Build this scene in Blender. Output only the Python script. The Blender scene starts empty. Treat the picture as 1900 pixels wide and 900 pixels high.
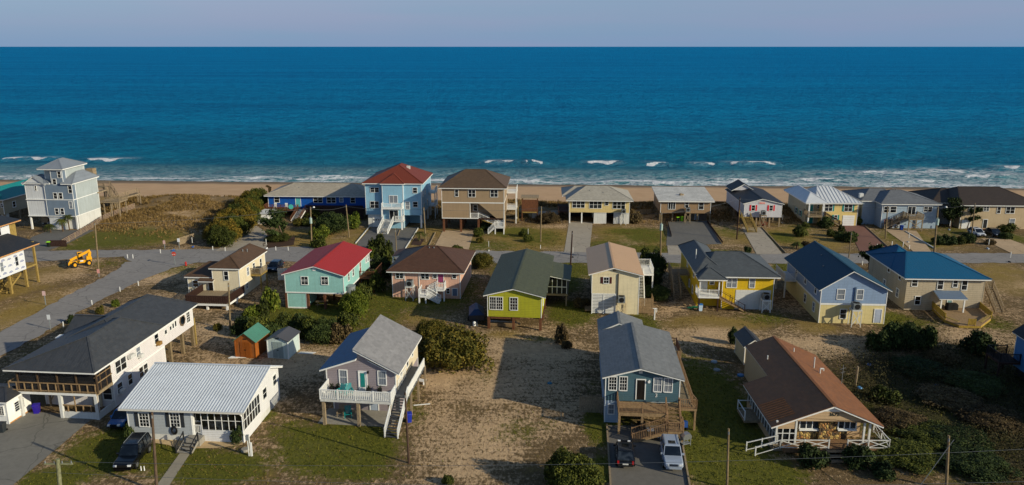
import bpy, math, random
import numpy as np
from mathutils import Vector, Matrix
R = math.radians
SC = bpy.context.scene
COL = SC.collection
# ------------------------------------------------------------------ camera
CAM_H = 38.0; FPX = 1450.0; PITCH = math.atan(364.0/FPX)
cd = bpy.data.cameras.new('camera'); cam = bpy.data.objects.new('camera', cd); COL.objects.link(cam)
cam.location = (0, 0, CAM_H); cam.rotation_euler = (R(90)-PITCH, 0, 0)
cd.sensor_fit = 'HORIZONTAL'; cd.sensor_width = 36.0; cd.lens = FPX/1900*36.0
cd.clip_start = 0.5; cd.clip_end = 200000.0
SC.camera = cam
# ------------------------------------------------------------------ light
SHX, SHY = -0.885, 0.465          # direction shadows fall on the ground
SUN_EL = R(22.0)
w = bpy.data.worlds.new('World'); SC.world = w; w.use_nodes = True
nt = w.node_tree; nt.nodes.clear()
sky = nt.nodes.new('ShaderNodeTexSky'); sky.sky_type = 'NISHITA'; sky.sun_disc = False
sky.sun_elevation = SUN_EL; sky.sun_rotation = math.atan2(-SHX, -SHY)
sky.air_density = 1.0; sky.dust_density = 0.6; sky.ozone_density = 3.0; sky.altitude = 0
hs = nt.nodes.new('ShaderNodeMixRGB'); hs.blend_type = 'MULTIPLY'; hs.inputs[0].default_value = 1.0
hs.inputs[2].default_value = (0.96, 0.97, 0.98, 1)
bg = nt.nodes.new('ShaderNodeBackground'); bg.inputs[1].default_value = 0.097
wo = nt.nodes.new('ShaderNodeOutputWorld')
nt.links.new(sky.outputs[0], hs.inputs[1])
# thin blue grey veil of cloud low over the horizon
tc = nt.nodes.new('ShaderNodeTexCoord'); sx = nt.nodes.new('ShaderNodeSeparateXYZ'); nt.links.new(tc.outputs['Generated'], sx.inputs[0])
mr = nt.nodes.new('ShaderNodeMapRange'); mr.inputs[1].default_value = 0.0; mr.inputs[2].default_value = 0.35; mr.inputs[3].default_value = 0.95; mr.inputs[4].default_value = 0.0
nt.links.new(sx.outputs[2], mr.inputs[0])
cm = nt.nodes.new('ShaderNodeMapping'); cm.inputs['Scale'].default_value = (1.2, 1.2, 14); nt.links.new(tc.outputs['Generated'], cm.inputs[0])
cn = nt.nodes.new('ShaderNodeTexNoise'); cn.inputs['Scale'].default_value = 1.6; cn.inputs['Detail'].default_value = 4; nt.links.new(cm.outputs[0], cn.inputs[0])
vr = nt.nodes.new('ShaderNodeValToRGB'); vr.color_ramp.elements[0].position = .35; vr.color_ramp.elements[0].color = (1.7, 2.8, 4.4, 1); vr.color_ramp.elements[1].position = .68; vr.color_ramp.elements[1].color = (2.15, 2.72, 4.4, 1)
nt.links.new(cn.outputs['Fac'], vr.inputs[0])
vm = nt.nodes.new('ShaderNodeMixRGB'); nt.links.new(mr.outputs[0], vm.inputs[0]); nt.links.new(hs.outputs[0], vm.inputs[1]); nt.links.new(vr.outputs[0], vm.inputs[2])
nt.links.new(vm.outputs[0], bg.inputs[0]); nt.links.new(bg.outputs[0], wo.inputs[0])
sl = bpy.data.lights.new('sun', 'SUN'); sl.energy = 4.2; sl.angle = R(0.6); sl.color = (1.0, 0.90, 0.68)
so = bpy.data.objects.new('sun', sl); COL.objects.link(so)
sd = Vector((-SHX*math.cos(SUN_EL), -SHY*math.cos(SUN_EL), math.sin(SUN_EL)))
so.rotation_euler = sd.to_track_quat('Z', 'Y').to_euler(); so.location = (60, -30, 60)
vs = SC.view_settings; vs.view_transform = 'Standard'; vs.look = 'None'; vs.gamma = 1.0; vs.exposure = 0.25
SC.render.engine = 'CYCLES'
SC.cycles.max_bounces = 5; SC.cycles.transparent_max_bounces = 4

# ------------------------------------------------------------------ surveying helpers: photo bearing -> real ground point
VW = [0, 0, 1.0]
def V(ox, oy, s): VW[0], VW[1], VW[2] = ox, oy, s
FP = (0, 0, 1.0)
def ray(x, y):
    px = VW[0]+x/VW[2]; py = VW[1]+y/VW[2]
    a = (px-950)/FPX; b = -(py-450)/FPX
    c, s = math.cos(PITCH), math.sin(PITCH)
    return Vector((a, c+b*s, -s+b*c))
def G(x, y, z=0.0):
    d = ray(x, y); t = (z-CAM_H)/d.z
    return Vector((d.x*t, d.y*t, z))
def GF(x, y, z=0.0):
    o = list(VW); V(*FP); g = G(x, y, z); V(*o); return g

# ------------------------------------------------------------------ materials
def lin(h):
    h = h.lstrip('#'); o = []
    for i in (0, 2, 4):
        v = int(h[i:i+2], 16)/255.0
        o.append(v/12.92 if v <= 0.04045 else ((v+0.055)/1.055)**2.4)
    return (o[0], o[1], o[2], 1)
MC = {}
def nmat(name):
    m = bpy.data.materials.new(name); m.use_nodes = True
    t = m.node_tree; t.nodes.clear()
    out = t.nodes.new('ShaderNodeOutputMaterial'); p = t.nodes.new('ShaderNodeBsdfPrincipled')
    t.links.new(p.outputs[0], out.inputs[0])
    return m, t, p
def node(t, ty, **kw):
    n = t.nodes.new(ty)
    for k, v in kw.items():
        if k.startswith('i'): n.inputs[int(k[1:])].default_value = v
        else: setattr(n, k, v)
    return n
def math_(t, op, a, b=None, c=None, clamp=False):
    n = t.nodes.new('ShaderNodeMath'); n.operation = op; n.use_clamp = clamp
    for i, v in enumerate((a, b, c)):
        if v is None: continue
        if isinstance(v, (int, float)): n.inputs[i].default_value = v
        else: t.links.new(v, n.inputs[i])
    return n.outputs[0]
def ramp(t, fac, stops, interp='LINEAR'):
    n = t.nodes.new('ShaderNodeValToRGB'); n.color_ramp.interpolation = interp
    e = n.color_ramp.elements
    while len(e) > len(stops): e.remove(e[-1])
    while len(e) < len(stops): e.new(1.0)
    for el, (p, c) in zip(e, stops):
        el.position = p; el.color = c if len(c) == 4 else (c[0], c[1], c[2], 1)
    t.links.new(fac, n.inputs[0]); return n.outputs[0]
def mix(t, f, a, b, bt='MIX'):
    n = t.nodes.new('ShaderNodeMixRGB'); n.blend_type = bt
    for i, v in enumerate((f, a, b)):
        if isinstance(v, (int, float)): n.inputs[i].default_value = v
        elif isinstance(v, tuple): n.inputs[i].default_value = v
        else: t.links.new(v, n.inputs[i])
    return n.outputs[0]
def sc(c, k): return (c[0]*k, c[1]*k, c[2]*k, 1)
def noise(t, vec, scale, det=4, rough=.55):
    n = t.nodes.new('ShaderNodeTexNoise'); n.inputs['Scale'].default_value = scale
    n.inputs['Detail'].default_value = det; n.inputs['Roughness'].default_value = rough
    t.links.new(vec, n.inputs['Vector']); return n.outputs['Fac']
def objco(t): return t.nodes.new('ShaderNodeTexCoord').outputs['Object']
def sep(t, v):
    n = t.nodes.new('ShaderNodeSeparateXYZ'); t.links.new(v, n.inputs[0]); return n.outputs
def saw(t, val, pitch): return math_(t, 'FRACT', math_(t, 'DIVIDE', val, pitch))
def bump(t, p, h, dist, strength=1.0):
    b = t.nodes.new('ShaderNodeBump'); b.inputs['Strength'].default_value = strength
    b.inputs['Distance'].default_value = dist; t.links.new(h, b.inputs['Height']); t.links.new(b.outputs[0], p.inputs['Normal'])
def paint(hexc, name='paint', rough=.55, dirt=.14, kind='plain', pitch=.2, axis=2, dist=.02, k=1.0, met=0.0):
    """kinds: plain, lap (horizontal boards), board (vertical), seam (metal roof), shingle"""
    key = (hexc, name, rough, dirt, kind, pitch, axis, k)
    if key in MC: return MC[key]
    m, t, p = nmat(name); c = sc(lin(hexc), k)
    co = objco(t); s = sep(t, co)
    n1 = noise(t, co, .55, 5, .6); n2 = noise(t, co, 4.5, 4, .6)
    f = math_(t, 'ADD', math_(t, 'MULTIPLY', n1, .6), math_(t, 'MULTIPLY', n2, .4))
    f = math_(t, 'MULTIPLY_ADD', f, 2.2, -.6, clamp=True)
    base = mix(t, f, sc(c, 1-dirt*1.3), sc(c, 1+dirt*.5))
    if kind == 'shingle':
        row = math_(t, 'FLOOR', math_(t, 'DIVIDE', s[axis], .3))
        cell = t.nodes.new('ShaderNodeTexWhiteNoise'); cell.noise_dimensions = '3D'
        cmb = t.nodes.new('ShaderNodeCombineXYZ')
        oth = s[1-axis] if axis < 2 else s[0]
        t.links.new(math_(t, 'FLOOR', math_(t, 'ADD', math_(t, 'DIVIDE', oth, .45), math_(t, 'MULTIPLY', row, .5))), cmb.inputs[0])
        t.links.new(row, cmb.inputs[1]); t.links.new(cmb.outputs[0], cell.inputs[0])
        base = mix(t, math_(t, 'MULTIPLY', cell.outputs[0], .5), base, sc(c, .55))
        bump(t, p, math_(t, 'ADD', saw(t, s[axis], .3), math_(t, 'MULTIPLY', n2, .5)), .03, .8)
    elif kind == 'lap':
        h = saw(t, s[2], pitch)
        edge = math_(t, 'GREATER_THAN', h, .88)
        base = mix(t, math_(t, 'MULTIPLY', edge, .42), base, sc(c, .4))
        bump(t, p, math_(t, 'SUBTRACT', 1, h), dist, .9)
    elif kind == 'board':
        a = math_(t, 'ADD', s[0], s[1]) if axis == 2 else s[axis]
        h = saw(t, a, pitch); edge = math_(t, 'GREATER_THAN', h, .88)
        base = mix(t, math_(t, 'MULTIPLY', edge, .35), base, sc(c, .55))
        bump(t, p, edge, .03, .9)
    elif kind == 'seam':
        h = saw(t, s[axis], pitch); edge = math_(t, 'GREATER_THAN', h, .86)
        bump(t, p, edge, .05, 1.0)
    else:
        bump(t, p, n2, .01, .5)
    # weather streaks running down from the top
    vst = t.nodes.new('ShaderNodeMapping'); vst.inputs['Scale'].default_value = (3.0, 3.0, .25); t.links.new(co, vst.inputs[0])
    st = noise(t, vst.outputs[0], 1.2, 3, .6)
    base = mix(t, math_(t, 'MULTIPLY', math_(t, 'MULTIPLY_ADD', st, 3.0, -1.5, clamp=True), dirt*1.9), base, sc(lin('#6a5f50'), .8))
    t.links.new(base, p.inputs['Base Color']); p.inputs['Roughness'].default_value = rough
    p.inputs['Metallic'].default_value = met; p.inputs['Specular IOR Level'].default_value = .35
    MC[key] = m; return m
def wood(hexc, name='wood', k=1.0):
    key = ('wood', hexc, k)
    if key in MC: return MC[key]
    m, t, p = nmat(name); c = sc(lin(hexc), k); co = objco(t)
    mp = t.nodes.new('ShaderNodeMapping'); mp.inputs['Scale'].default_value = (2.5, 2.5, 1.2); t.links.new(co, mp.inputs[0])
    n = noise(t, mp.outputs[0], 2.2, 6, .7)
    b = ramp(t, n, [(.3, sc(c, .55)), (.5, c), (.72, sc(c, 1.35))])
    t.links.new(b, p.inputs['Base Color']); p.inputs['Roughness'].default_value = .8; p.inputs['Specular IOR Level'].default_value = .2
    bump(t, p, n, .02, .6); MC[key] = m; return m
def glass(hexc='#10161c', name='window_glass'):
    key = ('glass', hexc)
    if key in MC: return MC[key]
    m, t, p = nmat(name); co = objco(t)
    n = noise(t, co, .9, 2, .5); c = lin(hexc)
    b = ramp(t, n, [(.38, sc(c, .6)), (.5, sc(c, 1.3)), (.64, sc(lin('#2f363d'), 1.0)), (.75, sc(c, 1.0))])
    t.links.new(b, p.inputs['Base Color']); p.inputs['Roughness'].default_value = .08; p.inputs['Specular IOR Level'].default_value = .7
    MC[key] = m; return m
def curtain():
    if 'curt' in MC: return MC['curt']
    m, t, p = nmat('glass_with_curtain'); co = objco(t); s = sep(t, co)
    f = math_(t, 'SINE', math_(t, 'MULTIPLY', math_(t, 'ADD', s[0], s[1]), 30))
    b = mix(t, math_(t, 'MULTIPLY_ADD', f, .3, .5, clamp=True), lin('#59606a'), lin('#8d939b'))
    t.links.new(b, p.inputs['Base Color']); p.inputs['Roughness'].default_value = .12; p.inputs['Specular IOR Level'].default_value = .6
    MC['curt'] = m; return m
def gloss(hexc, name='car_paint', rough=.28, met=.15, k=1.0, coat=.35):
    key = ('gl', hexc, rough, met, k)
    if key in MC: return MC[key]
    m, t, p = nmat(name); c = sc(lin(hexc), k); co = objco(t)
    n = noise(t, co, 6, 3, .6)
    t.links.new(mix(t, n, sc(c, .85), sc(c, 1.1)), p.inputs['Base Color'])
    p.inputs['Roughness'].default_value = rough; p.inputs['Metallic'].default_value = met; p.inputs['Coat Weight'].default_value = coat
    MC[key] = m; return m

# ------------------------------------------------------------------ mesh builder
class MB:
    def __init__(s): s.v = []; s.f = []
    def add(s, vs, fs):
        b = len(s.v); s.v += [tuple(v) for v in vs]; s.f += [tuple(b+i for i in f) for f in fs]; return s
    def box(s, x0, x1, y0, y1, z0, z1):
        if x0 > x1: x0, x1 = x1, x0
        if y0 > y1: y0, y1 = y1, y0
        if z0 > z1: z0, z1 = z1, z0
        v = [(x0,y0,z0),(x1,y0,z0),(x1,y1,z0),(x0,y1,z0),(x0,y0,z1),(x1,y0,z1),(x1,y1,z1),(x0,y1,z1)]
        return s.add(v, [(0,3,2,1),(4,5,6,7),(0,1,5,4),(1,2,6,5),(2,3,7,6),(3,0,4,7)])
    def prism(s, pts, a0, a1, axis='y'):
        n = len(pts)
        def mk(p, a):
            if axis == 'y': return (p[0], a, p[1])
            if axis == 'x': return (a, p[0], p[1])
            return (p[0], p[1], a)
        v = [mk(p, a0) for p in pts]+[mk(p, a1) for p in pts]
        f = [tuple(range(n)), tuple(range(2*n-1, n-1, -1))]
        for i in range(n): j = (i+1) % n; f.append((j, i, i+n, j+n))
        return s.add(v, f)
    def beam(s, p0, p1, wd, ht, up=(0,0,1)):
        p0 = Vector(p0); p1 = Vector(p1); d = (p1-p0)
        if d.length < 1e-6: return s
        d.normalize(); up = Vector(up)
        if abs(d.dot(up)) > .98: up = Vector((0,1,0))
        sd_ = d.cross(up).normalized(); u = sd_.cross(d)
        v = []
        for p in (p0, p1):
            for a, b in ((-1,-1),(1,-1),(1,1),(-1,1)): v.append(p+sd_*a*wd/2+u*b*ht/2)
        return s.add(v, [(0,1,2,3),(7,6,5,4),(0,4,5,1),(1,5,6,2),(2,6,7,3),(3,7,4,0)])
    def tube(s, p0, p1, r0, r1=None, n=8):
        r1 = r0 if r1 is None else r1
        p0 = Vector(p0); p1 = Vector(p1); d = (p1-p0).normalized()
        up = Vector((0,0,1)) if abs(d.z) < .95 else Vector((0,1,0))
        a = d.cross(up).normalized(); b = a.cross(d)
        v = []
        for p, r in ((p0, r0), (p1, r1)):
            for i in range(n):
                t = 2*math.pi*i/n; v.append(p+a*math.cos(t)*r+b*math.sin(t)*r)
        f = [tuple(range(n-1,-1,-1)), tuple(range(n, 2*n))]
        for i in range(n): j = (i+1) % n; f.append((i, j, j+n, i+n))
        return s.add(v, f)
    def build(s, name, m, parent=None, smooth=False, bevel=0):
        me = bpy.data.meshes.new(name); me.from_pydata(s.v, [], s.f); me.update()
        me.materials.append(m)
        if smooth:
            for p in me.polygons: p.use_smooth = True
        o = bpy.data.objects.new(name, me); COL.objects.link(o)
        if parent: o.parent = parent
        if bevel:
            b = o.modifiers.new('b', 'BEVEL'); b.width = bevel; b.segments = 2; b.limit_method = 'ANGLE'
        return o
def tag(o, label, cat, group=None, kind=None):
    if label: o['label'] = label
    if cat: o['category'] = cat
    if group: o['group'] = group
    if kind: o['kind'] = kind
    return o
def thing(name, label, cat, loc=(0,0,0), rz=0, group=None):
    o = bpy.data.objects.new(name, None); COL.objects.link(o); o.empty_display_size = .3
    o.location = loc; o.rotation_euler = (0, 0, rz)
    return tag(o, label, cat, group)
def copy_tree(o, parent=None):
    c = o.copy(); COL.objects.link(c); c.parent = parent
    for ch in list(o.children): copy_tree(ch, c)
    return c

# ------------------------------------------------------------------ common materials
WHITE = paint('#e2e2de', 'white_trim_paint', dirt=.08)
WHITED = paint('#cfcfca', 'weathered_white_paint', dirt=.15)
BROWNW = wood('#63402c', 'brown_stained_wood')
TANW = wood('#8d7556', 'weathered_deck_wood')
YELW = wood('#907a44', 'new_yellow_pine')
OLDW = wood('#8a7a62', 'grey_weathered_wood')
DARKW = wood('#3a2822', 'dark_stained_wood')
POSTW = wood('#7a6a50', 'pole_wood')
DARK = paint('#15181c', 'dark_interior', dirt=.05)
BLACK = paint('#0c0d0f', 'black_rubber', rough=.7, dirt=.05)
GREYM = paint('#7c8284', 'grey_metal_casing', rough=.45)
CONC = paint('#8f8a80', 'concrete', rough=.9, dirt=.25)
GL = glass(); GLC = curtain()
TEAL = paint('#148a8c', 'teal_paint')
# ------------------------------------------------------------------ house kit (local frame: x along front, y away, z up)
HOUSES = {}
class House:
    def __init__(s, name, label, xl, yl, xr, yaw=3.5, cat='house', zbase=0.0, group=None, hb=0.0):
        g = G(xl, yl, hb); s.yaw = -R(yaw); s.o = Vector((g.x, g.y, 0))
        s.e = thing(name, label, cat, s.o, s.yaw, group)
        s.ex = Vector((math.cos(s.yaw), math.sin(s.yaw), 0)); s.ey = Vector((-math.sin(s.yaw), math.cos(s.yaw), 0))
        s.W = s.F(xr, yl)[0]; s.name = name
    def _p(s, x, y, origin, nrm):
        d = ray(x, y); c = Vector((0,0,CAM_H)); t = (origin-c).dot(nrm)/d.dot(nrm); p = c+d*t-s.o
        return (p.dot(s.ex), p.dot(s.ey), p.z)
    def F(s, x, y, y0=0.0):
        p = s._p(x, y, s.o+s.ey*y0, s.ey); return p[0], p[2]
    def S(s, x, y, x0=None):
        x0 = s.W if x0 is None else x0
        p = s._p(x, y, s.o+s.ex*x0, s.ex); return p[1], p[2]
    def T(s, x, y, z=0.0):
        p = s._p(x, y, Vector((0,0,z)), Vector((0,0,1))); return p[0], p[1]
    def log(s, **k): print('HOUSE', s.name, 'o=(%.1f,%.1f) W=%.1f' % (s.o.x, s.o.y, s.W), {a: (round(b, 2) if isinstance(b, float) else b) for a, b in k.items()})
    # parts
    def box(s, name, m, *a, bevel=0): return MB().box(*a).build(name, m, s.e, bevel=bevel)
    def wall(s, m, x0, x1, y0, y1, z0, z1, name='wall', corner=None):
        o = MB().box(x0, x1, y0, y1, z0, z1).build(name, m, s.e)
        if corner:
            k = .09
            for cx, cy in ((x0, y0), (x1, y0), (x1, y1), (x0, y1)):
                sx = 1 if cx == x1 else -1; sy = 1 if cy == y1 else -1
                if cy == y1 and y1 > 3 and cx == x0 and s.o.x < 20: continue
                MB().box(cx-sx*k+(.02*sx), cx+.025*sx, cy-sy*k+.02*sy, cy+.025*sy, z0+.003, z1-.003).build('corner_trim', corner, o)
        return o
    def gable(s, x0, x1, y0, y1, ze, zr, m, wm, axis='y', ov=.4, og=.3, xr=None, trim=WHITE, th=.16, wall=True, ovl=None, ovr=None, ribs=0, ogf=None, ogb=None):
        if axis == 'y': a0, a1, b0, b1 = x0, x1, y0, y1
        else: a0, a1, b0, b1 = y0, y1, x0, x1
        xr = (a0+a1)/2 if xr is None else xr
        ovl = ov if ovl is None else ovl; ovr = ov if ovr is None else ovr
        ogf = og if ogf is None else ogf; ogb = og if ogb is None else ogb
        kl = (zr-ze)/(xr-a0); kr = (zr-ze)/(a1-xr)
        L = (a0-ovl, ze-kl*ovl); Rr = (a1+ovr, ze-kr*ovr); A = (xr, zr)
        if wall: MB().prism([(a0, ze), (a1, ze), (xr, zr-.01)], b0, b1, axis).build('gable_wall', wm, s.e)
        up = .02
        MB().prism([(L[0], L[1]+up), (A[0], A[1]+up), (Rr[0], Rr[1]+up), (Rr[0], Rr[1]+up+th), (A[0], A[1]+up+th), (L[0], L[1]+up+th)], b0-ogf, b1+ogb, axis).build('roof_trim', trim, s.e)
        u2 = up+th+.003; e = .06
        rb = MB().prism([(L[0]-e, L[1]-kl*e+u2), (A[0], A[1]+u2), (Rr[0]+e, Rr[1]-kr*e+u2), (Rr[0]+e, Rr[1]-kr*e+u2+.05), (A[0], A[1]+u2+.05), (L[0]-e, L[1]-kl*e+u2+.05)], b0-ogf-.04, b1+ogb+.04, axis)
        if ribs:
            b = b0-ogf+.05
            while b < b1+ogb:
                for P in (L, Rr):
                    p0 = (P[0], b, P[1]+u2+.065) if axis == 'y' else (b, P[0], P[1]+u2+.065)
                    p1 = (A[0], b, A[1]+u2+.065) if axis == 'y' else (b, A[0], A[1]+u2+.065)
                    rb.beam(p0, p1, .06, .06)
                b += ribs
        r = rb.build('roof', m, s.e)
        cp = MB()
        q0 = (A[0], b0-ogf-.04, A[1]+u2+.06) if axis == 'y' else (b0-ogf-.04, A[0], A[1]+u2+.06)
        q1 = (A[0], b1+ogb+.04, A[1]+u2+.06) if axis == 'y' else (b1+ogb+.04, A[0], A[1]+u2+.06)
        cp.beam(q0, q1, .3, .04); cp.build('ridge_cap', m, r)
        return r
    def hip(s, x0, x1, y0, y1, ze, zr, rl, rr, m, ov=.45, trim=WHITE, ribs=0):
        """rl, rr: ridge end points (x,y)"""
        X0, X1, Y0, Y1 = x0-ov, x1+ov, y0-ov, y1+ov
        MB().box(X0, X1, Y0, Y1, ze, ze+.2).build('fascia', trim, s.e)
        e = .05; zb = ze+.203
        b = MB(); v = [(X0-e,Y0-e,zb),(X1+e,Y0-e,zb),(X1+e,Y1+e,zb),(X0-e,Y1+e,zb),(X0-e,Y0-e,zb+.05),(X1+e,Y0-e,zb+.05),(X1+e,Y1+e,zb+.05),(X0-e,Y1+e,zb+.05),(rl[0],rl[1],zr),(rr[0],rr[1],zr)]
        vert = abs(rl[1]-rr[1]) > abs(rl[0]-rr[0])
        fs = [(0,3,2,1),(0,1,5,4),(1,2,6,5),(2,3,7,6),(3,0,4,7)]
        if vert: fs += [(4,5,8),(5,6,9,8),(6,7,9),(7,4,8,9)]
        else: fs += [(4,5,9,8),(5,6,9),(6,7,8,9),(7,4,8)]
        b.add(v, fs)
        c = MB()
        for a, q in ((4,8),(5,8 if vert else 9),(6,9),(7,9 if vert else 8)):
            c.beam(Vector(v[a])+Vector((0,0,.02)), Vector(v[q])+Vector((0,0,.02)), .22, .04)
        c.beam(Vector(v[8])+Vector((0,0,.02)), Vector(v[9])+Vector((0,0,.02)), .22, .04)
        if ribs:
            def rib(p, d, q0, q1, n):
                pass
            # ribs on front and back faces run up the slope (y), on side faces along x
            def zat(x, y):
                # height of lower envelope of the hip planes
                zs = []
                zb_ = zb+.05
                if not vert:
                    yr = rl[1]
                    zs.append(zb_+(zr-zb_)*(y-(Y0))/(yr-Y0)); zs.append(zb_+(zr-zb_)*(Y1-y)/(Y1-yr))
                    zs.append(zb_+(zr-zb_)*(x-X0)/max(rl[0]-X0, .1)); zs.append(zb_+(zr-zb_)*(X1-x)/max(X1-rr[0], .1))
                return min(zs)
            if not vert:
                x = X0+.2
                while x < X1:
                    prev = None; y = Y0; pts = []
                    # top of the front face at this x
                    t = 1.0
                    if x < rl[0]: t = (x-X0)/(rl[0]-X0)
                    if x > rr[0]: t = (X1-x)/(X1-rr[0])
                    ye = Y0+(rl[1]-Y0)*t; c.beam((x, Y0, zat(x, Y0)+.03), (x, ye, zb+.05+(zr-zb-.05)*t+.03), .16, .12)
                    yb = Y1-(Y1-rl[1])*t; c.beam((x, Y1, zb+.08), (x, yb, zb+.05+(zr-zb-.05)*t+.03), .16, .12)
                    x += ribs
                y = Y0+.2
                while y < Y1:
                    t = (y-Y0)/(rl[1]-Y0) if y < rl[1] else (Y1-y)/(Y1-rl[1])
                    c.beam((X1, y, zb+.08), (X1-(X1-rr[0])*t, y, zb+.08+(zr-zb-.05)*t), .16, .12)
                    c.beam((X0, y, zb+.08), (X0+(rl[0]-X0)*t, y, zb+.08+(zr-zb-.05)*t), .16, .12)
                    y += ribs
        r = b.build('roof', m, s.e); c.build('roof_ridges', m, r)
        return r
    def slab(s, pts, m, z_up=.0, th=.15, name='roof', trim=None):
        """general sloping roof plane through given points (x,y,z), with thickness"""
        n = len(pts); lo = [(p[0], p[1], p[2]) for p in pts]; hi = [(p[0], p[1], p[2]+.06) for p in pts]
        f = [tuple(range(n-1,-1,-1)), tuple(range(n, 2*n))]+[(i, (i+1) % n, (i+1) % n+n, i+n) for i in range(n)]
        r = MB().add(lo+hi, f).build(name, m, s.e)
        if trim:
            c = Vector((0,0,0))
            for p in pts: c += Vector(p)/n
            q = [Vector(p)+(c-Vector(p)).normalized()*.05 for p in pts]
            lo = [(p.x, p.y, p.z-th) for p in q]; hi = [(p.x, p.y, p.z-.003) for p in q]
            MB().add(lo+hi, f).build('roof_trim', trim, s.e)
        return r
    def _m(s, face, plane):
        if face == 'F': return lambda a, z, d: (a, plane-d, z)
        if face == 'R': return lambda a, z, d: (plane+d, a, z)
        if face == 'L': return lambda a, z, d: (plane-d, a, z)
        if face == 'B': return lambda a, z, d: (a, plane+d, z)
    def fb(s, mb, face, plane, a0, a1, z0, z1, d0, d1):
        f = s._m(face, plane); p = f(a0, z0, d0); q = f(a1, z1, d1)
        mb.box(p[0], q[0], p[1], q[1], p[2], q[2])
    def window(s, face, plane, a0, a1, z0, z1, units=1, grid=(1,1), trim=WHITE, g=None, shutters=None, fw=.1, rail=True, name='window', door=False, doorm=None):
        b = MB(); B = lambda *a: s.fb(b, face, plane, *a)
        if a0 > a1: a0, a1 = a1, a0
        if z0 > z1: z0, z1 = z1, z0
        d = .07
        B(a0-fw, a0, z0-fw, z1+fw, .0, d); B(a1, a1+fw, z0-fw, z1+fw, .0, d)
        B(a0+.001, a1-.001, z1, z1+fw, .0, d); B(a0+.001, a1-.001, z0-fw, z0, .0, d+.03)
        w_ = (a1-a0)/units
        for u in range(units):
            if u: B(a0+u*w_-.04, a0+u*w_+.04, z0+.001, z1-.001, .0, d-.005)
            x0, x1 = a0+u*w_+.041*(u > 0), a0+(u+1)*w_-.041*(u < units-1)
            zm = (z0+z1)/2
            if rail: B(x0+.001, x1-.001, zm-.022, zm+.022, .02, d-.02)
            nx, ny = grid
            for i in range(1, nx): a = x0+(x1-x0)*i/nx; B(a-.018, a+.018, z0+.002, z1-.002, .02, d-.03)
            for i in range(1, ny): z = z0+(z1-z0)*i/ny; B(x0+.002, x1-.002, z-.015, z+.015, .02, d-.032)
        o = b.build(name, trim, s.e)
        p = MB(); s.fb(p, face, plane, a0+.002, a1-.002, z0+.002, z1-.002, -.05, .025); p.build('pane', g or (GLC if random.random() < .18 else GL), o)
        if shutters:
            sw = max(.35, (a1-a0)*.42/units)
            for a in (a0-fw-sw-.01, a1+fw+.01):
                q = MB(); s.fb(q, face, plane, a, a+sw, z0-.05, z1+.05, 0, .05)
                k = 7
                for i in range(k):
                    zz = z0+(z1-z0)*(i+.5)/k; s.fb(q, face, plane, a+.05, a+sw-.05, zz-.04, zz+.03, .05, .07)
                q.build('shutter', shutters, o)
        return o
    def wf(s, x0, y0, x1, y1, plane=0.0, **k):
        a0, _ = s.F(x0, (y0+y1)/2, plane); a1, _ = s.F(x1, (y0+y1)/2, plane)
        _, z1 = s.F((x0+x1)/2, y0, plane); _, z0 = s.F((x0+x1)/2, y1, plane)
        fw = k.get('fw', .085); k['fw'] = fw
        a0, a1 = a0+.03, a1-.03; z0, z1 = z0-.03, z1-.02
        if a1-a0 < .3: c = (a0+a1)/2; a0, a1 = c-.15, c+.15
        return s.window('F', plane, a0, a1, z0, z1, **k)
    def ws(s, cx, cy, w_, h_, face='R', plane=None, **k):
        plane = (s.W if face == 'R' else 0.0) if plane is None else plane
        y, z = s.S(cx, cy, plane)
        return s.window(face, plane, y-w_/2, y+w_/2, z-h_/2, z+h_/2, **k)
    def door(s, face, plane, a0, a1, z0, z1, m, trim=WHITE, glassy=False, name='door'):
        if a0 > a1: a0, a1 = a1, a0
        if z0 > z1: z0, z1 = z1, z0
        b = MB(); B = lambda *a: s.fb(b, face, plane, *a)
        B(a0-.1, a0, z0, z1+.1, 0, .07); B(a1, a1+.1, z0, z1+.1, 0, .07); B(a0+.001, a1-.001, z1, z1+.1, 0, .07)
        fr = b.build('door_frame', trim, s.e)
        q = MB(); s.fb(q, face, plane, a0+.002, a1-.002, z0+.002, z1-.002, -.04, .035)
        for zz0, zz1 in ((.08, .45), (.55, .92)):
            s.fb(q, face, plane, a0+(a1-a0)*.18, a1-(a1-a0)*.18, z0+(z1-z0)*zz0, z0+(z1-z0)*zz1, .035, .05)
        d = q.build(name, m, fr)
        return fr
    def df(s, x0, y0, x1, y1, m, plane=0.0, **k):
        a0, _ = s.F(x0, (y0+y1)/2, plane); a1, _ = s.F(x1, (y0+y1)/2, plane)
        _, z1 = s.F((x0+x1)/2, y0, plane); _, z0 = s.F((x0+x1)/2, y1, plane)
        return s.door('F', plane, a0, a1, z0, z1, m, **k)
    def garage(s, x0, y0, x1, y1, m=None, plane=0.0, windows=0):
        m = m or WHITE
        a0, _ = s.F(x0, (y0+y1)/2, plane); a1, _ = s.F(x1, (y0+y1)/2, plane); _, z1 = s.F((x0+x1)/2, y0, plane)
        b = MB()
        for i in range(5):
            h = (z1-.02)/5; s.fb(b, 'F', plane, a0, a1, .02+i*h, .02+i*h+h-.03, 0, .06)
        o = b.build('garage_door', m, s.e)
        if windows:
            q = MB(); h = (z1-.02)/5
            for i in range(windows):
                a = a0+(a1-a0)*(i+.2)/windows; s.fb(q, 'F', plane, a, a+(a1-a0)/windows*.6, .02+3*h+.1, .02+4*h-.13, .06, .075)
            q.build('pane', GL, o)
        return o
    def posts(s, pts, z0, z1, m, r=.14, name='post'):
        for x, y in pts: MB().box(x-r, x+r, y-r, y+r, z0, z1).build(name, m, s.e)
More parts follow.
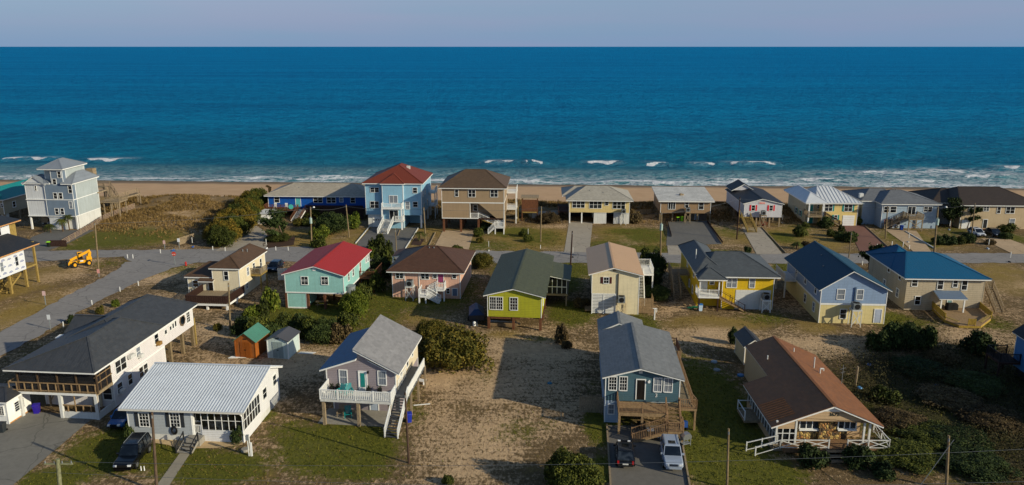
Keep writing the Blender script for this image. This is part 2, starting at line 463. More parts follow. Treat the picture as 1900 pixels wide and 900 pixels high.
    def deck(s, x0, x1, y0, y1, z, m, th=.25, posts=None, pm=None, name='deck'):
        b = MB(); b.box(x0+.05, x1-.05, y0+.05, y1-.05, z-th, z-.04)
        n = max(2, int((y1-y0)/.3))
        for i in range(n):
            a = y0+(y1-y0)*i/n; b.box(x0, x1, a, a+(y1-y0)/n-.02, z-.038, z)
        b.box(x0, x1, y0-.03, y0, z-th, z); b.box(x0-.03, x0-.001, y0, y1, z-th, z); b.box(x1+.001, x1+.03, y0, y1, z-th, z)
        o = b.build(name, m, s.e)
        if posts: s.posts(posts, -.1, z-th, pm or m, .1, 'deck_post')
        return o
    def rail(s, pts, m, h=1.0, sp=.16, parent=None, bt=.04, cross=False, name='railing'):
        b = MB()
        for i in range(len(pts)-1):
            p = Vector(pts[i]); q = Vector(pts[i+1]); L = (q-p).length; U = Vector((0,0,1))
            b.beam(p+U*h, q+U*h, .1, .06); b.beam(p+U*.12, q+U*.12, .05, .06)
            k = max(1, round(L/1.9))
            for j in range(k+1):
                a = p.lerp(q, j/k)
                if j < k or i == len(pts)-2: b.box(a.x-.055, a.x+.055, a.y-.055, a.y+.055, a.z+.0, a.z+h+.08)
            if cross:
                for j in range(k):
                    a = p.lerp(q, j/k); c = p.lerp(q, (j+1)/k)
                    b.beam(a+U*.15, c+U*(h-.05), .04, .07); b.beam(a+U*(h-.05), c+U*.15, .045, .07)
            elif sp:
                n = int(L/sp)
                for j in range(1, n):
                    a = p.lerp(q, j/n); b.box(a.x-bt/2, a.x+bt/2, a.y-bt/2, a.y+bt/2, a.z+.12, a.z+h-.02)
        return b.build(name, m, parent or s.e)
    def stairs(s, top, bot, width, m, railm=None, side=None, sp=.25, n=None, h=.95):
        top = Vector(top); bot = Vector(bot); d = bot-top; hz = Vector((d.x, d.y, 0)); hl = hz.length; hz.normalize()
        sd_ = Vector((-hz.y, hz.x, 0)); n = n or max(3, int(abs(d.z)/.19)); b = MB()
        for i in range(n):
            c = top+d*((i+.5)/n); L = hl/n
            b.beam(c-sd_*width/2, c+sd_*width/2, L*1.02, .05)
        for k in (-1, 1):
            b.beam(top+sd_*k*(width/2+.03)-Vector((0,0,.15)), bot+sd_*k*(width/2+.03)-Vector((0,0,.0)), .06, .28)
        o = b.build('staircase', m, s.e)
        if railm:
            for k in ((-1, 1) if side is None else (side,)):
                s.rail([top+sd_*k*(width/2+.05), bot+sd_*k*(width/2+.05)], railm, h=h, sp=sp, parent=o)
        return o
    def vents(s, pts, name='roof_vent'):
        for x, y, z in pts:
            MB().tube((x, y, z-.3), (x, y, z+.2), .07, n=8).tube((x, y, z+.2), (x, y, z+.26), .11, n=8).build(name, GREYM, s.e)
    def world(s, x, y, z=0.0): p = s.o+s.ex*x+s.ey*y; return Vector((p.x, p.y, z))

def ac_unit(h, x, y, z, label, w_=.9, hh=.9, stand=True, sm=TANW, cross=False, depth=.9):
    """condenser; its timber platform belongs to the house"""
    p = h.world(x, y, z)
    t = thing('air_conditioner', label, 'air conditioner', p, h.yaw)
    b = MB().box(-w_/2, w_/2, -w_/2, w_/2, .04, hh)
    for i in range(8):
        zz = .12+i*(hh-.2)/8; b.box(-w_/2-.012, w_/2+.012, -w_/2-.012, w_/2+.012, zz, zz+.035)
    b.build('casing', GREYM, t)
    f = MB().tube((0,0,hh), (0,0,hh+.03), w_*.42, n=16); f.tube((0,-w_/2-.03,hh*.5), (0,-w_/2-.013,hh*.5), w_*.36, n=16); f.build('fan_guard', BLACK, t)
    if stand:
        q = MB(); g = w_/2+.15
        q.box(x-g, x+g, y-g, y+g, z-.16, z-.004)
        for a in (-1, 1):
            for c in (-1, 1): q.box(x+a*(g-.06)-.05, x+a*(g-.06)+.05, y+c*(g-.06)-.05, y+c*(g-.06)+.05, -.1, z-.16)
        q.beam((x-g+.06, y-g+.06, .3), (x+g-.06, y-g+.06, z-.3), .04, .1); q.beam((x+g-.06, y-g+.05, .3), (x-g+.06, y-g+.05, z-.3), .045, .1)
        q.build('equipment_stand', sm, h.e)
    return t
def text_part(txt, size, m, parent, loc, rot=(R(90), 0, 0), ext=.015, name='lettering'):
    cu = bpy.data.curves.new(name, 'FONT'); cu.body = txt; cu.size = size; cu.extrude = ext; cu.align_x = 'CENTER'; cu.align_y = 'CENTER'
    o = bpy.data.objects.new(name, cu); COL.objects.link(o); o.parent = parent; o.location = loc; o.rotation_euler = rot
    dg = bpy.context.evaluated_depsgraph_get(); me = bpy.data.meshes.new_from_object(o.evaluated_get(dg))
    me.materials.clear(); me.materials.append(m)
    n = bpy.data.objects.new(name, me); COL.objects.link(n); n.parent = parent; n.location = loc; n.rotation_euler = rot
    bpy.data.objects.remove(o); return n
# ================================================================== GROUND, BEACH, SEA
rng = np.random.default_rng(7)
def vnoise(x, y, sc_, seed):
    """cheap smooth value noise on numpy arrays"""
    r = np.random.default_rng(seed); T = r.random((64, 64))
    u = x/sc_; v = y/sc_; i = np.floor(u).astype(int); j = np.floor(v).astype(int); fu = u-i; fv = v-j
    fu = fu*fu*(3-2*fu); fv = fv*fv*(3-2*fv)
    a = T[i % 64, j % 64]; b = T[(i+1) % 64, j % 64]; c = T[i % 64, (j+1) % 64]; d = T[(i+1) % 64, (j+1) % 64]
    return (a*(1-fu)+b*fu)*(1-fv)+(c*(1-fu)+d*fu)*fv
def fbm(x, y, sc_, seed, n=4):
    s = 0; a = .5; 
    for k in range(n): s = s+a*vnoise(x, y, sc_/2**k, seed+k); a *= .5
    return s/(1-.5**n)
SEAZ = -1.2
pL = GF(0, 333, SEAZ); pR = GF(1900, 348, SEAZ)
SK = (pR.y-pL.y)/(pR.x-pL.x)
def shoreY(x): return pL.y+(x-pL.x)*SK
print('SHORE', pL, pR)
dL = GF(0, 352, 0); DUNE_OFF = 30.0
V(*FP)
# patch list in photo bearings: (x, y, radius along x in px, radius along y in px, kind, weight)
PATCH = [
 (1200,440,50,14,'g',.9),(1130,455,60,12,'g',.8),(1330,445,40,10,'s',.8),(1170,450,30,8,'s',.7),(1700,450,40,12,'g',.9),(950,430,60,12,'g',.9),(1450,440,40,14,'g',.8),(1265,402,50,6,'s',1.2),(1190,405,50,6,'s',.9),(1020,420,40,5,'s',.7),
 (1000,445,110,26,'y',1.0),(1180,440,90,24,'y',.9),(1340,440,50,20,'y',.7),(1480,440,90,22,'y',1.0),(1700,445,90,20,'y',.8),(570,440,60,18,'y',1.2),(640,450,50,14,'y',.9),(740,440,200,30,'y',.6),(1860,520,90,30,'y',.8),(300,440,70,16,'y',.8),(1050,525,40,24,'g',.8),
 # green
 (230,440,110,22,'g',1.0),(150,458,60,8,'g',.8),(700,445,60,20,'g',.0),(900,455,80,14,'g',.7),(1000,440,60,20,'g',.7),(1180,430,80,10,'g',.8),(1190,462,70,10,'g',.9),(1160,445,90,18,'g',.5),
 (1330,470,60,8,'g',1.0),(1350,430,40,16,'g',.6),(1480,420,60,14,'g',.5),(1500,445,80,20,'y',.9),(1680,440,60,20,'g',.7),(1780,430,80,16,'g',.6),(1880,440,30,16,'g',.8),
 (60,580,80,50,'y',.9),(30,530,50,40,'y',.9),(20,620,60,20,'g',.5),(90,510,60,30,'y',.7),(200,490,50,10,'g',.5),(330,500,60,12,'g',.6),(250,650,60,30,'g',.8),(140,650,90,30,'g',.7),(360,480,40,10,'g',.6),
 (580,580,80,28,'g',1.1),(520,585,40,20,'g',1.0),(720,560,60,30,'g',1.0),(700,590,60,26,'g',.8),(800,540,110,40,'g',.9),(780,590,80,14,'y',.7),(960,500,60,20,'g',.8),(1060,580,50,26,'g',1.1),(1060,500,50,20,'g',1.0),(1000,630,40,8,'g',.6),(930,622,40,8,'y',1.0),
 (1330,600,110,14,'y',1.0),(1420,590,60,16,'g',.7),(1190,600,40,24,'g',.9),(1230,490,40,10,'g',.9),(1460,500,30,16,'g',1.0),(1640,590,60,16,'g',1.0),(1680,600,80,14,'g',.7),(1860,500,60,16,'y',.7),(1840,600,50,18,'g',.7),(1500,610,60,14,'y',.6),
 (1330,760,90,120,'g',1.1),(1310,850,60,60,'g',1.3),(1420,880,90,40,'g',1.0),(1150,750,24,60,'g',.8),(1110,790,28,40,'g',1.2),(1120,870,20,30,'g',1.2),(1100,720,20,30,'g',.4),
 (630,830,110,50,'g',1.5),(560,820,50,40,'g',.9),(400,870,110,40,'g',1.1),(330,850,60,40,'g',1.1),(240,830,120,50,'g',1.2),(100,890,80,30,'g',1.0),(500,870,40,30,'y',.4),(330,840,70,20,'g',1.0),(490,770,30,14,'g',.9),(770,770,30,30,'g',.6),(760,740,24,50,'g',.6),(900,700,40,20,'g',.4),(960,800,60,30,'g',.5),(660,870,90,30,'g',.8),(540,800,60,30,'g',.7),(1000,790,60,20,'g',.4),
 (1700,780,180,120,'g',.7),(1850,700,100,80,'g',.6),(1680,560,20,10,'g',.5),(640,610,120,30,'g',.7),(480,600,50,30,'g',.8),
 # sand
 (370,550,90,50,'s',.9),(300,510,60,24,'s',.9),(380,620,110,40,'s',.7),(560,670,110,40,'s',1.2),(500,690,60,30,'s',1.0),(830,760,60,120,'s',.7),(950,700,130,90,'s',.9),(820,700,50,40,'s',1.1),(1000,650,110,26,'s',1.2),(880,640,40,30,'s',.7),(1300,620,120,22,'s',.9),(1560,640,130,22,'s',.8),(1800,620,90,24,'s',.7),(1780,560,90,30,'s',.5),
 (130,505,70,16,'s',.7),(160,540,50,14,'s',.6),(1290,565,70,16,'s',.6),(1270,400,60,8,'s',1.1),(1350,410,40,14,'s',.6),(1240,500,50,14,'s',.4),(700,420,40,14,'s',.4),(350,730,50,20,'s',.8),
 (480,740,60,40,'s',.5),(890,850,90,60,'s',.6),(1500,560,40,30,'s',.3),(1700,650,90,14,'s',.5),(1860,530,70,18,'s',.6),(600,760,40,14,'s',.2),(360,400,30,20,'s',.8),(365,378,14,8,'s',1.6),(330,415,24,6,'s',1.0),
]
PW = []
for (x, y, rx, ry, k, wt) in PATCH:
    c = G(x, y); a = G(x+rx, y); b1 = G(x, y-ry); b2 = G(x, min(y+ry, 1000))
    PW.append((c.x, c.y, abs(a.x-c.x), max(1.0, abs(b1.y-b2.y)/2), k, wt))
def ground_z(X, Y):
    sh = pL.y+(X-pL.x)*SK
    d = sh-Y                                # metres inland from the waterline
    z = np.where(d > 34, 0, -1.2*(1-np.clip(d/34, 0, 1))**1.2)
    z = np.where(d < 0, SEAZ+np.maximum(d, -60)*.07, z)
    # dune ridge behind the beach row
    dn = np.exp(-((d-42)/6.5)**2)*(0.5+1.6*fbm(X, Y, 14, 3))
    z = z+dn
    # undeveloped dune lot left of the cobalt house
    q = GF(330, 395); z = z+1.8*np.exp(-((X-q.x)/17)**2-((Y-q.y-2)/13)**2)*(.5+fbm(X, Y, 9, 11))
    z = z+.10*(fbm(X, Y, 7, 21)-.5)*np.clip((d-20)/20, 0, 1)
    # sandy lumps
    return z
def mesh_grid(name, xs, ys, zf, attrs):
    Xg, Yg = np.meshgrid(xs, ys); Z = zf(Xg, Yg); n, m = Xg.shape
    co = np.stack([Xg, Yg, Z], -1).reshape(-1, 3)
    i = np.arange(n-1)[:, None]*m+np.arange(m-1)[None, :]
    f = np.stack([i, i+1, i+1+m, i+m], -1).reshape(-1, 4)
    me = bpy.data.meshes.new(name); me.vertices.add(len(co)); me.vertices.foreach_set('co', co.ravel().astype(np.float32))
    me.loops.add(f.size); me.loops.foreach_set('vertex_index', f.ravel().astype(np.int32))
    me.polygons.add(len(f)); me.polygons.foreach_set('loop_start', (np.arange(len(f))*4).astype(np.int32))
    me.polygons.foreach_set('use_smooth', np.ones(len(f), bool))
    me.update(calc_edges=True); me.validate()
    for an, fn in attrs.items():
        a = me.attributes.new(an, 'FLOAT', 'POINT'); a.data.foreach_set('value', fn(Xg, Yg).ravel().astype(np.float32))
    o = bpy.data.objects.new(name, me); COL.objects.link(o); return o
def patchsum(kind):
    def f(X, Y):
        s = np.zeros_like(X, dtype=float)
        for (cx, cy, rx, ry, k, wt) in PW:
            if k == kind: s = np.maximum(s, wt*np.exp(-(((X-cx)/rx)**2+((Y-cy)/ry)**2)**1.4))
        return s
    return f
def attr(t, name):
    n = t.nodes.new('ShaderNodeAttribute'); n.attribute_name = name; return n.outputs['Fac']
def beachmask(X, Y):
    d = pL.y+(X-pL.x)*SK-Y
    return np.clip((36+5*(fbm(X, Y, 10, 5)-.5)-d)/3, 0, 1)
def wetmask(X, Y):
    d = pL.y+(X-pL.x)*SK-Y
    return np.clip((8+4*(fbm(X, Y*0, 14, 8)-.5)-d)/4, 0, 1)
def dunemask(X, Y):
    d = pL.y+(X-pL.x)*SK-Y; q = GF(320, 400)
    a = np.exp(-((d-47)/9)**4); b = np.exp(-(((X-q.x)/24)**2+((Y-q.y)/16)**2)**2)
    return np.maximum(a, b)
V(*FP)
QD = GF(1790, 760)
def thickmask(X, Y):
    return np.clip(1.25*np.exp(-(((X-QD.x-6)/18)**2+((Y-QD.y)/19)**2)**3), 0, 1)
def soil_mat():
    m, t, p = nmat('sandy_ground'); geo = t.nodes.new('ShaderNodeNewGeometry').outputs['Position']
    g = attr(t, 'green'); ye = attr(t, 'dry'); s = attr(t, 'sand'); be = attr(t, 'beach'); we = attr(t, 'wet'); du = attr(t, 'dune'); th = attr(t, 'thicket')
    n1 = noise(t, geo, .12, 5, .6); n2 = noise(t, geo, .9, 5, .65); n3 = noise(t, geo, 5.5, 4, .7)
    st = t.nodes.new('ShaderNodeMapping'); st.inputs['Scale'].default_value = (1.6, .8, 1); st.inputs['Rotation'].default_value = (0, 0, .5); t.links.new(geo, st.inputs[0])
    n4 = noise(t, st.outputs[0], 1.9, 6, .78)
    s5 = t.nodes.new('ShaderNodeMapping'); s5.inputs['Scale'].default_value = (.35, 2.4, 1); s5.inputs['Rotation'].default_value = (0, 0, -.9); t.links.new(geo, s5.inputs[0]); n5 = noise(t, s5.outputs[0], .9, 4, .6)
    sandc = ramp(t, n2, [(.3, lin('#a3896a')), (.52, lin('#bda07b')), (.75, lin('#d2b38e'))])
    dirt = ramp(t, n3, [(.3, lin('#44392a')), (.55, lin('#665439')), (.75, lin('#86704f'))])
    dry = ramp(t, n4, [(.3, lin('#5d4c20')), (.5, lin('#887239')), (.7, lin('#a58d55'))])
    grn = ramp(t, n4, [(.28, lin('#30350f')), (.5, lin('#515516')), (.72, lin('#787028'))])
    dune = ramp(t, n4, [(.3, lin('#4d3d24')), (.5, lin('#846a42')), (.68, lin('#b39668'))])
    # debris/straw mottling over sand
    f = math_(t, 'MULTIPLY_ADD', s, -.17, math_(t, 'MULTIPLY_ADD', n4, 1.0, math_(t, 'MULTIPLY_ADD', n2, .4, math_(t, 'MULTIPLY', n3, .3))))
    f = math_(t, 'MULTIPLY_ADD', math_(t, 'ADD', math_(t, 'ADD', f, math_(t, 'MULTIPLY_ADD', n5, .34, -.17)), math_(t, 'MULTIPLY_ADD', n1, .5, -.25)), 7.0, -4.9, clamp=True)
    c = mix(t, f, sandc, dirt)
    fy = math_(t, 'ADD', math_(t, 'MULTIPLY', ye, .8), math_(t, 'MULTIPLY_ADD', n1, 1.6, -.75))
    fy = math_(t, 'ADD', fy, math_(t, 'MULTIPLY_ADD', n4, .9, -.45)); fy = math_(t, 'MULTIPLY_ADD', fy, 2.2, -.5, clamp=True)
    fy = math_(t, 'MULTIPLY', fy, math_(t, 'SUBTRACT', 1.05, math_(t, 'MULTIPLY', s, .8), clamp=True), clamp=True)
    c = mix(t, math_(t, 'MULTIPLY', fy, .85), c, dry)
    fg = math_(t, 'ADD', math_(t, 'MULTIPLY', g, 1.0), math_(t, 'MULTIPLY_ADD', n2, 1.1, -.55))
    fg = math_(t, 'ADD', fg, math_(t, 'MULTIPLY_ADD', n4, .7, -.35)); fg = math_(t, 'MULTIPLY_ADD', fg, 2.6, -.85, clamp=True)
    c = mix(t, math_(t, 'MULTIPLY', fg, .92), c, grn)
    fd = math_(t, 'MULTIPLY', du, math_(t, 'MULTIPLY_ADD', n2, 5, -2.0, clamp=True)); c = mix(t, fd, c, dune)
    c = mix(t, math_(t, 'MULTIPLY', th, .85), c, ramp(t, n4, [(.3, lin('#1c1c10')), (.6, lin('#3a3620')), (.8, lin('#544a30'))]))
    bs = mix(t, noise(t, geo, .25, 3, .5), lin('#b08f6c'), lin('#c9a987')); bs = mix(t, math_(t, 'MULTIPLY', n2, .35), bs, lin('#9b7d5f'))
    c = mix(t, be, c, bs); c = mix(t, we, c, lin('#6f6152'))
    t.links.new(c, p.inputs['Base Color']); p.inputs['Roughness'].default_value = .95; p.inputs['Specular IOR Level'].default_value = .12
    hh = math_(t, 'ADD', math_(t, 'MULTIPLY', n4, .6), math_(t, 'MULTIPLY', n3, .4)); bump(t, p, hh, .22, .8)
    return m
xs = np.concatenate([np.arange(-175, 175.1, 1.0)]); ys = np.arange(30, 285, 1.0)
SOIL = soil_mat()
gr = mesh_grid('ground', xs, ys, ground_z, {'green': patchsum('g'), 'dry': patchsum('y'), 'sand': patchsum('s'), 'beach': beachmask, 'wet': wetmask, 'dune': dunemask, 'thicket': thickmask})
gr.data.materials.append(SOIL); tag(gr, None, None, kind='structure')
# outer apron so the land and sea bed go on beyond the frame
b = MB(); Z = -.02
b.add([(-4000, 30, Z), (-175, 30, Z), (-175, 200, Z), (-4000, 200, Z), (175, 30, Z), (4000, 30, Z), (4000, 200, Z), (175, 200, Z), (-4000, -600, Z), (4000, -600, Z)], [(0,1,2,3), (4,5,6,7), (8,9,5,4,1,0)])
o = b.build('ground', SOIL); tag(o, None, None, kind='structure')

def sea_mat():
    m, t, p = nmat('sea_water'); geo = t.nodes.new('ShaderNodeNewGeometry').outputs['Position']; s = sep(t, geo)
    foam = attr(t, 'foam'); shal = attr(t, 'shallow'); lace = attr(t, 'lace')
    far = math_(t, 'DIVIDE', math_(t, 'SUBTRACT', s[1], 230), 900, clamp=False)
    far = math_(t, 'POWER', math_(t, 'MAXIMUM', math_(t, 'MINIMUM', far, 1.0), 0.0), .5)
    mp = t.nodes.new('ShaderNodeMapping'); mp.inputs['Scale'].default_value = (.55, .8, 1); t.links.new(geo, mp.inputs[0])
    w1 = noise(t, mp.outputs[0], .13, 9, .7); w2 = noise(t, mp.outputs[0], .55, 4, .6)
    mp2 = t.nodes.new('ShaderNodeMapping'); mp2.inputs['Scale'].default_value = (.12, 1.0, 1); t.links.new(geo, mp2.inputs[0])
    w3 = noise(t, mp2.outputs[0], .016, 5, .6)
    base = ramp(t, far, [(0, lin('#2b8490')), (.22, lin('#0a7795')), (.5, lin('#027daa')), (1, lin('#007aae'))])
    v = math_(t, 'ADD', math_(t, 'MULTIPLY', w1, .45), math_(t, 'ADD', math_(t, 'MULTIPLY', w3, .3), math_(t, 'MULTIPLY', w2, .35))); 
    base = mix(t, math_(t, 'MULTIPLY_ADD', v, 6.5, -3.05, clamp=True), mix(t, 1.0, base, (.5, .56, .66, 1), 'MULTIPLY'), base)
    base = mix(t, math_(t, 'MULTIPLY', shal, math_(t, 'MULTIPLY_ADD', w2, 1.5, -.1, clamp=True)), base, lin('#5a7f86'))
    mpf = t.nodes.new('ShaderNodeMapping'); mpf.inputs['Scale'].default_value = (.5, 1.0, 1); t.links.new(geo, mpf.inputs[0])
    fn = noise(t, mpf.outputs[0], 1.3, 7, .78)
    ridged = math_(t, 'ABSOLUTE', math_(t, 'SUBTRACT', noise(t, mpf.outputs[0], .45, 6, .6), .5))
    l = math_(t, 'MULTIPLY', lace, math_(t, 'MULTIPLY_ADD', ridged, -10, 1.0, clamp=True))
    ff = math_(t, 'MULTIPLY_ADD', math_(t, 'MULTIPLY', math_(t, 'GREATER_THAN', foam, .04), math_(t, 'ADD', foam, math_(t, 'MULTIPLY', fn, 1.5))), 6, -7.4, clamp=True)
    ff = math_(t, 'MAXIMUM', ff, math_(t, 'MULTIPLY', l, .75))
    c = mix(t, ff, base, lin('#d9dde2'))
    df = t.nodes.new('ShaderNodeBsdfDiffuse'); gl = t.nodes.new('ShaderNodeBsdfGlossy'); gl.inputs['Roughness'].default_value = .3; ms = t.nodes.new('ShaderNodeMixShader'); ms.inputs[0].default_value = .03
    t.links.new(c, df.inputs['Color']); t.links.new(df.outputs[0], ms.inputs[1]); t.links.new(gl.outputs[0], ms.inputs[2]); t.links.new(ms.outputs[0], t.nodes['Material Output'].inputs[0])
    hh = math_(t, 'ADD', math_(t, 'MULTIPLY', w1, 3.4), math_(t, 'MULTIPLY', w2, 1.1))
    bump(t, p, hh, 1.5, 1.0); t.links.new(t.nodes['Bump'].outputs[0], df.inputs['Normal']); t.links.new(t.nodes['Bump'].outputs[0], gl.inputs['Normal']); t.nodes.remove(p)
    return m
V(*FP)
BR = []  # breakers: centre, half length, strength
for (x0, x1, y, st) in ((898,956,303,1.25),(972,982,304,1.0),(986,1007,305,1.2),(1086,1156,304,1.25),(1196,1240,306,1.2),(1284,1327,307,1.15),(1350,1442,305,1.15),(2,92,296,1.15),(150,238,298,1.2),(1330,1390,336,1.0),(1860,1905,313,1.1),(30,70,330,.9),(420,520,332,.8),(560,640,331,.9),(1120,1200,340,.8),(1480,1560,334,1.0),(1590,1680,322,.9),(1700,1790,318,1.0),(1640,1740,336,.9),(1780,1880,330,.9),(1200,1300,342,.9),(930,1010,338,.9),(820,870,333,.7),(1150,1220,336,.6),(1270,1340,334,.6),(930,1060,331,.45),(600,760,333,.6)):
    a = G(x0, y, SEAZ); b_ = G(x1, y, SEAZ); BR.append((a.x, b_.x, (a.y+b_.y)/2, st))
def shore_d(X, Y): return Y-(pL.y+(X-pL.x)*SK)+2.6*(fbm(X, X*0+3, 16, 31)-.5)*2
def foamf(X, Y):
    d = shore_d(X, Y)
    f = np.zeros_like(X)
    for k, (off, wd, st) in enumerate(((1.2, 1.2, .80), (4.5, 2.0, .62), (10, 1.8, .42), (16, 1.6, .3))):
        o = off+2.5*(fbm(X, X*0+k*9, 22, 40+k)-.5)*2
        amp = st*(.35+1.2*fbm(X, X*0+k*5, 22, 60+k)); f = np.maximum(f, amp*np.exp(-((d-o)/wd)**2))
    for (x0, x1, y, st) in BR:
        cx = (x0+x1)/2; hl = (x1-x0)/2
        e = np.clip(1.15-np.abs((X-cx)/hl)**4, 0, 1); yy = y+1.2*np.sin(X*.35+x0)+.8*np.sin(X*.9)
        dd = Y-yy; f = np.maximum(f, st*e*(.62+.7*fbm(X, Y, 5, 77))*np.exp(-np.where(dd > 0, (dd/(1.0+1.8*fbm(X, X*0, 4, 78)))**2, (dd/1.0)**2)))
        f = np.maximum(f, .45*st*e*np.exp(-((dd+5)/3.0)**2)*fbm(X, Y, 3, 71))
    return f
def lacef(X, Y):
    d = shore_d(X, Y); f = (.85+.5*np.clip(X/120, 0, 1))*np.exp(-(d/16)**2)
    q = G(1740, 322, SEAZ); f = np.maximum(f, 1.25*np.exp(-(((X-q.x)/46)**2+((Y-q.y)/9)**2)**1.5))
    q = G(860, 333, SEAZ); f = np.maximum(f, .8*np.exp(-(((X-q.x)/16)**2+((Y-q.y)/9)**2)))
    q = G(1450, 328, SEAZ); f = np.maximum(f, .5*np.exp(-(((X-q.x)/30)**2+((Y-q.y)/6)**2)))
    for (x0, x1, y, st) in BR:
        cx = (x0+x1)/2; hl = (x1-x0)/2; f = np.maximum(f, .8*np.exp(-((X-cx)/hl)**4-((Y-y-4)/4)**2))
    return f
def shallowf(X, Y): d = shore_d(X, Y); return np.clip(.8*np.exp(-(d/26)**2)+.35*np.exp(-((d-24)/8)**2), 0, 1)
def seaz(X, Y):
    d = shore_d(X, Y); z = np.full_like(X, SEAZ)
    z = z+.35*np.sin(Y/3.6+1.5*fbm(X, Y, 40, 81)+X*.02)*np.exp(-((d-22)/18)**2)
    for (x0, x1, y, st) in BR:
        cx = (x0+x1)/2; hl = (x1-x0)/2+3; z = z+.8*st*np.exp(-((X-cx)/hl)**4)*np.exp(-((Y-y-.4)/2.2)**2)
    z = z+.18*(fbm(X, Y, 6, 91)-.5)
    fade = np.clip((345-Y)/30, 0, 1)*np.clip((198-np.abs(X))/20, 0, 1)
    return SEAZ+(z-SEAZ)*fade
SEA = sea_mat()
se = mesh_grid('sea', np.arange(-200, 200.1, 1.0), np.arange(208, 346, .6), seaz, {'foam': foamf, 'lace': lacef, 'shallow': shallowf})
se.data.materials.append(SEA); tag(se, None, None, kind='structure')
ye_ = float(np.arange(208, 346, .6)[-1])
b = MB(); F_ = 90000
b.add([(-200, ye_, SEAZ), (200, ye_, SEAZ), (F_, F_, SEAZ), (-F_, F_, SEAZ), (-F_, 208, SEAZ), (-200, 208, SEAZ), (F_, 208, SEAZ), (200, 208, SEAZ)], [(0,1,2,3), (4,5,0,3), (7,6,2,1)])
o = b.build('sea', SEA); tag(o, None, None, kind='structure')

# ------------------------------------------------------------------ roads, drives
def asphalt(c1, c2, name, crack=True):
    m, t, p = nmat(name); geo = t.nodes.new('ShaderNodeNewGeometry').outputs['Position']
    n1 = noise(t, geo, .15, 5, .6); n2 = noise(t, geo, 1.4, 6, .75); n3 = noise(t, geo, 14, 3, .6)
    c = mix(t, math_(t, 'MULTIPLY_ADD', n1, 2, -.5, clamp=True), lin(c1), lin(c2)); c = mix(t, math_(t, 'MULTIPLY_ADD', n2, 2.2, -.85, clamp=True), c, sc(lin(c1), .72)); c = mix(t, math_(t, 'MULTIPLY', n3, .3), c, sc(lin(c2), 1.3))
    if crack:
        vo = t.nodes.new('ShaderNodeTexVoronoi'); vo.feature = 'DISTANCE_TO_EDGE'; vo.inputs['Scale'].default_value = .22
        mpx = t.nodes.new('ShaderNodeVectorMath'); mpx.operation = 'ADD'; nz = t.nodes.new('ShaderNodeTexNoise'); nz.inputs['Scale'].default_value = .8; t.links.new(geo, nz.inputs[0]); t.links.new(geo, mpx.inputs[0]); t.links.new(nz.outputs['Color'], mpx.inputs[1]); t.links.new(mpx.outputs[0], vo.inputs['Vector'])
        c = mix(t, math_(t, 'MULTIPLY', math_(t, 'LESS_THAN', vo.outputs['Distance'], .012), .5), c, sc(lin(c1), .45))
    t.links.new(c, p.inputs['Base Color']); p.inputs['Roughness'].default_value = .9; p.inputs['Specular IOR Level'].default_value = .2; bump(t, p, n3, .02, .5); return m
ASPH = asphalt('#787572', '#8c8884', 'worn_asphalt'); DRV = asphalt('#8f877a', '#a59b8b', 'concrete_drive'); GRV = asphalt('#5c5b58', '#6a6864', 'grey_gravel', False); BRK = asphalt('#6e4e44', '#7d5c50', 'brick_paving', False); DRVT = asphalt('#a38d70', '#b89f80', 'tan_concrete')
LAY = [0]
def sheet(name, pts, m, z=None, jit=.0):
    """pts in photo pixels -> a ground sheet draped just above the terrain"""
    V(*FP); LAY[0] += 1
    P = [G(*p) for p in pts]; Q = []
    r = random.Random(LAY[0])
    for i, p in enumerate(P):
        q = P[(i+1) % len(P)]; L = (q-p).length; n = max(1, int(L/1.0)); nv = Vector((-(q-p).y, (q-p).x, 0)).normalized()
        for j in range(n): Q.append(p.lerp(q, j/n)+nv*(r.uniform(-jit, jit) if j else 0))
    import bmesh
    bm = bmesh.new(); vs_ = [bm.verts.new(v) for v in Q]; f = bm.faces.new(vs_)
    # cut into a 1.5 m lattice so it follows the terrain
    x0 = min(v.x for v in Q); x1 = max(v.x for v in Q); y0 = min(v.y for v in Q); y1 = max(v.y for v in Q)
    for ax, a0, a1 in ((0, x0, x1), (1, y0, y1)):
        a = a0+1.5
        while a < a1:
            co = (a, 0, 0) if ax == 0 else (0, a, 0); no = (1, 0, 0) if ax == 0 else (0, 1, 0)
            bmesh.ops.bisect_plane(bm, geom=bm.verts[:]+bm.edges[:]+bm.faces[:], plane_co=co, plane_no=no); a += 1.5
    V_ = list(bm.verts); X = np.array([v.co.x for v in V_]); Y = np.array([v.co.y for v in V_]); Zz = ground_z(X, Y)
    zz = (.035 + .0045*(LAY[0] % 7)) if z is None else z
    for v, k in zip(V_, Zz): v.co.z = k+zz
    me = bpy.data.meshes.new(name); bm.to_mesh(me); bm.free(); me.materials.append(m)
    o = bpy.data.objects.new(name, me); COL.objects.link(o); tag(o, None, None, kind='structure'); return o
sheet('road', [(60,466),(330,463),(560,458),(620,462),(1150,469),(1500,471),(1960,470),(1960,488),(1500,489),(1000,488),(700,487),(520,486),(350,487),(320,489),(250,492),(230,476),(60,486),(-40,490),(-60,470)], ASPH, jit=.28)
sheet('road', [(232,487),(330,486),(372,487),(318,498),(240,531),(150,577),(60,631),(0,662),(-90,712),(-90,664),(0,617),(75,577),(140,541),(196,513),(222,498)], ASPH, z=.075, jit=.28)
sheet('driveway', [(95,427),(175,428),(120,455),(85,466),(35,466),(60,440)], GRV)
sheet('driveway', [(476,420),(492,430),(500,445),(492,464),(400,466),(425,448),(455,422)], DRV)
sheet('driveway', [(692,420),(735,425),(778,421),(748,470),(660,470),(664,450)], GRV)
sheet('driveway', [(822,428),(880,428),(868,470),(800,470)], DRVT)
sheet('driveway', [(1056,412),(1100,412),(1093,472),(1046,472)], DRV)
